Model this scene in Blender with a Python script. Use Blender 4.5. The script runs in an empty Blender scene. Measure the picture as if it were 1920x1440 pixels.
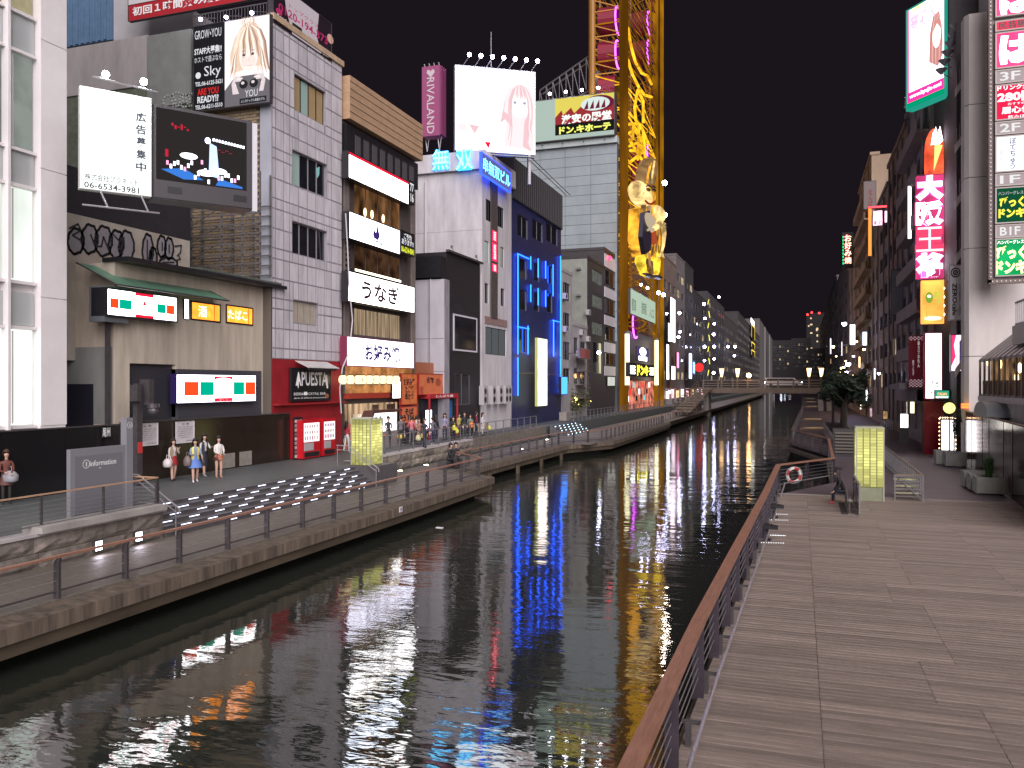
import bpy, bmesh, math, random
from mathutils import Vector, Matrix
random.seed(7)
R = math.radians
S = bpy.context.scene
COL = S.collection
CAMZ = 5.6                      # camera height above the water
YAW = 19.15
FOC = 1554.0                    # focal length in pixels of the 1920 px wide photograph

# ---------------------------------------------------------------- camera, sky, lamp, exposure
cd = bpy.data.cameras.new('camera')
cam = bpy.data.objects.new('camera', cd)
COL.objects.link(cam)
cam.location = (0, 0, CAMZ)
cam.rotation_euler = (R(90), 0, R(YAW))
cd.sensor_width = 36
cd.lens = 36 * FOC / 1920
cd.clip_start = .1
cd.clip_end = 3000
S.camera = cam
S.view_settings.view_transform = 'Standard'
S.view_settings.look = 'None'
S.view_settings.exposure = .25
S.view_settings.gamma = 1
w = bpy.data.worlds.new('World')
S.world = w
w.use_nodes = True
bgn = w.node_tree.nodes['Background']
bgn.inputs[0].default_value = (.0088, .0059, .0092, 1)
bgn.inputs[1].default_value = 1.0
sl = bpy.data.lights.new('city_glow', 'SUN')
sl.energy = 4.3
sl.angle = R(62)
sl.color = (1, .93, .95)
so = bpy.data.objects.new('city_glow', sl)
COL.objects.link(so)
so.rotation_euler = Vector((.44, -.70, .50)).to_track_quat('Z', 'Y').to_euler()
so.location = (0, -10, 30)

# ---------------------------------------------------------------- materials
def lin(r, g, b):
    return tuple(((v / 255) / 12.92 if v <= 10 else (((v / 255) + .055) / 1.055) ** 2.4) for v in (r, g, b))

MATS = {}
def mat(name, col, rough=.6, metal=0, var=0., scale=2., stretch=(1, 1, 1), bump=0., spec=.5, coat=0, var2=0., rvar=0.):
    if name in MATS: return MATS[name]
    m = bpy.data.materials.new(name); MATS[name] = m
    m.use_nodes = True
    nt = m.node_tree; N = nt.nodes; L = nt.links
    b = N['Principled BSDF']
    b.inputs['Base Color'].default_value = (*col, 1)
    b.inputs['Roughness'].default_value = rough
    b.inputs['Metallic'].default_value = metal
    b.inputs['Specular IOR Level'].default_value = spec
    b.inputs['Coat Weight'].default_value = coat
    if var or bump or var2:
        g = N.new('ShaderNodeNewGeometry'); mp = N.new('ShaderNodeMapping')
        mp.inputs['Scale'].default_value = stretch
        L.new(g.outputs['Position'], mp.inputs['Vector'])
        n = N.new('ShaderNodeTexNoise'); n.inputs['Scale'].default_value = scale; n.inputs['Detail'].default_value = 6
        n.inputs['Roughness'].default_value = .65
        L.new(mp.outputs[0], n.inputs['Vector'])
        mr = N.new('ShaderNodeMapRange')
        mr.inputs['From Min'].default_value = .3; mr.inputs['From Max'].default_value = .7
        mr.inputs['To Min'].default_value = 1 - var; mr.inputs['To Max'].default_value = 1 + var
        L.new(n.outputs['Fac'], mr.inputs['Value'])
        mx = N.new('ShaderNodeVectorMath'); mx.operation = 'SCALE'
        mx.inputs[0].default_value = col
        last = mr.outputs[0]
        if var2:      # a different tone for every piece
            oi = N.new('ShaderNodeObjectInfo'); m2 = N.new('ShaderNodeMapRange')
            m2.inputs['To Min'].default_value = 1 - var2; m2.inputs['To Max'].default_value = 1 + var2
            L.new(oi.outputs['Random'], m2.inputs['Value'])
            mm = N.new('ShaderNodeMath'); mm.operation = 'MULTIPLY'
            L.new(last, mm.inputs[0]); L.new(m2.outputs[0], mm.inputs[1]); last = mm.outputs[0]
        L.new(last, mx.inputs['Scale'])
        L.new(mx.outputs[0], b.inputs['Base Color'])
        if rvar:
            m3 = N.new('ShaderNodeMapRange')
            m3.inputs['To Min'].default_value = max(0, rough - rvar); m3.inputs['To Max'].default_value = rough + rvar
            L.new(n.outputs['Fac'], m3.inputs['Value']); L.new(m3.outputs[0], b.inputs['Roughness'])
        if bump:
            bn = N.new('ShaderNodeBump'); bn.inputs['Strength'].default_value = bump; bn.inputs['Distance'].default_value = .02
            L.new(n.outputs['Fac'], bn.inputs['Height']); L.new(bn.outputs[0], b.inputs['Normal'])
    return m

def em(name, col, st, var=0., scale=1.5, stretch=(1, 1, 1)):
    if name in MATS: return MATS[name]
    m = bpy.data.materials.new(name); MATS[name] = m
    m.use_nodes = True
    nt = m.node_tree; N = nt.nodes; L = nt.links
    N.remove(N['Principled BSDF'])
    e = N.new('ShaderNodeEmission'); e.inputs[0].default_value = (*col, 1); e.inputs[1].default_value = st
    L.new(e.outputs[0], N['Material Output'].inputs[0])
    if var:
        g = N.new('ShaderNodeNewGeometry'); mp = N.new('ShaderNodeMapping'); mp.inputs['Scale'].default_value = stretch
        L.new(g.outputs['Position'], mp.inputs['Vector'])
        n = N.new('ShaderNodeTexNoise'); n.inputs['Scale'].default_value = scale; n.inputs['Detail'].default_value = 3
        L.new(mp.outputs[0], n.inputs['Vector'])
        mr = N.new('ShaderNodeMapRange')
        mr.inputs['From Min'].default_value = .35; mr.inputs['From Max'].default_value = .65
        mr.inputs['To Min'].default_value = st * (1 - var); mr.inputs['To Max'].default_value = st * (1 + var)
        L.new(n.outputs['Fac'], mr.inputs['Value']); L.new(mr.outputs[0], e.inputs[1])
    return m

WHITE = em('sign_white', (1, .98, 1), 4.6)
WARMW = em('sign_warm_white', (1, .88, .62), 4.0)
COOLW = em('sign_cool_white', (.80, .86, 1), 4.8)
INK = mat('ink_black', (.012, .012, .016), .5)
INKP = mat('ink_purple', (.06, .03, .22), .5)
INKB = mat('ink_brown', (.05, .018, .03), .5)
STEEL = mat('steel_grey', (.23, .22, .23), .4, .6, .15, 6)
DSTEEL = mat('steel_dark', (.085, .075, .08), .45, .4, .2, 5)
LSTEEL = mat('steel_light', (.42, .40, .42), .35, .7, .12, 8)
BLK = mat('black_paint', (.016, .015, .018), .35, 0, .2, 3)
GLS = mat('dark_glass', (.012, .013, .018), .06, 0, .3, 2, spec=.8)
WPAINT = mat('white_paint', (.58, .55, .60), .5, 0, .08, 3)
CONC = mat('concrete', (.30, .28, .26), .85, 0, .22, 1.3, (1, 1, .35), .3)
CONC2 = mat('concrete_pale', (.40, .37, .37), .85, 0, .18, 1.1, (1, 1, .3), .3)
BULB = em('bulb_blue_white', (.62, .62, 1), 42)
BULBW = em('bulb_white', (.9, .92, 1), 40)
BULBO = em('bulb_warm', (1, .55, .22), 22)

# ---------------------------------------------------------------- mesh helpers
class MB:
    def __init__(s): s.v = []; s.f = []; s.m = []
    def quad(s, a, b, c, d, m=0):
        n = len(s.v); s.v += [a, b, c, d]; s.f.append((n, n + 1, n + 2, n + 3)); s.m.append(m); return s
    def box(s, x0, y0, z0, x1, y1, z1, m=0):
        if x0 > x1: x0, x1 = x1, x0
        if y0 > y1: y0, y1 = y1, y0
        if z0 > z1: z0, z1 = z1, z0
        n = len(s.v)
        s.v += [(x0, y0, z0), (x1, y0, z0), (x1, y1, z0), (x0, y1, z0), (x0, y0, z1), (x1, y0, z1), (x1, y1, z1), (x0, y1, z1)]
        for f in ((0, 3, 2, 1), (4, 5, 6, 7), (0, 1, 5, 4), (1, 2, 6, 5), (2, 3, 7, 6), (3, 0, 4, 7)):
            s.f.append(tuple(n + i for i in f)); s.m.append(m)
        return s
    def prism(s, pts, y0, y1, m=0):     # outline in x,z given anticlockwise seen from -y, extruded along y
        n = len(s.v); k = len(pts)
        s.v += [(x, y0, z) for x, z in pts] + [(x, y1, z) for x, z in pts]
        s.f.append(tuple(range(n, n + k))); s.m.append(m)
        s.f.append(tuple(range(n + 2 * k - 1, n + k - 1, -1))); s.m.append(m)
        for i in range(k):
            j = (i + 1) % k
            s.f.append((n + i, n + k + i, n + k + j, n + j)); s.m.append(m)
        return s
    def slab(s, pts, z0, z1, m=0):      # outline in x,y, extruded along z
        n = len(s.v); k = len(pts)
        s.v += [(x, y, z0) for x, y in pts] + [(x, y, z1) for x, y in pts]
        s.f.append(tuple(range(n + k - 1, n - 1, -1))); s.m.append(m)
        s.f.append(tuple(range(n + k, n + 2 * k))); s.m.append(m)
        for i in range(k):
            j = (i + 1) % k
            s.f.append((n + i, n + j, n + k + j, n + k + i)); s.m.append(m)
        return s
    def tube(s, a, b, r, k=6, m=0, r2=None):
        a = Vector(a); b = Vector(b); d = b - a
        if d.length < 1e-6: return s
        r2 = r if r2 is None else r2
        u = d.orthogonal().normalized(); v = d.normalized().cross(u)
        n = len(s.v)
        for p, q in ((a, r), (b, r2)):
            for i in range(k):
                t = 2 * math.pi * i / k
                s.v.append(tuple(p + u * math.cos(t) * q + v * math.sin(t) * q))
        for i in range(k):
            j = (i + 1) % k
            s.f.append((n + i, n + j, n + k + j, n + k + i)); s.m.append(m)
        s.f.append(tuple(range(n + k - 1, n - 1, -1))); s.m.append(m)
        s.f.append(tuple(range(n + k, n + 2 * k))); s.m.append(m)
        return s
    def path(s, pts, r, k=6, m=0):
        for a, b in zip(pts, pts[1:]): s.tube(a, b, r, k, m)
        return s
    def ball(s, c, r, a=8, b=6, m=0, sq=(1, 1, 1)):
        n = len(s.v)
        for i in range(b + 1):
            ph = math.pi * i / b
            for j in range(a):
                th = 2 * math.pi * j / a
                s.v.append((c[0] + r * sq[0] * math.sin(ph) * math.cos(th), c[1] + r * sq[1] * math.sin(ph) * math.sin(th), c[2] + r * sq[2] * math.cos(ph)))
        for i in range(b):
            for j in range(a):
                k = (j + 1) % a
                s.f.append((n + i * a + j, n + (i + 1) * a + j, n + (i + 1) * a + k, n + i * a + k)); s.m.append(m)
        return s
    def mesh(s, name, mats):
        me = bpy.data.meshes.new(name)
        me.from_pydata([tuple(v) for v in s.v], [], s.f)
        for m in (mats if isinstance(mats, (list, tuple)) else [mats]): me.materials.append(m)
        if isinstance(mats, (list, tuple)) and len(mats) > 1:
            me.polygons.foreach_set('material_index', s.m)
        me.update()
        return me
    def build(s, name, mats, parent=None, loc=(0, 0, 0), rz=0, smooth=False, **kw):
        me = s.mesh(name, mats)
        if smooth: me.polygons.foreach_set('use_smooth', [True] * len(me.polygons))
        return link(name, me, parent, loc, rz, **kw)

def link(name, me, parent=None, loc=(0, 0, 0), rz=0, **kw):
    o = bpy.data.objects.new(name, me); COL.objects.link(o)
    o.location = loc; o.rotation_euler = (0, 0, R(rz))
    if parent is not None: o.parent = parent.e if isinstance(parent, Fr) else parent
    for k, v in kw.items(): o[k] = v
    return o

def ray(px, py):
    u = (px - 960) / FOC; v = (720 - py) / FOC
    s, c = math.sin(R(YAW)), math.cos(R(YAW))
    return Vector((-s + u * c, c + u * s, v))
def gnd(px, py, z):                 # where a line of sight meets the level z
    r = ray(px, py); t = (z - CAMZ) / r.z
    return Vector((r.x * t, r.y * t, z))

class Fr:
    """an upright frame: local x runs along the face as its viewer sees it, -y points at the viewer, z up"""
    def __init__(s, x, y, z, rz):
        s.o = Vector((x, y, z)); s.rz = rz; s.ex = Vector((math.cos(R(rz)), math.sin(R(rz)), 0)); s.ey = Vector((-s.ex.y, s.ex.x, 0)); s.e = None
    def at(s, px, py, off=0.):
        d = ray(px, py); C = Vector((0, 0, CAMZ))
        t = (off - (C - s.o).dot(s.ey)) / d.dot(s.ey)
        p = C + d * t
        return (p - s.o).dot(s.ex), p.z - s.o.z
    def w(s, x, y, z): return s.o + s.ex * x + s.ey * y + Vector((0, 0, z))
    def sub(s, x, y, z): p = s.w(x, y, z); return Fr(p.x, p.y, p.z, s.rz)
    def make(s, name, label, cat, group=None, **kw):
        e = bpy.data.objects.new(name, None); COL.objects.link(e); e.empty_display_size = .2
        e.location = s.o; e.rotation_euler = (0, 0, R(s.rz)); e['label'] = label; e['category'] = cat
        if group: e['group'] = group
        for k, v in kw.items(): e[k] = v
        s.e = e
        return s

def solo(o, label, cat, group=None):
    o['label'] = label; o['category'] = cat
    if group: o['group'] = group
    return o

ORD = 'first second third fourth fifth sixth seventh eighth ninth tenth eleventh twelfth thirteenth fourteenth fifteenth sixteenth seventeenth eighteenth nineteenth'.split()
TXT = {}
def text(s, x, z, wd, ht, m, parent, y=0., bold=.0, name='lettering', spacing=.92, rot=0, italic=0., ext=0.):
    """lettering centred on x,z, stretched to wd by ht, facing -y"""
    key = (s, bold, spacing, rot, italic, ext)
    if key not in TXT:
        c = bpy.data.curves.new('t', 'FONT'); c.body = s; c.resolution_u = 2; c.offset = bold; c.align_x = 'CENTER'; c.space_line = spacing; c.shear = italic
        c.extrude = ext
        t = bpy.data.objects.new('t', c); me = bpy.data.meshes.new_from_object(t)
        vs = [(v.co.x, v.co.y, v.co.z) for v in me.vertices]
        if rot: a = R(rot); vs = [(x_ * math.cos(a) - y_ * math.sin(a), x_ * math.sin(a) + y_ * math.cos(a), z_) for x_, y_, z_ in vs]
        fs = [tuple(p.vertices) for p in me.polygons]
        bpy.data.objects.remove(t); bpy.data.meshes.remove(me); bpy.data.curves.remove(c)
        xs = [v[0] for v in vs]; ys = [v[1] for v in vs]
        TXT[key] = (vs, fs, min(xs), max(xs), min(ys), max(ys))
    vs, fs, a, b, c_, d = TXT[key]
    sx = wd / (b - a); sz = ht / (d - c_)
    mb = MB()
    mb.v = [((v[0] - (a + b) / 2) * sx, -v[2] * .5, (v[1] - (c_ + d) / 2) * sz) for v in vs]
    mb.f = fs; mb.m = [0] * len(fs)
    return mb.build(name, m, parent, (x, y, z))

def grid_wall(mb, x0, x1, z0, z1, ops, rev=.18, m=0, y=0.):
    xs = sorted({x0, x1, *[o[0] for o in ops], *[o[2] for o in ops]}); zs = sorted({z0, z1, *[o[1] for o in ops], *[o[3] for o in ops]})
    xs = [x for x in xs if x0 <= x <= x1]; zs = [z for z in zs if z0 <= z <= z1]
    for a, b in zip(xs, xs[1:]):
        run = None
        for c, d in zip(zs, zs[1:]):
            cx, cz = (a + b) / 2, (c + d) / 2
            hole = any(o[0] < cx < o[2] and o[1] < cz < o[3] for o in ops)
            if not hole: mb.quad((a, y, c), (b, y, c), (b, y, d), (a, y, d), m)
    for a, c, b, d in ops:
        q = y + rev
        mb.quad((a, y, c), (a, q, c), (b, q, c), (b, y, c), m); mb.quad((a, y, d), (b, y, d), (b, q, d), (a, q, d), m)
        mb.quad((a, y, c), (a, y, d), (a, q, d), (a, q, c), m); mb.quad((b, y, c), (b, q, c), (b, q, d), (b, y, d), m)

PC = {}
def piece(name, dims, m, parent, loc, bev=0.):
    """a small box that shares its mesh with every other piece of the same size and material"""
    k = (name, tuple(round(d, 3) for d in dims), m.name)
    if k not in PC: PC[k] = MB().box(0, 0, 0, *dims).mesh(name, m)
    return link(name, PC[k], parent, loc)

def window(parent, x0, z0, x1, z1, n=1, glass=GLS, fm=STEEL, y=.1, t=.05, rows=1, curtain=None):
    """frame (a part) with its panes as sub-parts"""
    W = x1 - x0; H = z1 - z0
    mb = MB()
    mb.box(0, 0, 0, W, .06, t).box(0, 0, H - t, W, .06, H).box(0, 0, t, t, .06, H - t).box(W - t, 0, t, W, .06, H - t)
    for i in range(1, n): mb.box(W * i / n - t / 2, .002, t, W * i / n + t / 2, .058, H - t)
    for i in range(1, rows): mb.box(t, .004, H * i / rows - t / 2, W - t, .056, H * i / rows + t / 2)
    f = mb.build('window_frame', fm, parent, (x0, y, z0))
    for i in range(n):
        a = W * i / n + .02; b = W * (i + 1) / n - .02
        g = glass[i % len(glass)] if isinstance(glass, list) else glass
        piece('pane', (b - a, .012, H - .04), g, f, (a, .03, .02))
    return f

def building(fr, pl, pr, yt, name, label, wm, wins=(), depth=8., zb=0., off=0., cat='building', group=None, roof=True, frm=STEEL, rev=.18, body=None, x0=None, x1=None, ztop=None):
    """a building whose front spans pl..pr along the frame; wins = (l, top, bottom, r, panes, glass[, rows]) in the front plane"""
    a = fr.at(pl, yt, off)[0] if x0 is None else x0
    b = fr.at(pr, yt, off)[0] if x1 is None else x1
    zt = fr.at(pl, yt, off)[1] if ztop is None else ztop
    B = fr.sub(a, off, zb); B.make(name, label, cat, group)
    W = b - a; H = zt - zb
    ops = []
    for q in wins:
        x, z1 = B.at(q[0], q[1]); _, z0 = B.at(q[0], q[2]); x2, _ = B.at(q[3], q[1])
        ops.append((max(.02, x), max(.0, z0), min(W - .02, x2), min(H - .02, z1)))
    mb = MB(); grid_wall(mb, 0, W, 0, H, ops, rev)
    n = len(mb.v)
    mb.quad((0, 0, 0), (0, 0, H), (0, depth, H), (0, depth, 0)); mb.quad((W, 0, 0), (W, depth, 0), (W, depth, H), (W, 0, H))
    mb.quad((0, 0, H), (W, 0, H), (W, depth, H), (0, depth, H)); mb.quad((0, depth, 0), (0, depth, H), (W, depth, H), (W, depth, 0))
    mb.quad((0, rev + .1, 0), (W, rev + .1, 0), (W, rev + .1, H), (0, rev + .1, H))
    mb.build('wall', wm, B)
    for q, o in zip(wins, ops):
        window(B, *o, q[4], q[5], frm if len(q) < 8 else q[7], .08, .05, q[6] if len(q) > 6 else 1)
    if roof:
        r = MB().box(-.06, -.06, H + .002, W + .06, .14, H + .35).box(-.06, .14, H + .002, .14, depth, H + .35).box(W - .14, .14, H + .002, W + .06, depth, H + .35)
        r.build('parapet', wm, B)
    B.W, B.H, B.D = W, H, depth
    return B

def panels(B, xs, zs, m, ops=(), gap=.03, d=.03, name='panel', y=0.):
    for a, b in zip(xs, xs[1:]):
        for c, e in zip(zs, zs[1:]):
            if any(o[0] < b - .02 and o[2] > a + .02 and o[1] < e - .02 and o[3] > c + .02 for o in ops): continue
            piece(name, (b - a - gap, d, e - c - gap), m, B, (a + gap / 2, y - d, c + gap / 2))

def lerp(a, b, n): return [a + (b - a) * i / n for i in range(n + 1)]

def sign(fr, l, yt, yb, r, label, face, frame=DSTEEL, depth=.35, off=-.4, texts=(), name='sign', cat='sign', group=None, rim=.05, arms=True, rect=None):
    """a sign box hung in front of a wall; texts = (string, x, z, width, height in shares of the face, material[, options])"""
    if rect: x0, z0, x1, z1 = rect
    else:
        x0, z1 = fr.at(l, yt, off); _, z0 = fr.at(l, yb, off); x1, _ = fr.at(r, yt, off)
    G = fr.sub(x0, off, z0).make(name, label, cat, group)
    W, H = x1 - x0, z1 - z0
    mb = MB().box(0, .012, 0, W, depth, H)
    mb.box(0, -.02, 0, W, .01, rim).box(0, -.02, H - rim, W, .01, H).box(0, -.02, rim, rim, .01, H - rim).box(W - rim, -.02, rim, W, .01, H - rim)
    mb.build('casing', frame, G)
    MB().box(rim, 0, rim, W - rim, .008, H - rim).build('face', face, G)
    if arms and off < -.2:
        for a in (.2, .8): MB().box(W * a - .04, depth + .003, H * .5 - .04, W * a + .04, -off + .05 if -off > depth else depth + .05, H * .5 + .04).build('bracket', DSTEEL, G)
    G.W, G.H = W, H
    for t in texts:
        o = t[6] if len(t) > 6 else {}
        text(t[0], W * t[1], H * (1 - t[2]), W * t[3], H * t[4], t[5], G, y=o.pop('y', -.012) if isinstance(o, dict) else -.012, **o)
    return G

def flat(G, pts, m, y=-.006, name='print', t=.003):      # printed shape on a face, points in shares of the face, z down
    P = [(G.W * a, G.H * (1 - b)) for a, b in pts]
    ar = sum(P[i][0] * P[(i + 1) % len(P)][1] - P[(i + 1) % len(P)][0] * P[i][1] for i in range(len(P)))
    if ar < 0: P.reverse()
    return MB().prism(P, y, y + t).build(name, m, G)
def oval(cx, cz, rx, rz, n=20, a0=0, a1=360): return [(cx + rx * math.cos(R(a0 + (a1 - a0) * i / n)), cz + rz * math.sin(R(a0 + (a1 - a0) * i / n))) for i in range(n if a1 - a0 == 360 else n + 1)]
def rect(a, b, c, d): return [(a, b), (c, b), (c, d), (a, d)]
def ribbon(mb, pts, wd, y, closed=False, t=.01):
    P = list(pts) + ([pts[0]] if closed else [])
    for (x, z), (x2, z2) in zip(P, P[1:]):
        dx, dz = x2 - x, z2 - z; l = math.hypot(dx, dz) or 1; nx, nz = -dz / l * wd / 2, dx / l * wd / 2
        ex, ez = dx / l * wd * .3, dz / l * wd * .3
        mb.prism([(x - ex - nx, z - ez - nz), (x2 + ex - nx, z2 + ez - nz), (x2 + ex + nx, z2 + ez + nz), (x - ex + nx, z - ez + nz)], y, y + t)
# ================================================================ the setting
UP, LOW = 1.87, 1.0             # street level of the west bank, level of the boardwalks
def setting(name, o): o['kind'] = 'structure'; return o

# water
wm_ = mat('canal_water', (.022, .025, .020), .03, 0, spec=.62)
nt = wm_.node_tree; N = nt.nodes; L = nt.links
g = N.new('ShaderNodeNewGeometry')
prev = None
for sc, st, dist, strength in ((.5, (.5, 1.6, 1), .16, .135), (2.6, (.6, 1.5, 1), .035, .24), (9., (.7, 1.3, 1), .008, .20)):
    mp = N.new('ShaderNodeMapping'); mp.inputs['Scale'].default_value = st; mp.inputs['Rotation'].default_value = (0, 0, R(-12))
    L.new(g.outputs['Position'], mp.inputs[0])
    n = N.new('ShaderNodeTexNoise'); n.inputs['Scale'].default_value = sc; n.inputs['Detail'].default_value = 2.5; n.inputs['Roughness'].default_value = .5
    n.inputs['Distortion'].default_value = .4
    L.new(mp.outputs[0], n.inputs['Vector'])
    b = N.new('ShaderNodeBump'); b.inputs['Distance'].default_value = dist; b.inputs['Strength'].default_value = strength
    pn = N.new('ShaderNodeTexNoise'); pn.inputs['Scale'].default_value = .09 if sc < 5 else .14; pn.inputs['Detail'].default_value = 2; L.new(g.outputs['Position'], pn.inputs['Vector'])
    pr = N.new('ShaderNodeMapRange'); pr.inputs['From Min'].default_value = .40; pr.inputs['From Max'].default_value = .62   # calm and rough patches
    pr.inputs['To Min'].default_value = strength * (.75 if sc < 1 else .22); pr.inputs['To Max'].default_value = strength * 1.3
    L.new(pn.outputs['Fac'], pr.inputs['Value']); L.new(pr.outputs[0], b.inputs['Strength'])
    L.new(n.outputs['Fac'], b.inputs['Height'])
    if prev: L.new(prev.outputs[0], b.inputs['Normal'])
    prev = b
L.new(prev.outputs[0], N['Principled BSDF'].inputs['Normal']); N['Principled BSDF'].inputs['IOR'].default_value = 2.1
MB().quad((-40, -60, 0), (12, -60, 0), (12, 900, 0), (-40, 900, 0)).build('water', wm_, kind='structure')
MB().quad((-900, -300, -.6), (900, -300, -.6), (900, 1500, -.6), (-900, 1500, -.6)).build('ground', mat('far_ground', (.03, .028, .03), .9), kind='structure')

STAIN = mat('quay_concrete', (.10, .076, .056), .85, 0, .62, 2.6, (1, 1.8, .16), .6)
BEAM = mat('quay_beam', (.062, .045, .028), .8, 0, .4, 1.1, (1, .5, 2.), .4)
PAVE = mat('pavement_grey', (.085, .092, .092), .6, 0, .16, 1.5, bump=.15, rvar=.15)
PAVE2 = mat('pavement_mauve', (.10, .078, .09), .55, 0, .14, .8, bump=.1, rvar=.12)
WOOD = mat('deck_board', (.205, .160, .137), .62, 0, .26, 3.5, (.6, 9, 1), .3, var2=.20, rvar=.12)
WOODL = mat('deck_board_grey', (.15, .128, .108), .6, 0, .3, 5, (.4, 6, 1), .2, var2=.2)
RAILW = mat('rail_timber', (.26, .125, .082), .5, 0, .28, 4, (6, .5, 6), .2)
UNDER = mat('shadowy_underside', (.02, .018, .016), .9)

EDGE = [(-14.2, -10), (-14.2, 30), (-14.4, 38.8), (-15.3, 39.4), (-16.9, 41.2), (-16.6, 60.8), (-14.3, 66.2), (-14.3, 98), (-15.3, 103), (-15.3, 400)]
def quay(name, edge, inner, z0, z1, m, grow=0.):
    """slab between an edge line and a straight inner line"""
    mb = MB(); s = 1 if inner < edge[0][0] else -1
    for (x, y), (x2, y2) in zip(edge, edge[1:]):
        mb.slab([(inner, y), (x + grow * s, y), (x2 + grow * s, y2), (inner, y2)] if s > 0 else [(x - grow, y), (inner, y), (inner, y2), (x2 - grow, y2)], z0, z1)
    return mb.build(name, m, kind='structure')
quay('quay_edge', EDGE, -20.3, .64, .96, STAIN)
quay('quay_beam', EDGE, -20.3, .34, .638, BEAM, -.12)
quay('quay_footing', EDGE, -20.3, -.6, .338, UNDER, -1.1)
# timber walk surface on the lower quay
mb = MB(); y = 5.; 
while y < 70:
    xe = -14.95 if y < 39 else (-17.3 if y < 62 else -15.1)
    xs = [-18.0 if y < 20.1 else (-17.96 if y < 35 else -20.15)]
    x = xs[0]
    while x < xe - .05:
        x2 = min(xe, x + 1.4 + .2 * random.random()); dz = random.uniform(-.003, .003)
        mb.box(x + .008, y + .006, .94, x2, y + .134, LOW + dz); x = x2
    y += .142
mb.build('boardwalk', WOODL, kind='stuff')
MB().slab([(-20.2, 70), (-15.0, 70), (-15.4, 400), (-20.2, 400)], .955, LOW).build('footpath', WOODL, kind='structure')
# posts standing in the water under the edge
piles = [44, 49, 54, 59]
for i, y in enumerate(piles):
    x = -14.28 if y < 39 else (-16.75 if y < 62 else -14.4)
    MB().box(x, y, -.5, x + .16, y + .3, .5).build('pile', BEAM, kind='structure')

# upper promenade
mb = MB()
mb.slab([(-200, -10), (-18.0 - .4, -10), (-18.4, 20), (-200, 20)], -.5, UP)
mb.slab([(-200, 20), (-19.25, 20), (-19.25, 33.2), (-200, 33.2)], -.5, UP)
mb.slab([(-200, 33.2), (-18.0, 33.2), (-18.0, 35.2), (-200, 35.2)], -.5, UP)
mb.slab([(-200, 35.2), (-20.45, 35.2), (-20.9, 52), (-21.2, 70), (-200, 70)], -.5, UP)
mb.slab([(-200, 70), (-21.2, 70), (-20.6, 80), (-20.6, 500), (-200, 500)], -.5, UP)
mb.build('promenade', PAVE, kind='structure')
# rough stone blocks facing the promenade
STONE = mat('rock_faced_stone', (.17, .145, .125), .9, 0, .35, 3, bump=.9, var2=.22)
def stone_wall(x0, y0, y1, z0, z1, nx, rows, label, x1=None, name='stone_wall'):
    x1 = x0 if x1 is None else x1
    L_ = math.hypot(x1 - x0, y1 - y0); ang = math.degrees(math.atan2(y1 - y0, x1 - x0))
    G = Fr(x0, y0, z0, ang).make(name, label, 'wall')
    H = (z1 - z0) / rows
    for r in range(rows):
        x = 0.; 
        while x < L_ - .05:
            wd = min(nx * random.uniform(.8, 1.25), L_ - x)
            if L_ - x - wd < .3: wd = L_ - x
            k = 5; q = 3; v = []; f = []
            for j in range(q + 1):
                for i in range(k + 1):
                    e = (i in (0, k)) or (j in (0, q))
                    v.append((wd * i / k, -(0 if e else random.uniform(.03, .10)), H * j / q))
            for j in range(q):
                for i in range(k):
                    a = j * (k + 1) + i; f.append((a, a + 1, a + k + 2, a + k + 1))
            b = MB(); b.v = v; b.f = f; b.m = [0] * len(f)
            n_ = len(b.v); 
            b.box(.004, .001, .004, wd - .004, .38, H - .004)
            b.build('stone_block', STONE, G, (x + .006, 0, H * r + .006)).scale = ((wd - .012) / wd, 1, (H - .012) / H)
            x += wd
    return G
stone_wall(-18.0, -2, 20, LOW - .05, UP - .08, 1.5, 2, 'low rock faced stone wall below the information board with two glowing lights')
MB().box(-18.42, -2, UP - .08, -17.93, 20.06, UP).build('kerb', CONC2, kind='structure')
stone_wall(-20.42, 35.25, 52, LOW - .05, UP - .08, 1.3, 2, 'dark stone wall under the promenade railing, lit by yellow uplights', -20.88)
MB().slab([(-20.85, 35.2), (-20.36, 35.2), (-20.84, 52), (-21.4, 52)], UP - .08, UP + .02).build('kerb', CONC2, kind='structure')
MB().slab([(-21.3, 52), (-20.86, 52), (-21.15, 70), (-21.6, 70)], LOW - .05, UP + .02).build('retaining_wall', STONE, kind='structure')

# stairs with light strips
SG = Fr(-18.0, 20.1, LOW, 90).make('promenade_steps', 'wide dark stone steps with staggered white light strips between boardwalk and promenade', 'steps')
LEDM = em('led_strip_light', (.78, .80, 1), 3.6)
STEP = mat('step_stone', (.085, .078, .082), .6, 0, .2, 3)
LS = 13.05; nst = 6; rise = (UP - LOW) / nst
for k in range(nst):
    d0 = k * .215
    mbk = MB().box(0, d0, -.02, LS, d0 + .26 if k < nst - 1 else 1.28, rise * (k + 1))
    st = mbk.build('step', STEP, SG)
    MB().box(0, d0 - .03, rise * (k + 1) - .03, LS, d0, rise * (k + 1) + .002).build('nosing', mat('nosing_stone', (.18, .17, .19), .5, 0, .1, 4), st)
    x = .3 + (k % 2) * .62
    if k in (0, 5): x += .1
    while x < LS - .5:
        if not (k == 0 and x < 2): piece('light_strip', (.46, .012, .019), LEDM, SG, (x, d0 - .014, rise * (k + 1) - .085))
        x += 1.24

# plinth beside the steps
MB().box(-19.5, 33.165, LOW - .04, -17.95, 35.15, UP + .02).build('plinth', STEP, kind='structure')
MB().box(-18.42, 15.6, UP, -17.75, 19.9, UP + .16).build('kerb', CONC, kind='structure')

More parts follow.
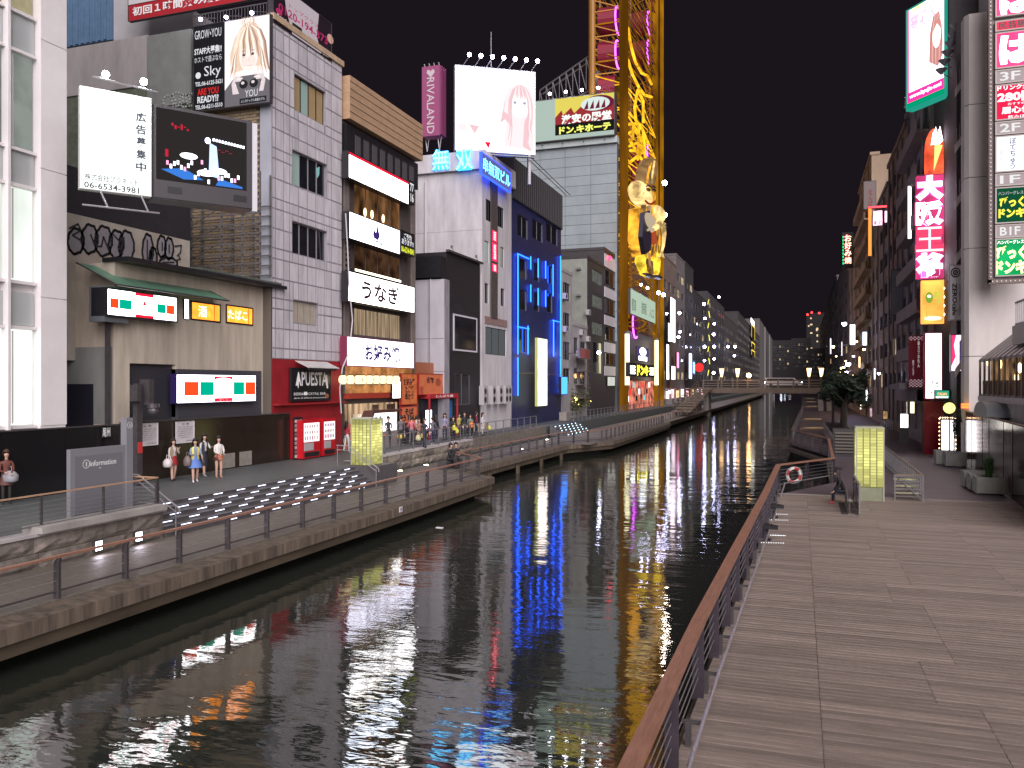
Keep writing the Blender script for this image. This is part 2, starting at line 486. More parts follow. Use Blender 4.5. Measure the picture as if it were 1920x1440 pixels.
# ---------------- railings
def railing(name, label, pts, zt, z0, gap, hand, handm, postm, wires=3, posty='flat', low=True, hw=.10, hh=.05, group=None, lean=0., brackets=False, wr=.008, thick=.14, posts=None):
    o = Vector((pts[0][0], pts[0][1], z0))
    G = Fr(o.x, o.y, z0, 0).make(name, label, 'railing', group)
    P = [Vector((x - o.x, y - o.y, 0)) for x, y in pts]
    H = zt - z0
    for i, (a, b) in enumerate(zip(P, P[1:])):
        d = (b - a); L_ = d.length; ang = math.degrees(math.atan2(d.y, d.x))
        nseg = max(1, round(L_ / 4.2)) if hw > .12 else 1
        for s in range(nseg):
            q = a + d * (s / nseg)
            MB().box(.004, -hw / 2, H - hh, L_ / nseg - .004, hw / 2, H).build('handrail', handm, G, q, ang)
        if low: MB().tube((0, 0, .16), (L_, 0, .16), .025, 6).build('lower_rail', postm, G, a, ang)
        for k in range(wires):
            z = .16 + (H - .26) * (k + 1) / (wires + 1)
            MB().tube((0, 0, z), (L_, 0, z), wr, 4).build('wire', LSTEEL, G, a, ang)
    if posts is None:
        posts = []
        for i, (a, b) in enumerate(zip(P, P[1:])):
            n = max(1, round((b - a).length / gap)); ang = math.degrees(math.atan2((b - a).y, (b - a).x))
            for k in range(n + (1 if i == len(P) - 2 else 0)): posts.append((a + (b - a) * k / n, ang))
    key = (posty, round(H, 2), thick)
    if key not in PC:
        m = MB()
        if posty == 'flat':      # thick plate whose head bends out to the rail
            t = thick
            m.prism([(-t / 2, 0), (t / 2, 0), (t / 2, H - .2), (t / 2 - .03, H - .11), (t / 2 - .10, H - hh), (-t / 2 - .03, H - hh), (-t / 2, H - .13)], -.035, -.012)
            m.prism([(-t / 2, 0), (t / 2, 0), (t / 2, H - .2), (t / 2 - .03, H - .11), (t / 2 - .10, H - hh), (-t / 2 - .03, H - hh), (-t / 2, H - .13)], .012, .035)
            m.box(-t / 2 - .01, -.05, 0, t / 2 + .01, .05, .012)
            m.box(-t / 2 + .01, -.011, .1, t / 2 - .02, .011, .22)
        elif posty == 'slim':
            m.box(-.03, -.022, 0, .03, .022, H - hh); m.box(-.06, -.05, 0, .06, .05, .012)
        else:
            m.tube((0, 0, 0), (0, 0, H - hh), .024, 8); m.tube((0, 0, 0), (0, 0, .015), .06, 8)
        PC[key] = m.mesh('post', postm)
    for p, ang in posts: link('post', PC[key], G, p, ang + 90)
    return G
ypos = [11.7, 13.6, 15.5, 17.3, 19.2] + [21.0 + 1.88 * i for i in range(9)]
railing('quay_railing', 'long steel railing with orange timber handrail along the near edge of the west boardwalk', [(-15.05, 4), (-15.05, 38.6), (-15.5, 39.3)], 1.92, LOW, 1.88, 1, RAILW, DSTEEL, 2, hw=.13, hh=.045,
        posts=[(Vector((0, y - 4, 0)), 90) for y in [4.2, 6.1, 8., 9.9] + ypos + [38.3]])
MB().tube((0, 0, 0), (0, 0, .1), .03).build('post', DSTEEL, kind='structure', loc=(-15.05, 38.3, 1.0)) if False else None
railing('quay_railing', 'steel railing with brown handrail along the recessed boardwalk where two men sit', [(-15.5, 39.3), (-17.6, 41.4), (-17.3, 60.6), (-15.1, 65.6), (-15.1, 97.6), (-16, 102.5)], 1.92, LOW, 1.7, 1, RAILW, DSTEEL, 2, hw=.1, hh=.045)
railing('quay_railing', 'distant thin railing along the west boardwalk towards the bridge', [(-15.6, 102.5), (-15.8, 148)], 1.95, LOW, 2.2, 1, RAILW, DSTEEL, 2, posty='slim', hw=.1)
railing('promenade_railing', 'slim grey railing on the stone wall in front of the information board', [(-18.12, 6), (-18.12, 19.85)], UP + .95, UP, 1.95, 1, mat('rail_timber_pale', (.42, .25, .15), .5, 0, .2, 4, (6, .5, 6)), STEEL, 5, posty='slim', hw=.06, hh=.035)
railing('promenade_railing', 'short return railing with pale handrail at the top of the steps', [(-18.14, 19.95), (-19.7, 19.95)], UP + .95, UP, 1.5, 1, MATS['rail_timber_pale'], STEEL, 5, posty='slim', hw=.06, hh=.035)
railing('promenade_railing', 'grey promenade railing in front of the takeaway shop crowd', [(-20.6, 35.4), (-21.05, 52), (-21.4, 68)], UP + 1.0, UP + .02, 1.75, 1, LSTEEL, STEEL, 3, posty='slim', hw=.05, hh=.045)
railing('promenade_railing', 'distant promenade railing before the bushes and the store entrance', [(-21.0, 79), (-20.75, 100), (-20.75, 150)], UP + 1.05, UP, 1.6, 1, LSTEEL, STEEL, 2, posty='slim', hw=.06, hh=.05)
def stair_rail(label, x0, y, s):
    G = Fr(x0, y, LOW, 0).make('stair_handrail', label, 'handrail')
    MB().path([(-1.9, 0, 1.82), (-1.3, 0, 1.80), (.15, 0, .9), (.25, 0, .82), (.25, 0, .7)], .025, 8).build('handrail', LSTEEL, G)
    MB().path([(-1.9, 0, 1.62), (-1.3, 0, 1.60), (.15, 0, .7)], .018, 8).build('lower_rail', LSTEEL, G)
    for a, z0, z1 in ((-1.85, UP - LOW, 1.80), (.12, 0, .9)): MB().tube((a, 0, z0), (a, 0, z1), .025, 8).build('post', STEEL, G)
stair_rail('bent steel handrail going down the steps beside the information board', -17.95, 20.35, 1)
stair_rail('bent steel handrail going down the steps beside the glowing glass box', -17.95, 32.9, 1)

# wall lights and ground lights
WL = em('wall_light_glow', (.93, .85, 1), 34)
for i, (y, lab) in enumerate(((15.95, 'square glowing light in the stone wall, nearer the frame edge'), (18.2, 'square glowing light in the stone wall below the information plinth'))):
    pass
for y, lab in ((gnd(184, 1040, LOW).y, 'small glowing wall light half hidden behind a railing post'), (gnd(263, 1022, LOW).y, 'small glowing wall light fully visible in the stone wall')):
    G = Fr(-17.86, y, LOW + .1, 90).make('wall_light', lab, 'wall light', 'recessed lights in the stone wall')
    MB().box(-.13, -.02, 0, .13, .08, .28).build('housing', DSTEEL, G)
    MB().box(-.105, -.03, .025, .105, -.021, .255).build('lens', WL, G)
UPL = em('ground_light_glow', (1, .95, .55), 26)
for (px, py), lab in zip([(760, 884), (808, 873), (852, 863), (985, 843), (1032, 825)], ['nearest the glowing glass box', 'second from the glowing glass box', 'third from the glowing glass box', 'beyond the seated men', 'farthest along the stone wall']):
    p = gnd(px, py, LOW)
    G = Fr(p.x - .3, p.y, LOW, 0).make('ground_light', 'round white boardwalk light under the stone wall, ' + lab, 'ground light', 'ground lights under the stone wall')
    MB().tube((0, 0, 0), (0, 0, .03), .16, 16).build('housing', DSTEEL, G)
    MB().tube((0, 0, .031), (0, 0, .04), .12, 16).build('lens', UPL, G)

# ---------------- east boardwalk
REDGE = [(-1.62, -10), (-1.6, 11), (-1.56, 13.4), (-1.44, 18.2), (-1.2, 27.5), (-1.02, 36.6), (1.35, 41.8), (1.62, 56.9), (-1.0, 67.5), (-.6, 90), (.3, 160), (1., 400)]
def quayr(name, z0, z1, m, grow):
    mb = MB()
    for (x, y), (x2, y2) in zip(REDGE, REDGE[1:]):
        mb.slab([(x + grow, y), (60, y), (60, y2), (x2 + grow, y2)], z0, z1)
    return mb.build(name, m, kind='structure')
quayr('quay_edge', .45, .7, STAIN, 0)
MB().box(-1.1, -10, .69, -.9, 36, .9).build('quay_beam', STAIN, kind='structure')
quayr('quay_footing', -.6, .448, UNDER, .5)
mb = MB()
for (x, y), (x2, y2) in zip(REDGE[5:], REDGE[6:]): mb.slab([(x + .3, y), (60, y), (60, y2), (x2 + .3, y2)], .902, LOW)
mb.build('pavement', PAVE2, kind='structure')
MB().box(7.9, -10, .902, 60, 36.6, LOW).build('pavement', PAVE2, kind='structure')
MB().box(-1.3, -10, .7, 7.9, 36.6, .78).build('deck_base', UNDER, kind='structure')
DK = Fr(0, 0, LOW, 0); DK.make('boardwalk_deck', 'broad grey brown timber boardwalk on the east bank', 'deck')
DK.e['kind'] = 'structure'; del DK.e['category']
y = 5.2; rows = []; JX = [.28, 2.42, 4.56, 6.70, 7.86]
near = []; far_mb = MB()
while y < 36.5:
    xe = next(a[0] + (b[0] - a[0]) * (y - a[1]) / (b[1] - a[1]) for a, b in zip(REDGE, REDGE[1:]) if a[1] <= y <= b[1]) + .16
    zone = int(y / 1.9) % 3
    xs = [xe] + ([j for j in JX] if zone != 1 else [JX[0], JX[1] - .55, JX[2] + .35, JX[3], JX[4]])
    for a, b in zip(xs, xs[1:]): near.append((y, a, b))
    y += .15
def inview(p):
    u = (math.tan(math.atan2(p[1], p[2]) + R(YAW)))
    return u < .64
cand = [t for t in near if inview((0, t[1], t[0])) and t[0] > 7.6]
keep = set(cand[:300])
for t in near:
    y, a, b = t[:3]; dz = random.uniform(-.0035, .0035); tl = random.uniform(-.002, .002)
    if t in keep: piece('plank', (b - a - .008, .112, .06), WOOD, DK, (a + .003, y, -.06 + dz))
    else: far_mb.box(a + .003, y, -.06, b - .004, y + .114, dz)
WOODF = mat('deck_board_far', (.205, .160, .137), .62, 0, .26, 3.5, (.6, 9, 1), .3, rvar=.12)
# tone varies board by board
nt = WOODF.node_tree; N = nt.nodes; L = nt.links
for nd in list(N):
    if nd.type == 'VECT_MATH':
        g = N.new('ShaderNodeNewGeometry'); mr = N.new('ShaderNodeMapRange'); mr.inputs['To Min'].default_value = .80; mr.inputs['To Max'].default_value = 1.20
        L.new(g.outputs['Random Per Island'], mr.inputs['Value']); mm = N.new('ShaderNodeMath'); mm.operation = 'MULTIPLY'
        src = nd.inputs['Scale'].links[0].from_socket
        L.new(src, mm.inputs[0]); L.new(mr.outputs[0], mm.inputs[1]); L.new(mm.outputs[0], nd.inputs['Scale'])
far_mb.build('plank', WOODF, DK, kind='stuff')
MB().box(-1.0, 36.5, .93, 7.86, 36.72, LOW + .004).build('kerb', CONC, kind='structure')
RR = [(-1.46, 4), (-1.46, 7.4), (-1.41, 12.4), (-1.28, 18.15), (-1.05, 27.5), (-.88, 37.6), (1.48, 41.9), (1.75, 57)]
GR = railing('boardwalk_railing', 'railing with broad orange brown timber handrail along the east boardwalk', RR[:7], 2.13, LOW - .02, 2.1, 1, RAILW, mat('rail_plate', (.075, .06, .075), .4, .5, .2, 4), 5, hw=.2, hh=.055, thick=.16, low=False)
# the bright pipe set inside the foot of the rail
mb = MB().path([(x + .27 + 1.46, y - 4, .34) for x, y in RR[:6]] + [(1.3 + 1.46, 41.4 - 4, .34)], .028, 8); mb.build('foot_rail', LSTEEL, GR)
for i in range(18):
    y = 5 + i * 1.9; x = next(a[0] + (b[0] - a[0]) * (y - a[1]) / (b[1] - a[1]) for a, b in zip(RR, RR[1:]) if a[1] <= y <= b[1])
    MB().box(0, -.02, .30, .27, .02, .345).box(.05, -.05, 0.02, .12, .05, .34).build('foot_bracket', DSTEEL, GR, (x + 1.46, y - 4, 0))
railing('boardwalk_railing', 'reddish handrail railing running back beside the recessed bay of water', [RR[6], RR[7], (-.6, 67.3)], 2.13, LOW, 2.2, 1, RAILW, DSTEEL, 4, hw=.14)
railing('boardwalk_railing', 'far railing along the lower walk with lit steps', [(-.6, 67.3), (-.2, 100), (.5, 145)], 2.05, LOW, 2.6, 1, RAILW, DSTEEL, 2, posty='slim', hw=.1)
# ================================================================ west bank, near buildings
# ---- A. white curtain wall building at the frame edge
FA = Fr(-23.75, 0, 0, 90)
A0, A1 = 6.0, FA.at(123, 700)[0]
G = FA.sub(A0, 0, 0).make('office_building', 'white metal clad building with tall lit glass bays at the frame edge', 'building')
W = A1 - A0
zb = 4.12
WM = mat('white_metal', (.74, .70, .70), .35, 0, .05, 1.2)
SPAN = mat('spandrel_glass', (.40, .42, .42), .15, 0, .05, 1)
MB().box(0, .35, zb, W, 10, 32).box(W - 1.0, 0, zb, W, .35, 32).build('wall', WM, G)
for k in range(8):
    z = zb + .1 + k * 4.27
    MB().box(W - 1.0, -.03, z, W + .02, -.002, z + 4.24).build('panel', WM, G)
LITW = [em('window_bright', (.93, 1, .94), 1.0, .28, .6, (1, .8, .3)), em('window_bright_top', (.93, 1, .92), .85, .32, .6, (1, .8, .3)), em('window_dim', (.42, .46, .42), .42, .3, .8), em('window_yellow', (.9, .78, .48), .40, .35, .8)]
BLIND = mat('blind_white', (.6, .6, .58), .6)
zz = [(.15, 3.25, 0), (4.85, 7.85, 1), (9.15, 12.2, 2), (13.6, 16.6, 3), (18., 21., 3), (22.3, 25.3, 2)]
xb = [W - 1.0 - 1.13 * (i + 1) for i in range(7)]
for bi, x in enumerate(xb):
    MB().box(x - .045, .0, zb, x + .045, .34, 32).build('mullion', WM, G)
    for z0, z1, k in zz:
        if bi < 4:
            f = MB().box(.05, .12, z0 + zb - .12, 1.08, .3, z0 + zb - .02).box(.05, .12, z1 + zb + .02, 1.08, .3, z1 + zb + .12).box(.046, .2, z0 + zb - .021, .075, .3, z1 + zb + .021).build('window_frame', WM, G, (x, 0, 0))
            MB().box(.06, .28, z0 + zb, 1.07, .30, z1 + zb).build('pane', LITW[k], f)
            if k != 3:
                MB().box(.12, .24, z0 + zb + .05, .16, .275, z1 + zb - .05).box(.21, .24, z0 + zb + .05, .25, .275, z1 + zb - .05).box(.30, .24, z0 + zb + .05, .34, .275, z1 + zb - .05).build('blind', BLIND, f)
        MB().box(.055, .22, z1 + zb + .14, 1.075, .29, z1 + zb + 1.22).build('spandrel', SPAN, G, (x, 0, 0))
    
# ---- black and brown hoardings in front of the sites
HB = mat('hoarding_black', (.010, .010, .011), .16, 0, .1, .7, spec=.6)
HBR = mat('hoarding_brown', (.026, .018, .014), .16, 0, .2, .7, spec=.5, rvar=.05)
HBR2 = mat('hoarding_wine', (.036, .019, .017), .13, 0, .25, .7, spec=.35, rvar=.05)
def hoarding(fr, x0, x1, z0, z1, pw, m, label, x_off=0.):
    G = fr.sub(x0, x_off, z0).make('site_hoarding', label, 'hoarding')
    n = max(1, round((x1 - x0) / pw)); w_ = (x1 - x0) / n
    for i in range(n):
        piece('panel', (w_ - .02, .05, z1 - z0), m, G, (i * w_ + .01, (i % 2) * .006, 0))
    MB().box(0, -.02, z1 - z0 + .001, x1 - x0, .08, z1 - z0 + .05).build('top_rail', DSTEEL, G)
    MB().box(0, .06, 0, x1 - x0, .1, z1 - z0 - .01).build('backing', DSTEEL, G)
    return G
y215 = FA.at(224, 800)[0]
hoarding(FA, 5, y215, UP, 4.08, 2.4, HB, 'glossy black hoarding under the white glass building')
y545 = FA.at(543, 820)[0]
HG = hoarding(FA, y215 + .05, y545, UP, 4.14, 1.85, HBR, 'glossy dark brown hoarding behind the four standing women', -.02)
# notices
for l, yt, yb, r, lab in ((254, 795, 838, 296, 'white notice board with Japanese rules nearest the information board'), (330, 791, 832, 364, 'white notice board with Japanese rules behind the woman in yellow')):
    sg = sign(FA, l, yt, yb, r, lab, mat('notice_white', (.62, .58, .60), .5), mat('notice_white', (1, 1, 1)), .03, -.1, [('注 意', .5, .12, .4, .09, INK)], 'notice_board', 'notice', 'notices on the brown hoarding', rim=.01)
    for k in range(6): text('河川敷での喫煙や飲酒はご遠慮ください危険です'[k:k + 14 + (k * 5) % 5], sg.W * .5, sg.H * (.74 - k * .095), sg.W * (.8 if k < 5 else .5), sg.H * .045, INK, sg, -.012)
    text('大阪市建設局', sg.W * .7, sg.H * .1, sg.W * .4, sg.H * .05, INK, sg, -.012)
# faded gold lettering on the brown hoarding is a reflection of neon: left to the gloss
# ---- C. lottery building
BEI = mat('render_beige', (.50, .43, .35), .85, 0, .20, 1.6, (1, 1.5, .22), .2)
FC = Fr(-24.3, 0, 0, 90)
c0 = FC.at(215, 600)[0]; c1 = FC.at(508, 600)[0]
C = FC.sub(c0, 0, 0).make('lottery_building', 'beige two storey building with lottery window signs and tiled eaves', 'building')
ops = []
def opx(B, l, yt, yb, r):
    x, z1 = B.at(l, yt); _, z0 = B.at(l, yb); return (x, z0, B.at(r, yt)[0], z1)
WC = c1 - c0
door = opx(C, 243, 681, 800, 330); win = opx(C, 329, 692, 782, 486)
slit = [opx(C, 357, 563, 600, 414), opx(C, 423, 570, 606, 475), opx(C, 344, 560, 598, 354)]
top = C.at(350, 515)[1]
mb = MB(); grid_wall(mb, 0, WC, 0, top, [door, win] + slit, .25)
mb.box(0, .36, 0, WC, 8, top).quad((0, 0, 0), (0, 0, top), (0, .36, top), (0, .36, 0)).quad((WC, 0, 0), (WC, .36, 0), (WC, .36, top), (WC, 0, top))
mb.build('wall', BEI, C)
MB().box(door[0], .2, door[1], door[2], .24, door[3]).build('shutter', mat('shutter_dark', (.035, .034, .042), .5), C)
DP = mat('dark_cladding', (.06, .06, .072), .45)
MB().box(win[0], -.12, win[1] - .9, win[2], .24, win[3]).build('cladding', DP, C)
for i in range(5): piece('panel', ((win[2] - win[0]) / 5 - .03, .02, .95), DP, C, (win[0] + i * (win[2] - win[0]) / 5 + .015, -.145, win[1] - .88))
for o, lab in zip(slit[:2], ('orange', 'orange')): window(C, o[0], o[1], o[2], o[3], 1, DP, BLK, .0, .08)
# eaves with round tiles
EAV = mat('eaves_green_grey', (.10, .115, .10), .7, 0, .2, 3)
zt = top
MB().box(-.1, -.75, zt, WC + .25, .5, zt + .16).build('eaves', BLK, C)
n = 34
for i in range(n):
    x = (WC * .42) + i * (WC * .58) / n
    MB().tube((x, -.70, zt + .22), (x, .6, zt + .34), .06, 6).build('roof_tile', EAV, C)
# side wall that looks back along the canal
SW = Fr(-28.5, c0 + 0.003, 0, 0)
C2 = FC.sub(c0 - .02, 4.3, 0)
MB().box(-.02, .1, 4.1, -.006, 4.3, 7.0).build('side_wall', mat('render_shaded', (.24, .24, .235), .85, 0, .2, 1, (1, 1, .3)), C)  # darker tone puts the shade on this return wall into its colour
MB().box(-.05, 1.0, 3.0, -.021, 2.6, 5.6).build('side_door', mat('door_black', (.02, .02, .03), .4), C)
MB().box(-.35, -.05, 2.0, -.25, .12, 9.0).box(-.42, -.12, 8.3, -.18, .18, 8.75).build('drainpipe', DSTEEL, C)
# projecting showcase with the lottery sign and green awning
bx = opx(C, 198, 538, 592, 334)
BXF = C.sub(bx[0] + .0, -.45, bx[1] + .0)
Lb = sign(C, 199, 538, 592, 333, 'long white lottery sign with green and orange squares under the green awning', WHITE, BLK, .7, -.5, [('たからくじ', .51, .38, .22, .26, mat('ink_red_print', (.42, .0, .02), .5), dict(bold=.03)), ('くじ', .52, .66, .12, .26, MATS.get('ink_red_print') or MATS['ink_black'], dict(bold=.03))], arms=False, rim=.06)
GRN = em('print_green', (.0, .42, .26), 1.0); ORG = em('print_orange', (1, .09, .02), .85); REDP = em('print_red', (.9, .015, .05), 1.0)
for a, b, m in ((.05, .16, ORG), (.17, .33, GRN), (.69, .82, GRN), (.83, .95, ORG)): flat(Lb, rect(a, .36, b, .7), m)
flat(Lb, rect(.38, .04, .64, .16), REDP); flat(Lb, rect(.38, .84, .64, .97), REDP); flat(Lb, rect(.355, .04, .37, .97), INK)
flat(Lb, oval(.51, .42, .035, .1, 3, 20, 380), REDP)
aw = opx(C, 146, 508, 545, 350)
G2 = C.sub(0, 0, 0)
zA = Lb.o.z - C.o.z + Lb.H
AG = C.sub(-.9, 0, zA).make('awning', 'sloping green translucent awning over the lottery sign', 'awning')
aw_l = 6.2
AWM = mat('awning_green', (.12, .28, .19), .35, 0, .15, 2)
for i in range(5):
    x = i * aw_l / 5
    mb = MB(); mb.v = [(x + .02, -1.0, .08), (x + aw_l / 5 - .02, -1.0, .08), (x + aw_l / 5 - .02, .9, .95), (x + .02, .9, .95), (x + .02, -1.0, .05), (x + aw_l / 5 - .02, -1.0, .05), (x + aw_l / 5 - .02, .9, .92), (x + .02, .9, .92)]
    mb.f = [(0, 1, 2, 3), (7, 6, 5, 4), (0, 4, 5, 1), (3, 2, 6, 7)]; mb.m = [0] * 4
    mb.build('panel', AWM, AG)
MB().path([(0, -1.02, .06), (aw_l, -1.02, .06)], .035).path([(0, -1.02, .06), (0, .9, .95)], .03).path([(aw_l, -1.02, .06), (aw_l, .9, .95)], .03).build('frame', DSTEEL, AG)
MB().box(-.9, -.42, zA - 1.25, .25, .3, zA + .05).build('display_case', mat('case_grey', (.11, .12, .13), .4), C)
MB().box(.0, 0, 0, .05, .05, 0.9).build('bracket', DSTEEL, C, (.6, -.5, zA - 1.9 - .9 + .0)) if False else None
s1 = sign(C, 358, 564, 599, 413, 'orange lit window sign with white characters beside the awning', em('sign_orange', (1, .30, .03), 2.0, .2, 2), BLK, .05, -.03, [('酒', .38, .5, .28, .6, em('lett_yellow_white', (1, .9, .6), 3))], arms=False, rim=.05)
flat(s1, rect(.78, .08, .8, .92), INK); 
s2 = sign(C, 424, 571, 605, 474, 'orange lit window sign with pink characters, farthest from the awning', MATS['sign_orange'], BLK, .05, -.03, [('たばこ', .42, .5, .7, .5, em('lett_white_pink', (1, .8, .85), 3))], arms=False, rim=.05)
flat(s2, rect(.82, .08, .84, .92), INK)
sign(C, 345, 560, 598, 354, 'narrow white lit panel between awning and orange sign', WHITE, BLK, .1, -.06, arms=False, rim=.02)
Lg = sign(C, 330, 701, 757, 480, 'large white lottery light box with orange and green squares above the brown hoarding', WHITE, em('rim_violet', (.2, .12, .6), .12), .3, -.4, [('ナンバーズ', .56, .42, .2, .2, mat('ink_teal_print', (.0, .2, .16), .5)), ('くじ', .57, .66, .08, .18, MATS['ink_red_print'])], arms=False, rim=.03)
for a, b, m in ((.09, .255, ORG), (.275, .44, GRN), (.69, .835, GRN), (.85, .99, ORG)): flat(Lg, rect(a, .26, b, .74), m)
flat(Lg, rect(.445, .06, .675, .22), REDP); flat(Lg, rect(.445, .84, .675, .97), REDP); flat(Lg, oval(.56, .22, .11, .1, 12, 180, 360), WHITE, y=-.012)
text('宝くじ', Lg.W * .56, Lg.H * .095, Lg.W * .12, Lg.H * .08, mat('ink_white', (.8, .8, .8), .5), Lg, -.014)
# rooftop pipes of the small building
# ---- graffiti wall and the dark bands behind
FG = Fr(-26.2, 0, 0, 90)
g0 = 16.5; g1 = FG.at(356, 470)[0]
zt_ = FG.at(356, 452)[1]; 
GW = FG.sub(g0, 0, 6.5).make('graffiti_wall', 'pale rooftop wall sprayed with bubble graffiti', 'wall')
LW = g1 - g0; HW = zt_ - 6.5
MB().box(0, 0, 0, LW, .4, HW).build('wall', mat('wall_cream', (.40, .36, .31), .85, 0, .15, 1), GW)
def gp(px, py): return GW.at(px, py, -.01)
SPR = mat('spray_black', (.03, .03, .035), .7); SPF = mat('spray_silver', (.27, .255, .275), .6, 0, .12, 3)
def blob(pts):   # pixel outlines of one letter on the wall
    q = [gp(*p) for p in pts]
    cx = sum(p[0] for p in q) / len(q); cz = sum(p[1] for p in q) / len(q)
    m = MB()
    ar = sum(q[i][0] * q[(i + 1) % len(q)][1] - q[(i + 1) % len(q)][0] * q[i][1] for i in range(len(q)))
    if ar < 0: q.reverse()
    m.prism(q, -.006, -.001); m.build('graffiti_fill', SPF, GW)
    m2 = MB(); ribbon(m2, q, .10, -.014, True, .006); m2.build('graffiti_line', SPR, GW)
def rnd(cx, cy, rx, ry, a=0, n=26, k=.06): return [(cx + rx * math.cos(R(i * 360 / n + a)) * (1 + k * math.sin(i * 2.1)), cy + ry * math.sin(R(i * 360 / n + a)) * (1 + k * math.cos(i * 1.7))) for i in range(n)]
for c in ((142, 452, 15, 24), (168, 448, 15, 27), (194, 452, 16, 28), (218, 458, 14, 26), (237, 463, 14, 30), (277, 470, 10, 31), (287, 484, 7, 20), (303, 462, 8, 20), (317, 466, 8, 20), (315, 494, 17, 11)): blob(rnd(*c))
ml = MB()
for pts in ([(130, 428), (146, 420), (152, 432), (136, 441), (150, 450)], [(170, 440), (178, 462), (190, 462), (194, 444), (204, 470)], [(212, 440), (224, 452), (232, 446), (226, 468)], [(276, 450), (276, 486)], [(304, 455), (304, 470)], [(317, 459), (317, 474)], [(305, 492), (326, 492)], [(328, 462), (340, 460), (338, 474), (332, 480)], [(335, 480), (338, 486), (330, 488)]):
    ribbon(ml, [gp(*p) for p in pts], .07, -.02, False, .006)
ml.build('graffiti_line', SPR, GW)
DBK = mat('dark_cladding_black', (.018, .017, .022), .5, 0, .2, 2)
FD = Fr(-26.8, 0, 0, 90)
building(FD, 60, 358, 395, 'dark_annex', 'black clad storey between the graffiti wall and the video screen', DBK, depth=9, zb=6.0, x0=15.0, x1=FD.at(357, 400)[0], ztop=FD.at(357, 402)[1] + .6, roof=False)

# ---- D. tall tiled building: side wall looks at the camera, front on the canal
FT = Fr(-23.8, 0, 0, 90)
t0 = FT.at(510, 400)[0]; t1 = FT.at(641, 400)[0]
TY = t0
T = FT.sub(t0, 0, UP).make('tiled_building', 'tall narrow building clad in pale lilac tiles above the red bar', 'building')
zr = T.at(510, 672)[1]; ztp = T.at(510, 35)[1]
TILE = mat('tile_lilac', (.52, .495, .525), .42, 0, .22, 2.2, (1, 1.6, .22), .08, var2=.07); JOINT = mat('tile_joint', (.25, .235, .26), .7, 0, .3, 1.5, (1, 1, .4))
tw = [opx(T, 552, 138, 205, 610), opx(T, 548, 280, 345, 613), opx(T, 548, 414, 474, 613), opx(T, 550, 562, 605, 596)]
WT = t1 - t0
mb = MB(); grid_wall(mb, 0, WT, zr, ztp, tw, .3)
mb.quad((WT, 0, zr), (WT, 12, zr), (WT, 12, ztp), (WT, 0, ztp)).quad((0, 0, ztp), (WT, 0, ztp), (WT, 12, ztp), (0, 12, ztp)).quad((0, .4, zr), (WT, .4, zr), (WT, .4, ztp), (0, .4, ztp))
mb.build('wall', JOINT, T)
xs = [0, .62, 1.45]; 
xs = [0, .28, .95, 1.45, 2.2, 3.0, 3.8, 4.6, 5.3, WT]
zs = [zr]; k = 0
while zs[-1] < ztp - .3:
    zs.append(min(ztp, zs[-1] + (.95 if k % 3 else .5))); k += 1
# cut the grid at the windows so every piece ends at an opening
for a, b in zip(xs, xs[1:]):
    for c, e in zip(zs, zs[1:]):
        segs = [(a, b, c, e)]
        for o in tw:
            ns = []
            for (p, q, r_, s_) in segs:
                if o[0] < q and o[2] > p and o[1] < s_ and o[3] > r_:
                    if p < o[0]: ns.append((p, o[0], r_, s_))
                    if q > o[2]: ns.append((o[2], q, r_, s_))
                    mx0, mx1 = max(p, o[0]), min(q, o[2])
                    if r_ < o[1]: ns.append((mx0, mx1, r_, o[1]))
                    if s_ > o[3]: ns.append((mx0, mx1, o[3], s_))
                else: ns.append((p, q, r_, s_))
            segs = ns
        for (p, q, r_, s_) in segs:
            if q - p > .12 and s_ - r_ > .1: piece('tile', (q - p - .085, .012, s_ - r_ - .075), TILE, T, (p + .042, -.013, r_ + .037))
CURT = mat('curtain_ochre', (.34, .24, .12), .8, 0, .2, 6, (1, 8, .3)); CURG = mat('curtain_mint', (.30, .42, .38), .6); CURB = mat('blind_beige', (.38, .33, .27), .8, 0, .1, 3)
ALU = mat('frame_aluminium', (.36, .34, .36), .4, .5)
window(T, *tw[0], 4, [CURT, CURG, CURT, CURT], BLK, .12, .05)
window(T, *tw[1], 4, [CURG, GLS, GLS, GLS], ALU, .12, .05)
window(T, *tw[2], 4, GLS, ALU, .12, .05)
window(T, *tw[3], 4, CURB, ALU, .12, .04)
MB().prism([(.05, 1.0), (.35, 1.15), (.3, .7), (.12, .5)], .0, .01).build('glass_sticker', mat('sticker_mint', (.25, .62, .58), .4), T, (tw[1][2] - .9, .1, tw[1][3] - 1.35))
MB().box(0, -.12, ztp + .002, WT + .05, .3, ztp + .3).build('parapet', mat('coping_tan', (.45, .33, .22), .8, 0, .2, 2), T)
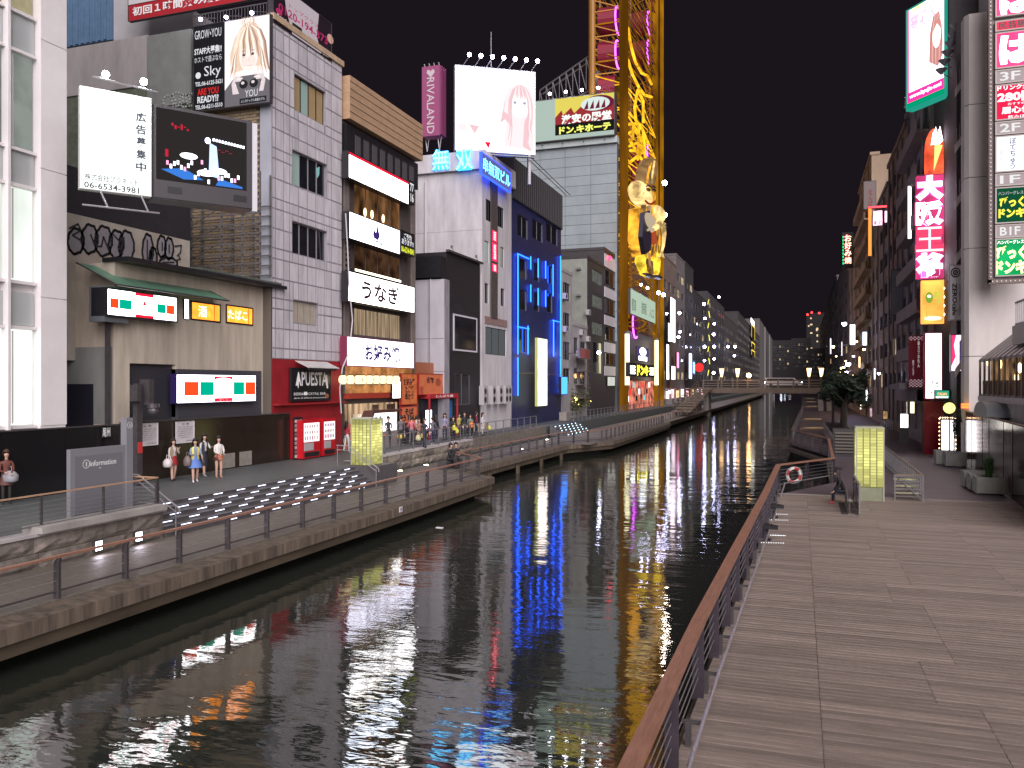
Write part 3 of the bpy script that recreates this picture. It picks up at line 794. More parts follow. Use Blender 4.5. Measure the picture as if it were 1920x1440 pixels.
# side wall of ochre bricks
BR = mat('brick_ochre', (.31, .235, .15), .85, 0, .2, 2, var2=.0); MOR = mat('mortar', (.13, .11, .09), .9)
SB = Fr(-38.0, TY - .02, UP, 0)
xr = SB.at(508, 300)[0]
SBt = SB.at(508, 35)[1]
T2 = SB.make('brick_side_building', 'deep brick and concrete block behind the video screen', 'building')
MB().box(0, 0, 2, xr - .7, WT - .1, SBt).box(xr - .72, 0, 2, xr + .0, .05, SBt).build('wall', MOR, T2)
xq = SB.at(490, 300)[0]
MB().box(xq, -.10, SB.at(500, 540)[1], xr + .08, -.002, SBt).build('corner_strip', mat('corner_grey', (.36, .37, .42), .6, 0, .1, 1), T2)
xl = SB.at(358, 300)[0]
zb0 = SB.at(450, 520)[1]; zb1 = SB.at(450, 195)[1]
mb = MB(); z = zb0; r = 0
while z < zb1:
    x = xl + (.18 if r % 2 else 0)
    while x < xq - .4:
        mb.box(x, -.03 + random.uniform(-.006, .006), z, x + .34, .01, z + .115); x += .37
    z += .145; r += 1
mb.build('brick', BR, T2, kind='stuff')
# upper concrete storey on the same face
def facepanel(fr, l, yt, yb, r, m, name, d=.12, y=-.02, parent=None):
    x0, z1 = fr.at(l, yt); _, z0 = fr.at(l, yb); x1, _ = fr.at(r, yt)
    return MB().box(0, 0, 0, x1 - x0, d, z1 - z0).build(name, m, parent or fr, (x0, y - d, z0))
facepanel(T2, 100, 98, 187, 280, CONC2, 'concrete_band', .10)
facepanel(T2, 280, 70, 205, 362, mat('panel_grey', (.22, .23, .22), .7, 0, .15, 1), 'grey_board', .14)
facepanel(T2, 100, 150, 420, 362, mat('ribbed_green', (.13, .15, .11), .8, 0, .3, 3), 'dark_wall', .04)
ml = MB()
for c in ((316, 190, 12, 12), (331, 185, 11, 13), (345, 188, 10, 12), (356, 186, 8, 12)):
    ribbon(ml, [T2.at(*p, -.22) for p in rnd(*c, 0, 12)], .09, -.18, True, .01)
ml.build('graffiti_line', mat('spray_pale', (.42, .45, .42), .7), T2)
ribs = []
# rooftop pieces above
RF = Fr(-45, TY + 4, 10, 0)
def roofthing(l, yt, yb, r, m, name, label, d=3.0, fr=RF, ribs=0):
    x0, z1 = fr.at(l, yt); _, z0 = fr.at(l, yb); x1, _ = fr.at(r, yt)
    Q = fr.sub(x0, 0, z0).make(name, label, 'building')
    MB().box(0, 0, 0, x1 - x0, d, z1 - z0).build('wall', m, Q)
    if ribs:
        n = int((x1 - x0) / ribs)
        for i in range(n): piece('panel', (ribs * .55, .06, z1 - z0 - .1), m, Q, (i * ribs + .05, -.06, .05))
    return Q
roofthing(60, -60, 100, 212, mat('blue_corrugated', (.09, .16, .26), .5, 0, .15, 3), 'rooftop_shed', 'blue corrugated shed on the roof behind the white building', ribs=.42)
roofthing(213, -60, 84, 300, mat('panel_pale', (.42, .41, .43), .6, 0, .08, 1), 'rooftop_hut', 'pale panelled rooftop hut under the red drinks banner')
roofthing(300, 30, 80, 362, MATS['panel_pale'], 'rooftop_box', 'low pale box beside the rooftop hut')
sign(RF, 240, -60, 40, 522, 'large rooftop banner board with red strip offering all you can drink', mat('board_white', (.6, .58, .58), .5), DSTEEL, .25, -1.6, [], arms=False, rim=.03)
BN = sign(RF, 241, 10, 41, 520, 'red banner strip with white characters above the host advert', mat('banner_red', (.42, .02, .03), .5), DSTEEL, .1, -1.8, [('初回１時間飲み放題！', .36, .48, .66, .62, mat('lett_white', (.85, .85, .85), .5), dict(bold=.03))], arms=False, rim=.02)
# balcony rail with lamps above the host advert
q = Fr(-45, TY + .6, 10, 0)
xa, za = q.at(362, 62); xb_, _ = q.at(508, 40)
RG = q.sub(xa, 0, za).make('roof_railing', 'grey roof railing above the host advert', 'railing')
Lr = xb_ - xa
MB().box(0, 0, .85, Lr, .05, .9).box(0, 0, .1, Lr, .05, .14).build('rail', STEEL, RG)
for i in range(26): piece('baluster', (.03, .03, .72), STEEL, RG, (i * Lr / 25.5, .01, .14))
def spot(p, label, group=None, m=BULB, r=.10, arm=None, name='floodlight'):
    G = Fr(p[0], p[1], p[2], 0).make(name, label, 'lamp', group)
    MB().ball((0, 0, 0), r, 10, 7).build('bulb', m, G)
    if arm:
        MB().tube((0, 0, r * .6), (arm[0], arm[1], arm[2]), .025, 6).build('arm', STEEL, G)
        MB().tube((0, 0, r * .5), (0, .0, r * 1.5), r * 1.15, 10, r2=r * .5).build('shade', DSTEEL, G)
    return G
for px, lab in ((376, 'nearest the red banner edge'), (424, 'in the middle of the three'), (472, 'above the blond portrait')):
    x, z = q.at(px, 36 if px < 400 else (32 if px < 450 else 24), -1.2); p = q.w(x, -1.2, z)
    spot(p, 'blue white floodlight over the host advert, ' + lab, 'floodlights over the host advert', BULB, .09, (0, 1.1, .5))
# host advert
HA = sign(T2, 362, 50, 211, 507, 'large host club advert, black text half and blond portrait half', mat('advert_black', (.012, .012, .016), .4), DSTEEL, .2, -.5, [], rim=.04)
LWH = em('lett_glow', (.9, .9, .95), .75); LRED = em('lett_red_glow', (.7, .03, .03), .8)
text('GROW⋆YOU', HA.W * .2, HA.H * .89, HA.W * .35, HA.H * .10, LWH, HA, -.012)
text('STAFF大募集!!', HA.W * .2, HA.H * .70, HA.W * .36, HA.H * .09, LWH, HA, -.012, .03)
text('ホストで遊ぶなら', HA.W * .2, HA.H * .60, HA.W * .36, HA.H * .07, LWH, HA, -.012)
text('Sky', HA.W * .26, HA.H * .44, HA.W * .22, HA.H * .15, LWH, HA, -.012)
MB().ball((HA.W * .07, -.01, HA.H * .42), .16, 12, 6, sq=(1, .1, 1)).build('emblem', LWH, HA)
text('TEL:06-6125-5621', HA.W * .21, HA.H * .32, HA.W * .36, HA.H * .05, LWH, HA, -.012, .02)
text('ARE YOU', HA.W * .2, HA.H * .225, HA.W * .28, HA.H * .08, LRED, HA, -.012, .03)
text('READY!?', HA.W * .2, HA.H * .135, HA.W * .28, HA.H * .08, LWH, HA, -.012, .03)
text('TEL:06-6211-5510', HA.W * .21, HA.H * .05, HA.W * .36, HA.H * .05, LWH, HA, -.012, .02)
flat(HA, rect(.42, .0, .995, .995), em('advert_pale', (1, .93, .95), .95), y=-.008)
SKIN = em('portrait_skin', (.95, .68, .60), .8); HAIR = em('portrait_hair', (.80, .58, .45), .62); HAIR2 = em('portrait_hair_dark', (.50, .30, .26), .5); GR1 = em('portrait_grey', (.30, .27, .30), .5); PINKH = em('portrait_hand', (.85, .72, .74), .85)
flat(HA, [(.42, .99), (.42, .80), (.55, .66), (.88, .66), (.99, .75), (.99, .99)], GR1, -.012)
HT = [em('hair_tone%d' % k, c_, s_) for k, (c_, s_) in enumerate((((1, .80, .66), .95), ((.92, .68, .52), .85), ((.80, .52, .40), .70), ((1, .90, .80), 1.05), ((.62, .36, .30), .6)))]
rh = random.Random(11)
def strand(G, pts, wd, m, y):
    mb = MB(); q = []
    for (x0_, z0_), (x1_, z1_) in zip(pts, pts[1:]): q.append((x0_, z0_))
    q.append(pts[-1]); n_ = len(q); L_, R_ = [], []
    for i, (x_, z_) in enumerate(q):
        w_ = wd * (1 - abs(2 * i / (n_ - 1) - .8) ** 1.5 * .55)
        L_.append((x_ - w_, z_)); R_.append((x_ + w_, z_))
    flat(G, L_ + R_[::-1], m, y, 'hair_strand', .002)
flat(HA, [(.50, .62), (.49, .40), (.55, .22), (.64, .10), (.73, .05), (.82, .08), (.90, .20), (.95, .38), (.96, .62), (.88, .56), (.60, .60)], HT[1], -.014)
for k in range(16):
    s0 = rh.uniform(-1, 1); x0_ = .73 + s0 * .05
    strand(HA, [(x0_, .07 + abs(s0) * .04), (.73 + s0 * .14, .16), (.73 + s0 * .20, .30), (.73 + s0 * .225, .45), (.73 + s0 * (.22 + rh.uniform(-.02, .04)), .60 + rh.uniform(-.05, .05))], .012 + .012 * rh.random(), HT[k % 5], -.016 - .0006 * k)
flat(HA, oval(.73, .455, .115, .165, 26), em('portrait_skin_pale', (1, .84, .78), .98), -.030)
flat(HA, oval(.775, .50, .05, .07, 16), em('portrait_blush', (1, .78, .72), .93), -.031); flat(HA, oval(.68, .50, .04, .06, 16), MATS['portrait_blush'], -.031)
for k in range(15):
    s0 = -1 + 2 * k / 14; x0_ = .735 + s0 * .02
    ln_ = .33 + .10 * abs(s0) + rh.uniform(-.03, .05)
    strand(HA, [(x0_, .09), (.73 + s0 * .07, .17), (.73 + s0 * .11, .26), (.73 + s0 * .125 + .01, ln_), (.73 + s0 * .13 + .015, ln_ + .06)], .007 + .007 * rh.random(), HT[(k * 3) % 5], -.033 - .0006 * k)
for k in range(9): strand(HA, [(.66 + .018 * k, .12), (.66 + .018 * k + rh.uniform(-.03, .03), .02 + .03 * rh.random()), (.67 + .017 * k, .0)], .006, HT[k % 3], -.0440 - .0004 * k)
for s0 in (-1, 1):
    for k in range(5): strand(HA, [(.73 + s0 * .13, .30), (.73 + s0 * (.15 + .01 * k), .42), (.73 + s0 * (.14 + .02 * k), .55), (.73 + s0 * (.17 + .02 * k), .66)], .008, HT[(k + 1) % 5], -.044 - .0004 * k)
for x in (.675, .785): flat(HA, oval(x, .43, .022, .011, 12), em('eye_brown', (.25, .14, .13), .6), -.0475); flat(HA, oval(x, .43, .008, .009, 8), INK, -.049); flat(HA, oval(x, .418, .026, .006, 10, 180, 360), INKB, -.0495); flat(HA, oval(x, .385, .03, .005, 8), HT[4], -.0475)
flat(HA, oval(.735, .545, .032, .012, 10, 0, 180), em('portrait_lip', (.85, .42, .42), .8), -.0475); flat(HA, oval(.735, .545, .026, .004, 10), em('portrait_teeth', (1, .95, .93), 1.), -.049)
flat(HA, [(.722, .50), (.735, .455), (.745, .50)], em('portrait_nose', (.95, .70, .63), .85), -.0475)
for s in (-1, 1):
    cx = .73 + s * .15
    flat(HA, [(cx - .05, .86), (cx - .065, .74), (cx - .03, .66), (cx + .04, .66), (cx + .065, .74), (cx + .04, .86)], PINKH, -.050)
    for k in range(4): flat(HA, oval(cx - s * (.05 - k * .012), .655 + k * .035, .042, .013, 10), em('portrait_finger', (.95, .82, .82), .95), -.0505 - .0003 * k)
flat(HA, [(.56, .72), (.9, .72), (.86, .88), (.62, .88)], GR1, -.0545); flat(HA, oval(.67, .76, .055, .05, 14), INK, -.057); flat(HA, oval(.80, .76, .055, .05, 14), INK, -.057); flat(HA, oval(.66, .745, .022, .018, 10), PINKH, -.059); flat(HA, oval(.79, .745, .022, .018, 10), PINKH, -.059)
text('YOU', HA.W * .77, HA.H * .13, HA.W * .16, HA.H * .08, LWH, HA, -.062); flat(HA, rect(.62, .92, .96, .985), INK, -.060); text('メンズナックル専属モデル', HA.W * .79, HA.H * .047, HA.W * .3, HA.H * .035, LWH, HA, -.066)
# rooftop board on the tile tower
RB = sign(FT, 512, -40, 42, 622, 'pink and black escort style board with phone number on the tiled building roof', mat('advert_black2', (.02, .012, .02), .4), DSTEEL, .3, -.02 - .0, [], arms=False, rim=.03)
P2 = em('board_pale_pink', (.72, .60, .66), .55); M2_ = em('board_magenta', (.42, .03, .12), .8)
flat(RB, [(.16, 0), (.2, .45), (.3, .96), (.8, .96), (.72, .6), (.76, 0)], P2, -.008)
text('0120-194-373', RB.W * .5, RB.H * .46, RB.W * .84, RB.H * .2, M2_, RB, -.014, .02)
text('トップクラス', RB.W * .5, RB.H * .66, RB.W * .5, RB.H * .1, M2_, RB, -.014)
for x, z, s in ((.13, .25, 'Bond'), (.42, .22, 'BondBond'), (.62, .1, 'All For You'), (.86, .08, 'AQUA')): text(s, RB.W * x, RB.H * z, RB.W * .14, RB.H * .05, LWH, RB, -.014)
flat(RB, oval(.09, .66, .05, .07, 14), M2_, -.012); flat(RB, oval(.86, .86, .05, .07, 14), M2_, -.012); flat(RB, rect(.3, .68, .46, .84), INK, -.012)
flat(RB, oval(.97, .42, .06, .12, 10), em('board_skin', (.75, .45, .36), .6), -.012)

# ---- frog company billboard (mascot left out) and video screen on rotated frames
px0 = ray(148, 260); 
def rot_frame(px, py, t, ang): 
    p = Vector((0, 0, CAMZ)) + ray(px, py) * t
    return Fr(p.x, p.y, 0, ang)
ANG = 90 - 36
FB = rot_frame(284, 300, 27.2, ANG)
BB = sign(FB, 149, 160, 353, 284, 'floodlit white advert board with phone number beside the video screen', em('board_lit', (.93, 1, .96), 1.5), mat('board_edge', (.6, .62, .6), .5), .3, 0, [], arms=False, rim=.03)
DI = mat('ink_slate', (.03, .035, .06), .5)
for i, ch in enumerate('広告募集中'): text(ch, BB.W * .85, BB.H * (.79 - i * .125), BB.W * .15, BB.H * .095, DI, BB, -.012, .03)
text('株式会社プラネット', BB.W * .44, BB.H * .125, BB.W * .74, BB.H * .062, INK, BB, -.012, .015)
text('06-6534-3981', BB.W * .44, BB.H * .045, BB.W * .76, BB.H * .062, INK, BB, -.012, .02)
# a plain green and ochre shape stands where the mascot is
OC = mat('print_ochre', (.55, .30, .05), .5); GP = mat('print_leaf_green', (.08, .42, .08), .5)
FRT = BB.H
x_, z_ = BB.W, BB.H
MB().path([(BB.W * .12, -.75, BB.H + .12), (BB.W * 1.02, -.75, BB.H + .0)], .03).build('lamp_bar', LSTEEL, BB)
for a, lab in ((.3, 'over the middle of the advert board'), (.82, 'over the corner of the advert board beside the screen')):
    p = BB.w(BB.W * a, -.75, BB.H + .25)
    spot(p, 'dazzling floodlight ' + lab, 'floodlights of the advert board', em('flood_dazzle', (.9, .95, 1), 60), .11, None)
MB().path([(0, -.6, -.62), (BB.W * 1.06, -.6, -.62)], .03).path([(BB.W * .28, 0.0, -.0), (BB.W * .34, -.6, -.62)], .03).path([(BB.W * .85, 0.0, 0), (BB.W * .9, -.6, -.62)], .03).build('lower_bar', LSTEEL, BB)
FV = rot_frame(286, 300, 27.3, ANG)
VS = sign(FV, 286, 194, 371, 472, 'big video screen in a dark housing showing a night fountain picture', em('screen_dark', (.10, .085, .085), .25), mat('screen_housing', (.055, .05, .06), .45), .9, 0, [], 'video_screen', 'screen', arms=False, rim=.02)
GH = mat('screen_bezel', (.045, .04, .045), .4)
MB().box(.03, -.06, .03, VS.W - .03, -.022, VS.H * .20).box(.03, -.06, VS.H * .2, VS.W * .03, -.022, VS.H - .03).box(VS.W * .94, -.06, VS.H * .2, VS.W - .03, -.022, VS.H - .03).box(VS.W * .03, -.06, VS.H * .965, VS.W * .94, -.022, VS.H - .03).build('bezel', GH, VS)
for a in (.14, .80): MB().box(VS.W * a, -.07, VS.H * .07, VS.W * (a + .14), -.061, VS.H * .14).build('vent', BLK, VS)
SW_ = em('screen_white', (.85, .9, 1), 3.0); SBL = em('screen_blue', (.05, .22, .75), .9); SR = em('screen_red', (.6, .02, .05), .9)
flat(VS, [(.56, .32), (.63, .35), (.66, .70), (.55, .68)], em('screen_beam', (.45, .6, 1), 1.6), -.01)
flat(VS, oval(.54, .30, .03, .035, 12), em('screen_spot', (.55, .6, 1), 5), -.014)
for i in range(11): flat(VS, rect(.59 + i * .031, .265 + i * .003, .61 + i * .031, .295 + i * .003), SW_, -.014)
for i in range(22):
    x = .13 + i * .034; z = .58 + .10 * math.sin(i * 1.7) * (1 if 6 < i < 16 else .3) + i * .004
    flat(VS, rect(x, z, x + .022, z + .045), SW_ if i % 5 else em('screen_pink', (.9, .3, .5), 2), -.014)
for a, b in ((.25, .50), (.42, .66), (.55, .62)):
    flat(VS, oval(a + .1, b, .09, .035, 10), SW_, -.012)
flat(VS, [(.08, .68), (.3, .64), (.5, .74), (.3, .76)], SBL, -.011); flat(VS, [(.66, .70), (.9, .76), (.9, .78), (.62, .78)], SBL, -.011); flat(VS, rect(.12, .46, .15, .54), SR, -.012)
for i in range(6): flat(VS, rect(.18 + i * .03, .17 + .02 * (i % 3), .2 + i * .03, .2 + .03 * (i % 2)), SR, -.012)
for i in range(4): flat(VS, rect(.64 + i * .04, .38 + .02 * (i % 2), .67 + i * .04, .385 + .02 * (i % 2)), SR, -.012)
MB().box(VS.W + .005, -.05, -.05, VS.W + .18, .5, VS.H * .98).build('side_fin', mat('fin_white', (.55, .54, .58), .5), VS)
# scaffold of angle iron below the screen
sx0, sz1 = T2.at(358, 392, -1.0); sx1, _ = T2.at(487, 392, -1.0); _, sz0 = T2.at(358, 520, -1.0)
SC = T2.sub(sx0, -1.0, sz0).make('scaffold', 'angle iron scaffold standing under the video screen', 'scaffold')
Ws, Hs = sx1 - sx0, sz1 - sz0
for yy in (0, .8):
    for a in (0, .45, .75, 1): MB().box(Ws * a - .04, yy, 0, Ws * a + .04, yy + .05, Hs + 1.5).build('upright', STEEL, SC)
    for k in range(8): MB().box(-.1, yy - .05, Hs * k / 7, Ws + .1, yy - .002, Hs * k / 7 + .06).build('crossbar', STEEL, SC)
for k in range(4): MB().tube((0, .02, Hs * k / 4), (Ws * .45, .02, Hs * (k + 1) / 4), .03, 4).tube((Ws, .02, Hs * k / 4), (Ws * .45, .02, Hs * (k + 1) / 4), .03, 4).build('brace', STEEL, SC)

# ---- E. red bar and vending machines below the tile tower
RW = mat('bar_red', (.27, .012, .018), .55, 0, .2, 1.5)
bar = [opx(T, 545, 688, 752, 621)]
MB().box(0, .0, 0, WT, 8, zr - .01).build('bar_wall', RW, T)
MB().box(-.02, -.03, 0, 1.1, -.001, 2.2).build('wall_patch', mat('bar_red_dark', (.13, .008, .012), .6), T)
AP = sign(T, 546, 689, 753, 620, 'black bar sign with white gothic lettering on the red front', mat('bar_sign_black', (.01, .01, .012), .3), BLK, .12, -.2, [('APUESTA', .5, .33, .8, .42, mat('lett_white', (1, 1, 1)), dict(bold=.02)), ('BEER&COCKTAIL BAR', .46, .78, .8, .08, MATS['lett_white']), ('darts & billiard amusement', .46, .9, .8, .05, MATS['lett_white'])], arms=False)
flat(AP, [(.12, .45), (.17, .2), (.2, .2), (.17, .62)], MATS['lett_white']); flat(AP, [(.86, .2), (.9, .2), (.93, .62), (.89, .62)], MATS['lett_white'])
flat(AP, rect(.3, .72, .38, .82), MATS['lett_white'], -.016); flat(AP, oval(.9, .86, .05, .08, 8), mat('print_brown', (.3, .12, .05), .6))
x0, z1 = T.at(549, 676); x1, z0 = T.at(609, 690)
AQ = T.sub(x0, -.9, T.at(549, 690)[1]).make('shop_canopy', 'small ribbed white canopy above the black bar sign', 'canopy')
for i in range(6):
    a = i * (x1 - x0) / 6
    mb = MB(); mb.slab([(a + .01, 0), (a + (x1 - x0) / 6 - .01, 0), (a + (x1 - x0) / 6 - .01, .85), (a + .01, .85)], .0, .03); o = mb.build('slat', mat('canopy_white', (.5, .48, .47), .6, 0, .25, 4), AQ); o.rotation_euler = (R(24), 0, 0)
MB().box(.1, .0, -.1, x1 - x0 - .3, .1, .02).build('front_box', BLK, AQ)
xA = T.at(512, 753)[0]
MB().box(.05, -.35, zr * .545, WT - .1, -.002, zr * .545 + .08).build('ledge', mat('bar_red2', (.30, .015, .02), .5), T)
VB = mat('vending_red', (.50, .010, .018), .3, coat=.3)
def vending(l, r, yt, yb, lab, seed):
    x0, z1 = T.at(l, yt, -.75); x1, _ = T.at(r, yt, -.75)
    G = T.sub(x0, -.75, 0).make('vending_machine', lab, 'vending machine', 'vending machines in front of the red bar')
    W_, H_ = x1 - x0, 1.95
    MB().box(0, 0, .05, W_, .72, H_).build('cabinet', VB, G)
    MB().box(.08, -.02, .85, W_ - .08, -.002, H_ - .16).build('display', em('vend_light', (1, .9, .95), 1.15), G)
    rr = random.Random(seed)
    cols = [mat('can_%s' % n_, c_, .4) for n_, c_ in (('red', (.5, .03, .03)), ('green', (.05, .3, .1)), ('blue', (.05, .1, .4)), ('tan', (.4, .3, .15)))]
    for row in range(3):
        for k in range(6):
            MB().box(0, 0, 0, .065, .012, .14 + .05 * (row == 0)).build('drink', rr.choice(cols), G, (.13 + k * (W_ - .26) / 6, -.034, .95 + row * .3))
    MB().box(.12, -.03, .12, W_ - .12, -.002, .34).build('flap', BLK, G)
    MB().box(.1, -.025, .42, W_ * .6, -.002, .8).build('coin_panel', mat('vend_grey', (.4, .38, .4), .4), G)
    return G
vending(568, 600, 772, 850, 'red drinks vending machine with glowing top, nearer the poster rack', 1)
vending(606, 629, 768, 846, 'red drinks vending machine beside the eel restaurant entrance', 2)
GP_ = T.sub(T.at(548, 777, -.3)[0], -.4, 0).make('poster_rack', 'tall black rack of small photos beside the vending machines', 'rack')
MB().box(0, 0, 0, .75, .08, 2.1).build('board', BLK, GP_)
for r_ in range(9):
    for k in range(3): MB().box(0, 0, 0, .17, .01, .15).build('photo', mat('photo_%d' % ((r_ * 3 + k) % 4), [(.5, .48, .48), (.3, .28, .3), (.42, .36, .33), (.15, .14, .16)][(r_ * 3 + k) % 4], .4), GP_, (.06 + k * .22, -.012, .1 + r_ * .215))
# ================================================================ west bank, middle and far buildings
FM = Fr(-23.8, 0, 0, 90)
# ---- F. restaurant building with four stacked light boxes
DBR = mat('dark_brown_wall', (.075, .06, .055), .6, 0, .2, 2); TAN = mat('tile_tan', (.40, .255, .155), .7, 0, .18, 1.6, (1, 1, 3))
LITB = em('window_amber', (.85, .40, .16), .13, .8, 1.0, (1, 1, .5)); LITD = em('window_amber_dim', (.5, .24, .12), .09, .8, .9); LITY = em('window_straw', (1, .72, .46), .26, .5, 2.2, (1, 3, .15))
AMB = mat('amber_glass', (.05, .025, .015), .12)
E_ = building(FM, 643, 776, 225, 'restaurant_building', 'dark brown restaurant building with four stacked white light box signs', DBR,
    [(664, 342, 410, 752, 4, LITB), (664, 456, 512, 752, 4, LITD), (664, 576, 628, 752, 4, LITY)], depth=9, zb=UP, off=.15)
SIDE = mat('side_column', (.17, .14, .13), .6, 0, .2, 3)
H_ = E_.H
a = E_.at(643, 178)[1]
PB = MB().box(-.1, -.5, H_ + .02, E_.W + .3, 9, H_ + 2.4).build('parapet_cladding', TAN, E_)
for k in range(5): MB().box(-.11, -.52, H_ + .4 + k * .42, E_.W + .31, -.501, H_ + .42 + k * .42).build('joint', DBR, E_)
MB().box(-.05, -.25, H_ - 1.9, E_.W + .1, -.002, H_ - .2).build('black_band', BLK, E_)  # black band just below the parapet cladding
for k in range(8):
    x = E_.W * .1 + k * E_.W * .11
    MB().box(x, -.27, H_ - 1.7, x + .6, -.252, H_ - .6).build('slot_window', mat('slot_glass', (.09, .08, .09), .2), E_)
for x in (0, E_.W - .5): MB().box(x, -.12, 3.2, x + .5, -.003, H_ - 2.).build('pilaster', SIDE, E_)
for k in range(12): MB().box(.05, -.2, 8.5 + k * .3, .45, -.121, 8.6 + k * .3).build('louvre', BLK, E_)
# lamps and lanterns glowing inside the upper windows
for (px, py), s in (((684, 398), 1), ((697, 402), 1), ((718, 410), 1)):
    x, z = E_.at(px, py, .0); MB().ball((x, -.02, z), .2, 8, 6, sq=(.8, .3, 1.3)).build('hanging_lamp', em('lamp_peach', (1, .62, .35), 3), E_)
RIMV = em('rim_blue', (.15, .15, .9), 1.2)
HS = dict(bold=.02)
S1 = sign(FM, 653, 282, 333, 766, 'topmost long white light box with red upper band on the restaurant building', WHITE, BLK, .4, -.55, [('和食居酒屋', .58, .5, .24, .2, mat('ink_faint', (.55, .5, .5), .5))])
flat(S1, rect(.0, .0, 1, .13), REDP, -.008)
sign(FM, 767, 337, 381, 777, 'narrow black sign strip with white numbers beside the topmost light box', BLK, BLK, .2, -.5, [('77\n16', .5, .5, .7, .8, LWH, dict(bold=.03))], arms=False)
S2 = sign(FM, 654, 395, 447, 750, 'second light box from the top, white with a dark blue figure', COOLW, BLK, .4, -.55, [('黒毛和牛', .2, .5, .3, .3, mat('ink_grey', (.35, .3, .4), .5))])
flat(S2, [(.44, .55), (.46, .35), (.50, .45), (.53, .1), (.56, .40), (.58, .52), (.54, .72), (.46, .68)], INKP); flat(S2, rect(.46, .74, .56, .80), INKP); flat(S2, oval(.6, .82, .02, .1, 8), INKP)
sign(FM, 751, 430, 474, 777, 'black sign with white text and yellow phone number beside the second light box', BLK, BLK, .3, -.55, [('ご予約\nあります!!', .5, .34, .85, .5, LWH, dict(bold=.03)), ('06-6214-0041', .5, .8, .9, .26, em('lett_yellow', (.75, .8, .05), 1.1), dict(bold=.03))])
S3 = sign(FM, 652, 507, 565, 777, 'third light box, white with big brown brushed eel characters', WHITE, BLK, .4, -.6, [('うなぎ', .46, .5, .56, .66, INKB, dict(bold=.035)), ('江戸焼', .13, .38, .16, .2, INKB), ('食\n堂', .93, .6, .06, .5, INKB), ('食\n事', .83, .58, .06, .45, INKB)])
sign(FM, 665, 503, 508, 752, 'thin lit strip above the eel sign', WARMW, BLK, .3, -.45, arms=False, rim=.01)
S4 = sign(FM, 650, 630, 686, 776, 'lowest light box, bluish white with purple okonomiyaki characters', em('sign_lilac_white', (.86, .84, 1), 3.2), em('rim_pink', (.9, .15, .3), .25), .4, -.6, [('お好み焼', .50, .5, .52, .62, INKP, dict(bold=.035)), ('大阪\n名物', .13, .5, .14, .6, MATS['ink_grey']), ('たこ焼', .86, .32, .16, .26, INKP), ('串かつ', .86, .68, .2, .26, INKP)], rim=.04)
# hanging cable
MB().path([FM.w(*(lambda a: (a[0], -.7, a[1]))(FM.at(x, y, -.7))) for x, y in ((648, 400), (652, 470), (655, 540), (661, 600), (655, 660), (642, 690), (637, 730), (640, 775))], .035, 6).build('hanging_cable', mat('cable_white', (.5, .48, .5), .5), label='loose white cable hanging down over the light boxes', category='cable')
# shop front at street level
def sp(l, yt, yb, r, off=0.): 
    x0, z1 = E_.at(l, yt, off); _, z0 = E_.at(l, yb, off); return x0, z0, E_.at(r, yt, off)[0], z1
SHIN = em('shop_inside', (1, .66, .40), .40, .7, 1.6, (1, 2, .3))
MB().box(.1, -.3, 2.9, E_.W, -.002, 3.2).build('shop_fascia', mat('fascia_red', (.4, .05, .03), .5), E_); MB().box(.05, -.12, 3.21, E_.W * .98, -.004, 4.75).build('lantern_glow_band', em('band_lantern_glow', (1, .42, .14), .42, .5, 1.2), E_)  # upper wall band glows orange in place of lantern light falling on it
MB().box(.1, -.06, .1, E_.W * .72, -.03, 2.6).build('shop_front', SHIN, E_)
DW = mat('door_wood', (.06, .035, .025), .5)
for a, b in ((.36, .44), (.56, .60), (.60, .68)): MB().box(E_.W * a, -.10, .1, E_.W * b, -.062, 2.5).build('door_panel', DW, E_)
MB().box(.1, -.12, .1, .95, -.062, 1.5).build('poster', mat('poster_orange', (.6, .14, .05), .5, 0, .5, 5), E_)
for i in range(8): MB().box(0, 0, 0, .2, .01, .26).build('menu', mat('menu_cream', (.6, .5, .35), .5), E_, (1.0 + (i % 4) * .25, -.075, 1.4 + .35 * (i // 4)))
LAN = em('lantern_cream', (1, .80, .46), 1.5)
lg = 'paper lanterns over the takeaway shop'
for i in range(9):
    px = 643 + i * 14.5 if i < 3 else 668 + (i - 2) * 12.5
    x, z = FM.at(px, 712, -.75); p = FM.w(x, -.75, z)
    Gq = Fr(p.x, p.y, p.z - .28, 90).make('paper_lantern', '%s glowing paper lantern from the red bar over the takeaway shop' % ORD[i], 'lantern', lg)
    MB().ball((0, 0, .28), .28, 10, 8, sq=(.85, .85, 1)).build('shade', LAN, Gq)
    MB().tube((0, 0, -.02), (0, 0, .04), .12, 8).tube((0, 0, .52), (0, 0, .58), .12, 8).build('rim', BLK, Gq)
    text('た' if i % 2 else '串', 0, .28, .2, .22, INKB, Gq, -.26)
ORW = mat('panel_orange', (.62, .17, .07), .5, 0, .1, 3)
for l, yt, yb, r, lab, tx in ((752, 700, 760, 782, 'orange shop panel with brown brushed characters beside the doorway', [('お好み焼\nたこ焼\n串かつ', .5, .5, .7, .7, INKB, dict(bold=.04))]), (785, 700, 741, 836, 'orange shop panel with a drawn figure above the blue curtain', [('名物', .4, .3, .25, .3, INKB, dict(bold=.03))])):
    P_ = sign(FM, l, yt, yb, r, lab, em('panel_orange_lit', (.75, .20, .07), .55, .2, 2) if l < 784 else ORW, mat('frame_red', (.3, .02, .02), .5), .15, -.3, tx, arms=False)
    if l > 784:
        flat(P_, oval(.7, .4, .1, .2, 10), mat('print_rust', (.35, .08, .04), .5)); 
        for k in range(4): flat(P_, rect(.05 + k * .03, .6, .065 + k * .03, .95), mat('print_darkred', (.25, .02, .02), .5)); flat(P_, rect(.85 + k * .03, .6, .865 + k * .03, .95), MATS['print_darkred'])
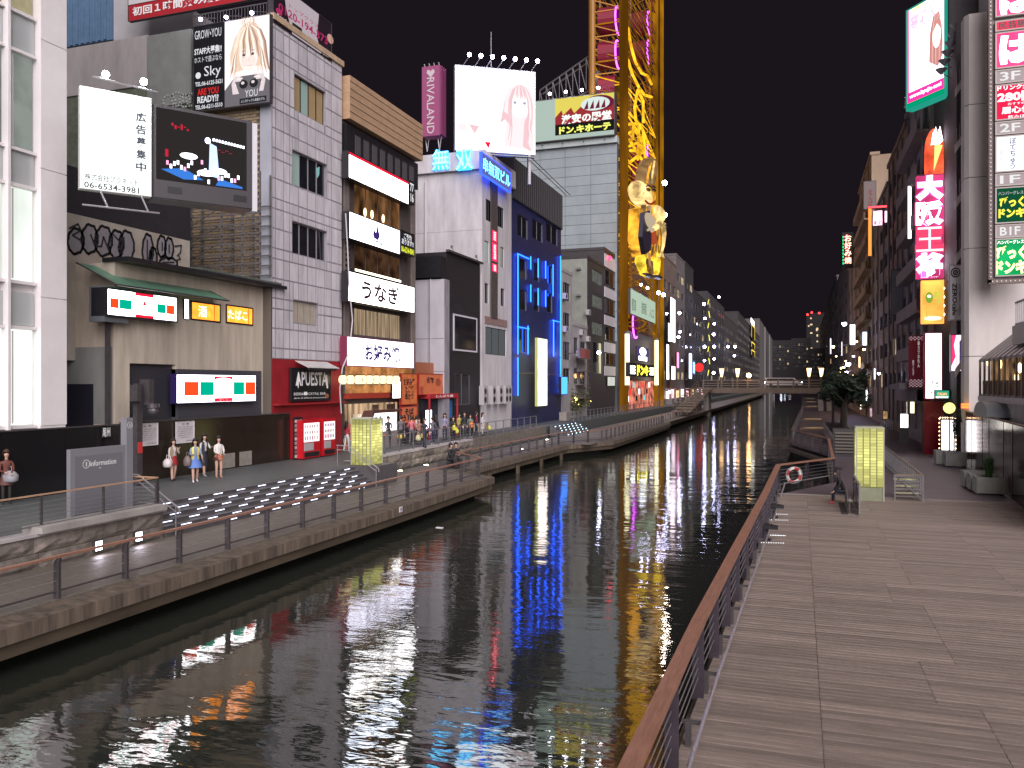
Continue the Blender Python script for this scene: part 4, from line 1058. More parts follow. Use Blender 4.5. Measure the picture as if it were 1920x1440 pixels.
sign(FM, 752, 762, 795, 782, 'orange lower panel with black brushed udon characters', ORW, MATS['frame_red'], .12, -.3, [('そば\nうどん', .5, .5, .8, .75, INK, dict(bold=.04))], arms=False)
sign(FM, 735, 714, 748, 751, 'bright white vertical menu panel in the shop doorway', WHITE, BLK, .1, -.35, [('営\n業\n中', .5, .5, .3, .8, INK)], arms=False)
# takeaway counter with slanted glazed hood
x0, z1 = E_.at(690, 752, -.9); x1, _ = E_.at(750, 752, -.9)
KC = E_.sub(x0 - .3, -.95, 0).make('takeaway_counter', 'takeaway counter with bright slanted display hood behind the glowing glass box', 'counter')
wk = x1 - x0 + .4
MB().box(0, 0, 0, wk, .8, .95).build('counter', mat('counter_steel', (.4, .36, .36), .35, .5), KC)
MB().prism([(0, .95), (wk, .95), (wk, 2.0), (.9, 2.0)], .35, .5).build('display', em('display_light', (1, .93, .96), 2.4, .4, 3), KC)
MB().prism([(-.25, .95), (0, .95), (.95, 2.08), (wk, 2.08), (wk, 2.2), (.8, 2.2)], -.05, .6).build('hood', mat('hood_brown', (.08, .035, .03), .5), KC)
for i in range(7): MB().box(0, 0, 0, .13, .06, .3).build('bottle', mat('bottle_teal', (.05, .28, .3), .3), KC, (.9 + i * .25, .27, 1.3 + .25 * (i % 2)))
for i in range(5): MB().box(0, 0, 0, .3, .05, .18).build('food_photo', mat('food_photo', (.6, .22, .06), .4, 0, .5, 8), KC, (.2 + i * .42, -.055, .6))
# low annex: red canopy, blue curtain, dark unit
x0 = FM.at(783, 760, .4)[0]; x1 = FM.at(838, 760, .4)[0]
AX = FM.sub(x0, .4, UP).make('shop_annex', 'small shop annex with red canopy frame and blue curtain', 'building')
wa = x1 - x0
MB().box(0, 0, 0, wa, 3.5, 5.2).build('wall', mat('annex_wall', (.35, .12, .06), .6), AX)
MB().box(0, -.9, 2.75, wa, -.01, 3.05).build('canopy', mat('canopy_red', (.38, .02, .03), .5), AX)
text('とんぼり焼', wa * .5, 2.9, wa * .6, .18, LWH, AX, -.91)
for x in (.0, wa - .12): MB().box(x, -.9, 0, x + .1, -.8, 2.74).build('post', MATS['canopy_red'], AX)
for i in range(5): MB().box(0, 0, 0, .4, .03, 1.3).build('curtain_strip', mat('noren_blue', (.02, .12, .35), .7, 0, .3, 6), AX, (wa * .62 + i * .42 if i < 4 else wa * .62, -.5, 1.3))
MB().box(.1, -.3, .0, wa - .1, -.02, 2.7).build('dark_interior', mat('dark_interior', (.02, .02, .03), .6, 0, .6, 5), AX)
sc = sign(FM, 797, 768, 806, 810, 'bright white upright screen in front of the annex', em('screen_violet_white', (.9, .85, 1), 4), BLK, .2, -.4, name='menu_screen', cat='screen', arms=False)
# ---- G. white slab behind the annex, black box above it
ys = FM.at(836, 600, 0)[0]
FS = Fr(-40, ys - 1.2, 0, 0)
WPAN = mat('panel_lilac_white', (.44, .42, .46), .6, 0, .1, 1.2, (1, 1, .4))
xa, zt = FS.at(779, 525); xb, _ = FS.at(833, 525)
GS = FS.sub(xa - 1.5, 0, UP).make('side_block', 'white panelled side wall between restaurant and black building', 'building')
ww = xb - xa + 1.5
MB().box(0, .05, 0, ww, .9, zt - UP).build('wall', JOINT, GS)
panels(GS, lerp(0, ww, 3), [3.0, 4.6, 6.9, zt - UP], WPAN, (), .04, .05, y=.05)
MB().tube((ww - 1.0, -.1, 2.8), (ww - 1.0, -.1, zt - UP), .05, 6).build('pipe', WPAN, GS)
x2, z2 = FS.at(779, 483); x3, _ = FS.at(828, 483)
MB().box(-2.5, -.2, 0, x3 - x2, .8, z2 - zt - .1).build('black_tank_screen', BLK, GS, (x2 - xa + 1.5, 0, zt - UP + .1))
# ---- H. black building
KBM = mat('black_cladding', (.022, .019, .022), .5, 0, .15, 1)
K_ = building(FM, 837, 900, 472, 'black_building', 'windowless black building with one white framed dark window', KBM, [(852, 700, 760, 882, 2, BLK)], depth=9, zb=UP, roof=False)
kx = opx(K_, 849, 588, 657, 893)
KF = MB().box(0, 0, 0, kx[2] - kx[0], .08, .12).box(0, 0, kx[3] - kx[1] - .12, kx[2] - kx[0], .08, kx[3] - kx[1]).box(0, 0, .12, .14, .08, kx[3] - kx[1] - .12).box(kx[2] - kx[0] - .14, 0, .12, kx[2] - kx[0], .08, kx[3] - kx[1] - .12).build('window_frame', MATS['white_paint'], K_, (kx[0], -.09, kx[1]))
MB().box(.13, .02, .1, kx[2] - kx[0] - .13, .06, kx[3] - kx[1] - .1).build('pane', GLS, KF)
MB().box(-.1, -.25, K_.H, K_.W + .15, 0, K_.H + .15).build('coping', DSTEEL, K_)
for px in (847, 893): x, z = K_.at(px, 466 if px < 860 else 487, -.3); spot(K_.w(x, -.3, K_.H + .35), 'small unlit roof lamp on the black building, ' + ('canal-near corner' if px > 860 else 'corner beside the white slab'), 'unlit lamps on the black building', STEEL, .09, (0, .25, -.2))
# ---- I. pale building with blue neon characters: face toward the camera and front
mu0 = FM.at(904, 500)[0]; 
MUF = FM.sub(mu0, 0, 0)
mtop = MUF.at(904, 285)[1]
PALE = mat('panel_pink_white', (.50, .475, .49), .5, 0, .2, 1.5, (1, 1.4, .22))
op_ = [(911, 372, 412, 945, 5, GLS), (908, 450, 490, 916, 1, em('win_soft', (.55, .6, .6), .5)), (938, 462, 500, 945, 1, em('win_soft2', (.5, .5, .45), .4)), (909, 530, 568, 916, 1, GLS), (939, 540, 573, 946, 1, GLS), (910, 612, 664, 949, 3, em('win_grey', (.35, .38, .4), .22))]
M_ = building(FM, 904, 959, 318, 'neon_building', 'pale panelled building crowned with blue neon characters', PALE, op_, depth=9, zb=UP, x0=mu0, x1=FM.at(959, 400)[0], ztop=mtop, roof=False, frm=BLK)
# its side wall
FN = Fr(-45, mu0 - .02, 0, 0)
xa, zc = FN.at(752, 300); 
NS = FN.sub(-35, 0, UP); NSx = -23.8 + 45 - 10
NSG = Fr(-35, mu0 - .03, UP, 0).make('panelled_block', 'broad pale side wall with plain panels facing the bridge', 'building')
wn = 11.2 - .001
ht = FN.at(904, 318)[1] - UP
MB().box(0, .06, 0, wn - .6, 6.3, ht).box(wn - .61, .06, 0, wn, .12, ht).build('wall', JOINT, NSG)
xs = [0, 2.5, 5.6, 6.2, 7.9, 11.18]
panels(NSG, xs, [0, 4.5, 8.2, 8.21 + (ht - 8.2) * .62, ht], PALE, (), .025, .06, y=.06)
MB().tube((6.3, -.05, 4), (6.3, -.05, ht - .6), .09, 6).build('pipe', PALE, NSG)
for x in (7.2, 7.7, 9.3, 9.8): MB().tube((x, .02, 8.7), (x, -.1, 8.7), .09, 8).build('vent', DSTEEL, NSG)
# crown band and characters
zb_ = ht + .0; ct = FN.at(904, 283)[1] - UP
MB().box(-1.5, -.35, zb_ + .02, wn + .38, .5, ct).build('crown_band', PALE, NSG)
MB().box(wn - .1 + .0, -.3, zb_ + .02, wn + .4, 0, ct).build('crown_corner', PALE, NSG) if False else None
MB().box(0, -.40, ht - .0, M_.W, .0, ct - .0).build('crown_band', PALE, M_)
NEO = em('neon_cyan_blue', (.03, .30, 1), 3.2); NEOC = em('neon_core', (.2, .75, 1), 3.4); NRIM = em('neon_rim', (.03, .08, 1), 2.6)
for l, r, ch, lab in ((811, 843, '無', 'first blue neon character on the band facing the bridge'), (855, 888, '双', 'second blue neon character on the band facing the bridge')):
    x0, z1 = NSG.at(l, 281, -.45); x1, z0 = NSG.at(r, 318, -.45)
    Q = NSG.sub((x0 + x1) / 2, -.46, (z0 + z1) / 2).make('neon_character', lab, 'neon sign')
    text(ch, 0, 0, x1 - x0, z1 - z0, NEO, Q, 0, .06, ext=.1); text(ch, 0, 0, (x1 - x0) * .96, (z1 - z0) * .96, NEOC, Q, -.09, -.0)
sg = sign(FM, 903, 284, 325, 958, 'blue outlined neon name sign on the canal face of the pale building', em('sign_blue_dim', (.2, .2, .55), .55), NRIM, .2, -.62, [('串無双ビル', .5, .5, .92, .66, NEO, dict(bold=.03)), ('串無双ビル', .5, .5, .92, .64, NEOC, dict(bold=-.0, y=-.03))], 'neon_name_sign', 'neon sign', arms=False, rim=.06)
ST = sign(FM, 921, 310, 596, 933, 'dark vertical strip down the front of the neon building with small red signs', DBR, DBR, .08, -.1, [], 'facade_strip', arms=False, rim=.02)
for k, (a, b) in enumerate(((.42, .49), (.50, .62), (.64, .69))): 
    flat(ST, rect(.15, a, .85, b), em('sign_red_small', (.9, .02, .08), 2.0), -.02); text('居\n酒\n屋'[:(3 if k else 1)], ST.W * .5, ST.H * (1 - (a + b) / 2), ST.W * .4, ST.H * (b - a) * .8, em('lett_pale', (1, .8, .8), 2), ST, -.03)
x0, z1 = M_.at(908, 592); x1, z0 = M_.at(950, 614)
MB().box(x0, -.06, z0, x1, -.002, z1).build('name_band', mat('band_rust', (.25, .16, .15), .6, 0, .2, 4), M_)
for i in range(5):
    px = [905, 922, 935, 946, 952][i]; x, z = M_.at(px, 752 - i * 3, -.6)
    Q = M_.sub(x, -.7, 2.1).make('air_conditioner', '%s white air conditioning unit from the black building at the pale building foot' % ORD[i], 'air conditioner', 'air conditioners at the foot of the pale building')
    MB().box(0, 0, 0, .8, .4, 1.5).build('case', mat('ac_white', (.38, .36, .37), .5), Q)
    for z in (.4, 1.05): MB().tube((.35, -.01, z), (.35, .02, z), .25, 12).build('fan', BLK, Q)
# rooftop: violet vertical sign, floodlit billboard
VI = mat('sign_plum', (.30, .07, .17), .5)
xq, zq = NSG.at(794, 270, .0); xw, zt2 = NSG.at(827, 124, 0)
RV = NSG.sub(xq, -.3, zq).make('tower_sign', 'tall plum coloured rooftop sign with a heart and vertical white letters', 'sign')
MB().box(0, 0, .5, xw - xq, 1.0, zt2 - zq).build('casing', VI, RV)
MB().box(xw - xq + .003, .03, .55, xw - xq + .15, .97, zt2 - zq - .05).build('side_face', mat('sign_plum_dark', (.20, .04, .11), .5), RV)
text('RIVALAND', (xw - xq) * .5, (zt2 - zq) * .43 + .3, (xw - xq) * .42, (zt2 - zq) * .74, em('lett_pinkish', (.75, .6, .65), .75), RV, -.03, .01, rot=-90)
hm = [(0, -.45), (.5, .1), (.42, .42), (.18, .45), (0, .22), (-.18, .45), (-.42, .42), (-.5, .1)]
MB().prism([((xw - xq) * .5 + a * .7, (zt2 - zq) * .90 + b * .7) for a, b in hm], -.03, -.002).build('heart', MATS['lett_pinkish'], RV)
for a in (.15, .85): MB().tube(((xw - xq) * a, .5, -.6), ((xw - xq) * (a - .1), .5, .5), .05).tube(((xw - xq) * a, .5, -.6), ((xw - xq) * (a + .1), .5, .5), .05).build('leg', LSTEEL, RV)
for i in range(4): MB().tube(((xw - xq) * (.1 + .27 * i), .3, zt2 - zq), ((xw - xq) * (.1 + .27 * i) - .05, .2, zt2 - zq + .3), .06).build('lamp', LSTEEL, RV)
# billboard: rotated toward the canal
p = M_.w(1.2, .5, 0)
FW = Fr(p.x, p.y, 0, 33)
BBW = sign(FW, 853, 121, 281, 1004, 'huge dazzling white billboard with a faint pink haired figure on the neon building roof', em('billboard_white', (.90, .95, 1), 2.6), mat('frame_pale', (.6, .62, .65), .5), .5, 0, [], 'billboard', 'billboard', arms=False, rim=.05)
PK = em('bill_pink', (1, .80, .82), .98); PK2 = em('bill_rose', (.95, .62, .66), .85); PS = em('bill_skin', (1, .93, .90), 1.1); PK3 = em('bill_shadow', (.90, .66, .68), .8)
flat(BBW, [(.60, .92), (.62, .60), (.58, .40), (.66, .22), (.80, .16), (.94, .20), (.985, .45), (.97, .75), (.985, .95)], PK, -.01)
flat(BBW, oval(.80, .40, .12, .17, 20), PS, -.014)
flat(BBW, [(.63, .40), (.68, .22), (.80, .17), (.92, .24), (.96, .42), (.88, .28), (.78, .26), (.70, .32)], PK, -.018)
flat(BBW, [(.55, .66), (.58, .50), (.63, .34), (.60, .5), (.68, .56), (.70, .68), (.62, .60)], PK2, -.02)
flat(BBW, [(.86, .60), (.92, .50), (.96, .62), (.90, .85), (.96, .98), (.84, .90)], PK2, -.02)
for k in range(14):
    s0 = -1 + 2 * k / 13
    strand(BBW, [(.81 + s0 * .03, .17), (.80 + s0 * .10, .24), (.80 + s0 * .15, .36), (.80 + s0 * .16, .52), (.80 + s0 * .14, .68), (.80 + s0 * .17, .82 + .1 * rh.random())] if abs(s0) > .55 else [(.81 + s0 * .03, .17), (.80 + s0 * .08, .22), (.80 + s0 * .12, .30), (.80 + s0 * .13, .35)], .008 + .006 * rh.random(), (PK, PK2, PK3)[k % 3], -.0195 - .0005 * k)
for x in (.74, .86): flat(BBW, oval(x, .39, .020, .014, 12), em('bill_eye', (.45, .42, .68), .8), -.028); flat(BBW, oval(x, .376, .025, .006, 10, 180, 360), PK3, -.029)
flat(BBW, [(.16, .68), (.30, .70), (.24, .80)], PK2, -.01); flat(BBW, oval(.09, .72, .06, .05, 12), PK, -.01); flat(BBW, [(.36, .88), (.44, .88), (.41, .96)], REDP, -.01)
text('酸', BBW.W * .15, BBW.H * .5, BBW.W * .07, BBW.H * .08, MATS['ink_faint'], BBW, -.012); text('素', BBW.W * .32, BBW.H * .5, BBW.W * .05, BBW.H * .07, MATS['ink_faint'], BBW, -.012)
for i in range(7):
    x = BBW.W * (.15 + .14 * i)
    spot(BBW.w(x, -.9, BBW.H + .55), '%s blue white floodlight from the plum tower sign above the dazzling billboard' % ORD[i], 'seven floodlights above the dazzling billboard', BULB, .16, None)
    Q = BBW.w(x, -.9, BBW.H + .5)
    MB().tube((x, -.9, BBW.H + .45), (x - .5, .1, BBW.H - .25), .035).build('lamp_arm', LSTEEL, BBW)
MB().box(.2, -.6, -.35, BBW.W - .2, -.2, -.3).box(.3, 0, -1.4, .5, .4, -.0).box(BBW.W - .6, 0, -2.4, BBW.W - .4, .4, 0).build('catwalk', STEEL, BBW)
MB().tube((BBW.W * .45, 0.2, BBW.H), (BBW.W * .45, .2, BBW.H + 3), .03).build('aerial', STEEL, BBW)

# ---- J. blue lit building
BLUE = em('led_blue', (.01, .09, 1), 8); NAVY = mat('navy_wall', (.016, .022, .085), .4, 0, .2, 1)
b0 = FM.at(960, 500)[0]
ops = [(970, 400, 440, 990, 2, GLS), (998, 408, 445, 1018, 2, GLS), (1024, 415, 450, 1046, 2, GLS), (974, 482, 520, 988, 1, GLS), (1001, 490, 525, 1012, 1, GLS), (1026, 496, 530, 1036, 1, GLS), (974, 540, 580, 988, 1, GLS), (1001, 545, 582, 1012, 1, GLS), (1026, 548, 585, 1036, 1, GLS), (974, 612, 660, 988, 1, GLS)]
J_ = building(FM, 960, 1052, 372, 'blue_lit_building', 'dark navy building edged with glowing blue light tubes', NAVY, ops, depth=9, zb=UP, roof=False)
MB().box(-.05, -.15, J_.H + .01, J_.W + .05, 9, J_.H + 3.6).build('roof_screen', mat('roof_screen', (.03, .028, .032), .6), J_)
for i in range(26): piece('slat', (.12, .08, 3.4), mat('roof_slat', (.06, .055, .06), .5), J_, (i * J_.W / 26 + .1, -.24, J_.H + .1))
# roof walkway rail
MB().tube((0, -.6, J_.H + 4.2), (J_.W, -.6, J_.H + 3.6), .04, 5).tube((0, -1.0, J_.H + 4.2), (J_.W, -1.0, J_.H + 3.6), .04, 5).build('roof_rail', STEEL, J_)
def tube_px(B, px, yt, yb, m, wd=.12, name='light_tube', off=-.12):
    x, z1 = B.at(px, yt, off); _, z0 = B.at(px, yb, off)
    piece(name, (wd, .08, round(z1 - z0, 1)), m, B, (x, off - .08, z0))
for px, a, b in ((970, 476, 664), (994, 480, 505), (1008, 484, 520), (1022, 490, 522), (1036, 495, 555), (970, 670, 742), (994, 534, 566), (1008, 540, 572), (1022, 545, 575), (989, 612, 664), (1037, 600, 668), (1050, 480, 670), (1050, 672, 738)): tube_px(J_, px, a, b, BLUE, .11)
for px0, px1, y in ((970, 992, 476), (970, 992, 613), (1036, 1050, 601), (970, 1052, 700)):
    x0, z = J_.at(px0, y, -.15); x1, _ = J_.at(px1, y, -.15)
    MB().box(x0, -.2, z, x1, -.13, z + .06).build('light_tube', BLUE if y < 690 else STEEL, J_)
KS = sign(FM, 1008, 633, 762, 1026, 'tall narrow glowing pinkish white sign standing off the blue building', em('sign_peach', (1, .86, .82), 2.6, .35, .8), em('rim_lime', (.6, .62, .2), .8), .25, -1.3, [], arms=True, rim=.05)
# tops behind the blue building
# ---- K. small buildings between blue building and wheel
GV = mat('render_greenish', (.26, .27, .24), .8, 0, .15, 1); GWH = mat('render_greywhite', (.33, .31, .31), .8, 0, .18, 1.2, (1, 1, .4)); DKR = mat('dark_render', (.045, .038, .042), .6, 0, .2, 1)
def rowsw(l, r, tops, h, n=2, g=GLS, slope=None):
    return [(l, t, t + h, r, n, g) for t in tops]
building(FM, 1053, 1073, 508, 'narrow_building', 'narrow grey building squeezed beside the blue lit one', GWH, rowsw(1056, 1069, (528, 585, 640), 34, 3) + [(1056, 690, 720, 1069, 2, GLS)], depth=7, zb=UP)
sign(FM, 1052, 706, 740, 1064, 'small blue glowing sign box at the foot of the narrow grey building', em('sign_blue', (.05, .25, 1), 2.6), BLK, .3, -.8, arms=True)
building(FM, 1073, 1101, 610, 'low_shop_house', 'low old shop house with railings between the taller buildings', GWH, rowsw(1076, 1084, (632, 690), 30, 2) + rowsw(1088, 1098, (640, 695), 30, 2), depth=7, zb=UP)
zg = FM.at(1101, 482)[1]
building(FM, 1101, 1133, 484, 'dark_fronted_building', 'building with dark front and greenish side wall below the wheel', DKR, rowsw(1110, 1129, (503, 550, 602), 24, 4, em('win_pale', (.3, .32, .28), .28, .4, 2)) + [(1112, 640, 700, 1130, 2, GLS)], depth=9, zb=UP)
# greenish side wall
yy = FM.at(1101, 600)[0]
FK = Fr(-60, yy - .03, 0, 0)
x0, zt_ = FK.at(1052, 487); x1, _ = FK.at(1101, 484)
MBB = Fr(-60 + x0, yy - .03, UP, 0).make('greenish_block', 'plain greenish grey side wall with small lamps', 'building')
MB().box(0, 0, 0, x1 - x0 - .5, 8.4, zt_ - UP).box(x1 - x0 - .51, 0, 0, x1 - x0 - .01, .05, zt_ - UP).build('wall', GV, MBB)
for z in (.93, .76): MB().box(x1 - x0 - 1.2, -.4, (zt_ - UP) * z, x1 - x0 - .7, -.01, (zt_ - UP) * z + .25).build('lamp_box', LSTEEL, MBB)
bw = building(FM, 1133, 1158, 468, 'white_striped_building', 'narrow building with alternating white bands and dark windows', DKR, [], depth=9, zb=UP)
for t, h in ((475, 24), (537, 19), (590, 18), (641, 19), (686, 18)):
    x, z1 = bw.at(1134, t, -.05); _, z0 = bw.at(1134, t + h, -.05)
    MB().box(0, -.08, z0, bw.W, -.002, z1).build('white_band', WPAINT, bw)
for t, h in ((505, 28), (560, 28), (612, 26), (662, 22)):
    x, z1 = bw.at(1136, t); _, z0 = bw.at(1136, t + h); window(bw, .2, z0, bw.W - .2, z1, 3, GLS, DSTEEL, -.07, .05)
sign(FM, 1139, 706, 724, 1153, 'pale striped shop blind lit from inside', em('blind_lit', (.8, .82, .75), .7, .3, 3, (1, 8, .3)), BLK, .1, -.2, arms=False)
# red neon dots on its top
p = bw.w(2, -.3, bw.H - .8); spot(p, 'small red neon light under the roof of the striped building', None, em('neon_red', (1, .02, .06), 8), .25, None, 'neon_light')

# wall mounted units and pipes on the small buildings
rc = random.Random(4)
for i, (px, py, lab_) in enumerate(((1060, 560, 'high on the narrow grey building'), (1061, 622, 'low on the narrow grey building'), (1092, 628, 'on the low shop house wall'), (1086, 668, 'beside the railings of the low shop house'), (1104, 590, 'on the dark fronted building'), (1104, 640, 'lower on the dark fronted building'))):
    x, z = FM.at(px, py, -.4); p = FM.w(x, -.45, z)
    Q = Fr(p.x, p.y, p.z, 90).make('air_conditioner', 'small wall mounted air conditioning unit ' + lab_, 'air conditioner')
    MB().box(0, 0, 0, .85, .42, .62).build('case', mat('ac_white', (.38, .36, .37), .5), Q); MB().tube((.3, -.012, .3), (.3, .02, .3), .22, 12).build('fan', BLK, Q)
Q = FM.sub(FM.at(1078, 690)[0], -.9, 0).make('outer_stair', 'rusty outside stair cage on the low old shop house', 'stair')
for k in range(4): MB().box(0, 0, 4 + k * 1.5, 4.2, .8, 4.08 + k * 1.5).box(0, 0, 4.9 + k * 1.5, 4.2, .04, 4.95 + k * 1.5).box(1.3, 0, 4.1 + k * 1.5, 1.34, .04, 4.9 + k * 1.5).box(2.8, 0, 4.1 + k * 1.5, 2.84, .04, 4.9 + k * 1.5).build('landing', mat('stair_rust', (.16, .12, .11), .7), Q)
sign(FM, 1086, 652, 671, 1106, 'blank rust red board on the outside stair of the low shop house', mat('board_rust', (.22, .05, .035), .6), STEEL, .15, -1.3, arms=True)
# ---- L. big grey panel building with shop board on top
yy = FM.at(1157, 600)[0] - 1.5
FG2 = Fr(-60, yy, 0, 0)
x0, zt_ = FG2.at(1004, 283); x1, _ = FG2.at(1157, 283)
GD = Fr(-60 + x0 - 3, yy, UP, 0).make('panel_tower', 'huge grey blue panelled side wall under the discount store board', 'building')
wd = x1 - x0 + 3; hd = zt_ - UP
GPM = mat('panel_bluegrey', (.26, .30, .32), .55, 0, .10, .5, (1, 1, .5), var2=.03)
MB().box(0, .06, 0, wd, 1.1, hd).box(0, 1.1, 0, wd - 7, 12, hd).build('wall', mat('joint_bluegrey', (.08, .09, .10), .8), GD)
panels(GD, lerp(0, wd, 4), [hd - 1.35 * i for i in range(20, -1, -1)], GPM, (), .05, .06, y=.06)
MB().box(-.2, -.5, hd + .02, wd + .1, 1.0, hd + .9).build('ledge', mat('ledge_pale', (.42, .47, .47), .5), GD)
DQ = sign(FG2, 1003, 189, 268, 1153, 'discount store board with yellow and white characters on red and black', em('board_mint', (.50, .62, .55), .75), DSTEEL, 1.5, -1.0, [], 'billboard', 'billboard', arms=False, rim=.12)
YEL = em('board_yellow', (.80, .68, .12), .85); DRD = em('board_red', (.42, .04, .05), .7)
flat(DQ, rect(.26, .02, .99, .50), YEL, -.02); flat(DQ, [(.26, .46), (.34, .30), (.36, .42), (.46, .26), (.50, .40), (.62, .2), (.8, .3), (.99, .16), (.99, .64), (.26, .64)], DRD, -.03); flat(DQ, rect(.26, .63, .99, .88), em('board_black', (.02, .02, .02), .5), -.035)
WV = em('board_wave', (.70, .80, .76), .9)
MR_ = em('board_maroon', (.22, .02, .06), .6)
flat(DQ, oval(.80, .22, .19, .18, 18), MR_, -.04); flat(DQ, oval(.76, .23, .18, .16, 18), WV, -.05)
for k in range(4): flat(DQ, [(.62 + k * .07, .34), (.67 + k * .07, .14), (.675 + k * .07, .34)], MR_, -.055)
text('激安の殿堂', DQ.W * .65, DQ.H * .475, DQ.W * .62, DQ.H * .22, em('board_white_text', (.9, .95, .9), 1.1), DQ, -.06, .035)
text('ドン.キホーテ', DQ.W * .63, DQ.H * .225, DQ.W * .64, DQ.H * .18, em('board_yellow_text', (.80, .85, .15), 1.15), DQ, -.06, .05)
for i in range(4):
    p = DQ.w(DQ.W * (.22 + .2 * i), -1.1, DQ.H + .35); spot(p, '%s pale floodlight from the dazzling billboard on top of the discount store board' % ORD[i], 'floodlights on the discount store board', BULBW, .2, (0, 1, -.3))
for i in range(4): MB().tube((DQ.W * (.1 + .26 * i), -.6, -.7), (DQ.W * (.1 + .26 * i), .1, -.4), .07).build('lamp_arm', DSTEEL, DQ)
# roof truss
TR = Fr(-60 + x0, yy + 3, UP + hd + 6, 0).make('roof_truss', 'pale steel truss walkway climbing to the wheel', 'truss')
tx0, tz0 = TR.at(1012, 170); tx1, tz1 = TR.at(1112, 100)
MB().path([(tx0, 0, tz0), (tx1, 0, tz1)], .12, 5).path([(tx0, 1.5, tz0), (tx1, 1.5, tz1)], .12, 5).path([(tx0, 0, tz0 - 4.0), (tx1, 0, tz1 - 5)], .16, 5).path([(tx0, 0, tz0 - 4.6), (tx1, 0, tz0 - 3.6)], .12, 5).build('chord', STEEL, TR)
for i in range(8):
    a = i / 8; b = (i + 1) / 8; xx = tx0 + (tx1 - tx0) * a; x2_ = tx0 + (tx1 - tx0) * b
    MB().tube((xx, 0, tz0 + (tz1 - tz0) * a), (x2_, 0, tz0 + (tz1 - tz0) * b - 4.5), .08, 4).tube((xx, 0, tz0 + (tz1 - tz0) * a), (xx, 0, tz0 + (tz1 - tz0) * a - 4.5), .06, 4).build('brace', STEEL, TR)
MB().box(tx0 + 8, .5, -6, tx0 + 8.6, 1, tz0 + 2).build('upright', STEEL, TR)

# ---- M. yellow ferris wheel frame
YW0, YW1 = 113.4, 140.3
WX = -23.0; WXI = -27.5
YP = mat('wheel_yellow', (.30, .13, .015), .45, 0, .15, .6); YO = mat('wheel_orange', (.45, .13, .02), .5, 0, .2, .5)
YE = em('wheel_glow_yellow', (1, .40, .015), .24, .6, .5, (1, 1, .25)); YEB = em('wheel_glow_bright', (1, .50, .02), 1.15, .5, .6)  # glowing yellows stand in for floodlit paintwork
WG = Fr(WX, YW0, UP, 90).make('ferris_wheel', 'towering yellow oval ferris wheel frame with purple ringed gondolas', 'ferris wheel')
Zm = 82
D_ = -(WXI - WX)      # depth towards the city in local y
Lw = YW1 - YW0
def both(mat_lit, mat_plain): return [mat_lit, mat_plain]
# main corner columns; the canal-side ones glow in place of floodlighting
MB().tube((0, 0, 0), (0, 0, Zm), .62, 12).build('column', em('column_amber_glow', (.55, .21, .015), .26, .45, .5, (1, 1, .15)), WG)
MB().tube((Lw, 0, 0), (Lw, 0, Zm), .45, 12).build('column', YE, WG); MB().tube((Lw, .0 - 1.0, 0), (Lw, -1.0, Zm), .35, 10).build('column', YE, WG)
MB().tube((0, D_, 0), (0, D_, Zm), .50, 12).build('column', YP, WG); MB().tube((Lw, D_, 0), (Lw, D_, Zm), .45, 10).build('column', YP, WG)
rr = random.Random(3)
for k in range(39):      # lattice between the columns, storey by storey
    z = 12 + k * 1.75; zz_ = z + 1.75
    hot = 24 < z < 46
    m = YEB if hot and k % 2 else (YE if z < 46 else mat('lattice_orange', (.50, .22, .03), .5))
    mb = MB()
    mb.tube((0, 0, z), (Lw, 0, z), .10, 5)
    mb.tube((0, 0, z), (Lw / 2, 0, zz_), .08, 4).tube((Lw / 2, 0, zz_), (Lw, 0, z), .08, 4)
    mb.tube((0, D_, z), (Lw, D_, z), .09, 4).tube((0, D_, zz_), (Lw, 0, z), .07, 4)
    mb.tube((Lw, D_, z), (Lw, 0, zz_), .07, 4).tube((0, 0, z), (0, D_, zz_), .10, 4).tube((0, 0, z), (0, D_, z), .10, 4)
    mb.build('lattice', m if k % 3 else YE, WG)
# oval running rail, two hoops
def hoop(y, r, m, z0=14, z1=74):
    pts = []; w2 = Lw / 2 - 2.2
    for i in range(13): t = math.pi * i / 12; pts.append((Lw / 2 - w2 * math.cos(t), y, z1 + w2 * .9 * math.sin(t)))
    for i in range(13): t = math.pi * i / 12; pts.append((Lw / 2 + w2 * math.cos(t), y, z0 + 4 - w2 * .5 * math.sin(t)))
    pts.append(pts[0])
    MB().path(pts, r, 6).build('running_rail', m, WG)
hoop(.6, .16, YE); hoop(D_ - .6, .16, YP)
def arc(cx, cz, rx, rz, a0, a1, y, r, m):
    MB().path([(cx + rx * math.cos(R(a0 + (a1 - a0) * i / 14)), y, cz + rz * math.sin(R(a0 + (a1 - a0) * i / 14))) for i in range(15)], r, 6).build('curved_tube', m, WG)
def wp(px, py, off=0): return WG.at(px, py, off)
for pts in ([(1177, 52), (1184, 90), (1192, 118), (1203, 137), (1214, 142), (1222, 158)], [(1177, 112), (1186, 140), (1197, 162), (1208, 178), (1222, 182)], [(1196, 168), (1190, 200), (1192, 225), (1202, 240)], [(1197, 170), (1206, 190), (1206, 230)], [(1178, 233), (1192, 232), (1205, 244), (1216, 270)], [(1178, 250), (1190, 244), (1202, 262), (1212, 300), (1222, 340)], [(1180, 274), (1194, 268), (1208, 285), (1216, 315)], [(1188, 232), (1186, 262)], [(1198, 238), (1196, 300)], [(1206, 248), (1210, 300)], [(1182, 282), (1206, 284)], [(1180, 305), (1204, 286)], [(1180, 262), (1204, 300)]):
    MB().path([(*[wp(*p, -.4)[0]], -.4, wp(*p, -.4)[1]) for p in pts], .20, 6).build('curved_tube', YEB, WG)
PUR = em('neon_purple', (.75, .10, 1), 4.5); GON = mat('gondola_red', (.24, .02, .045), .4)
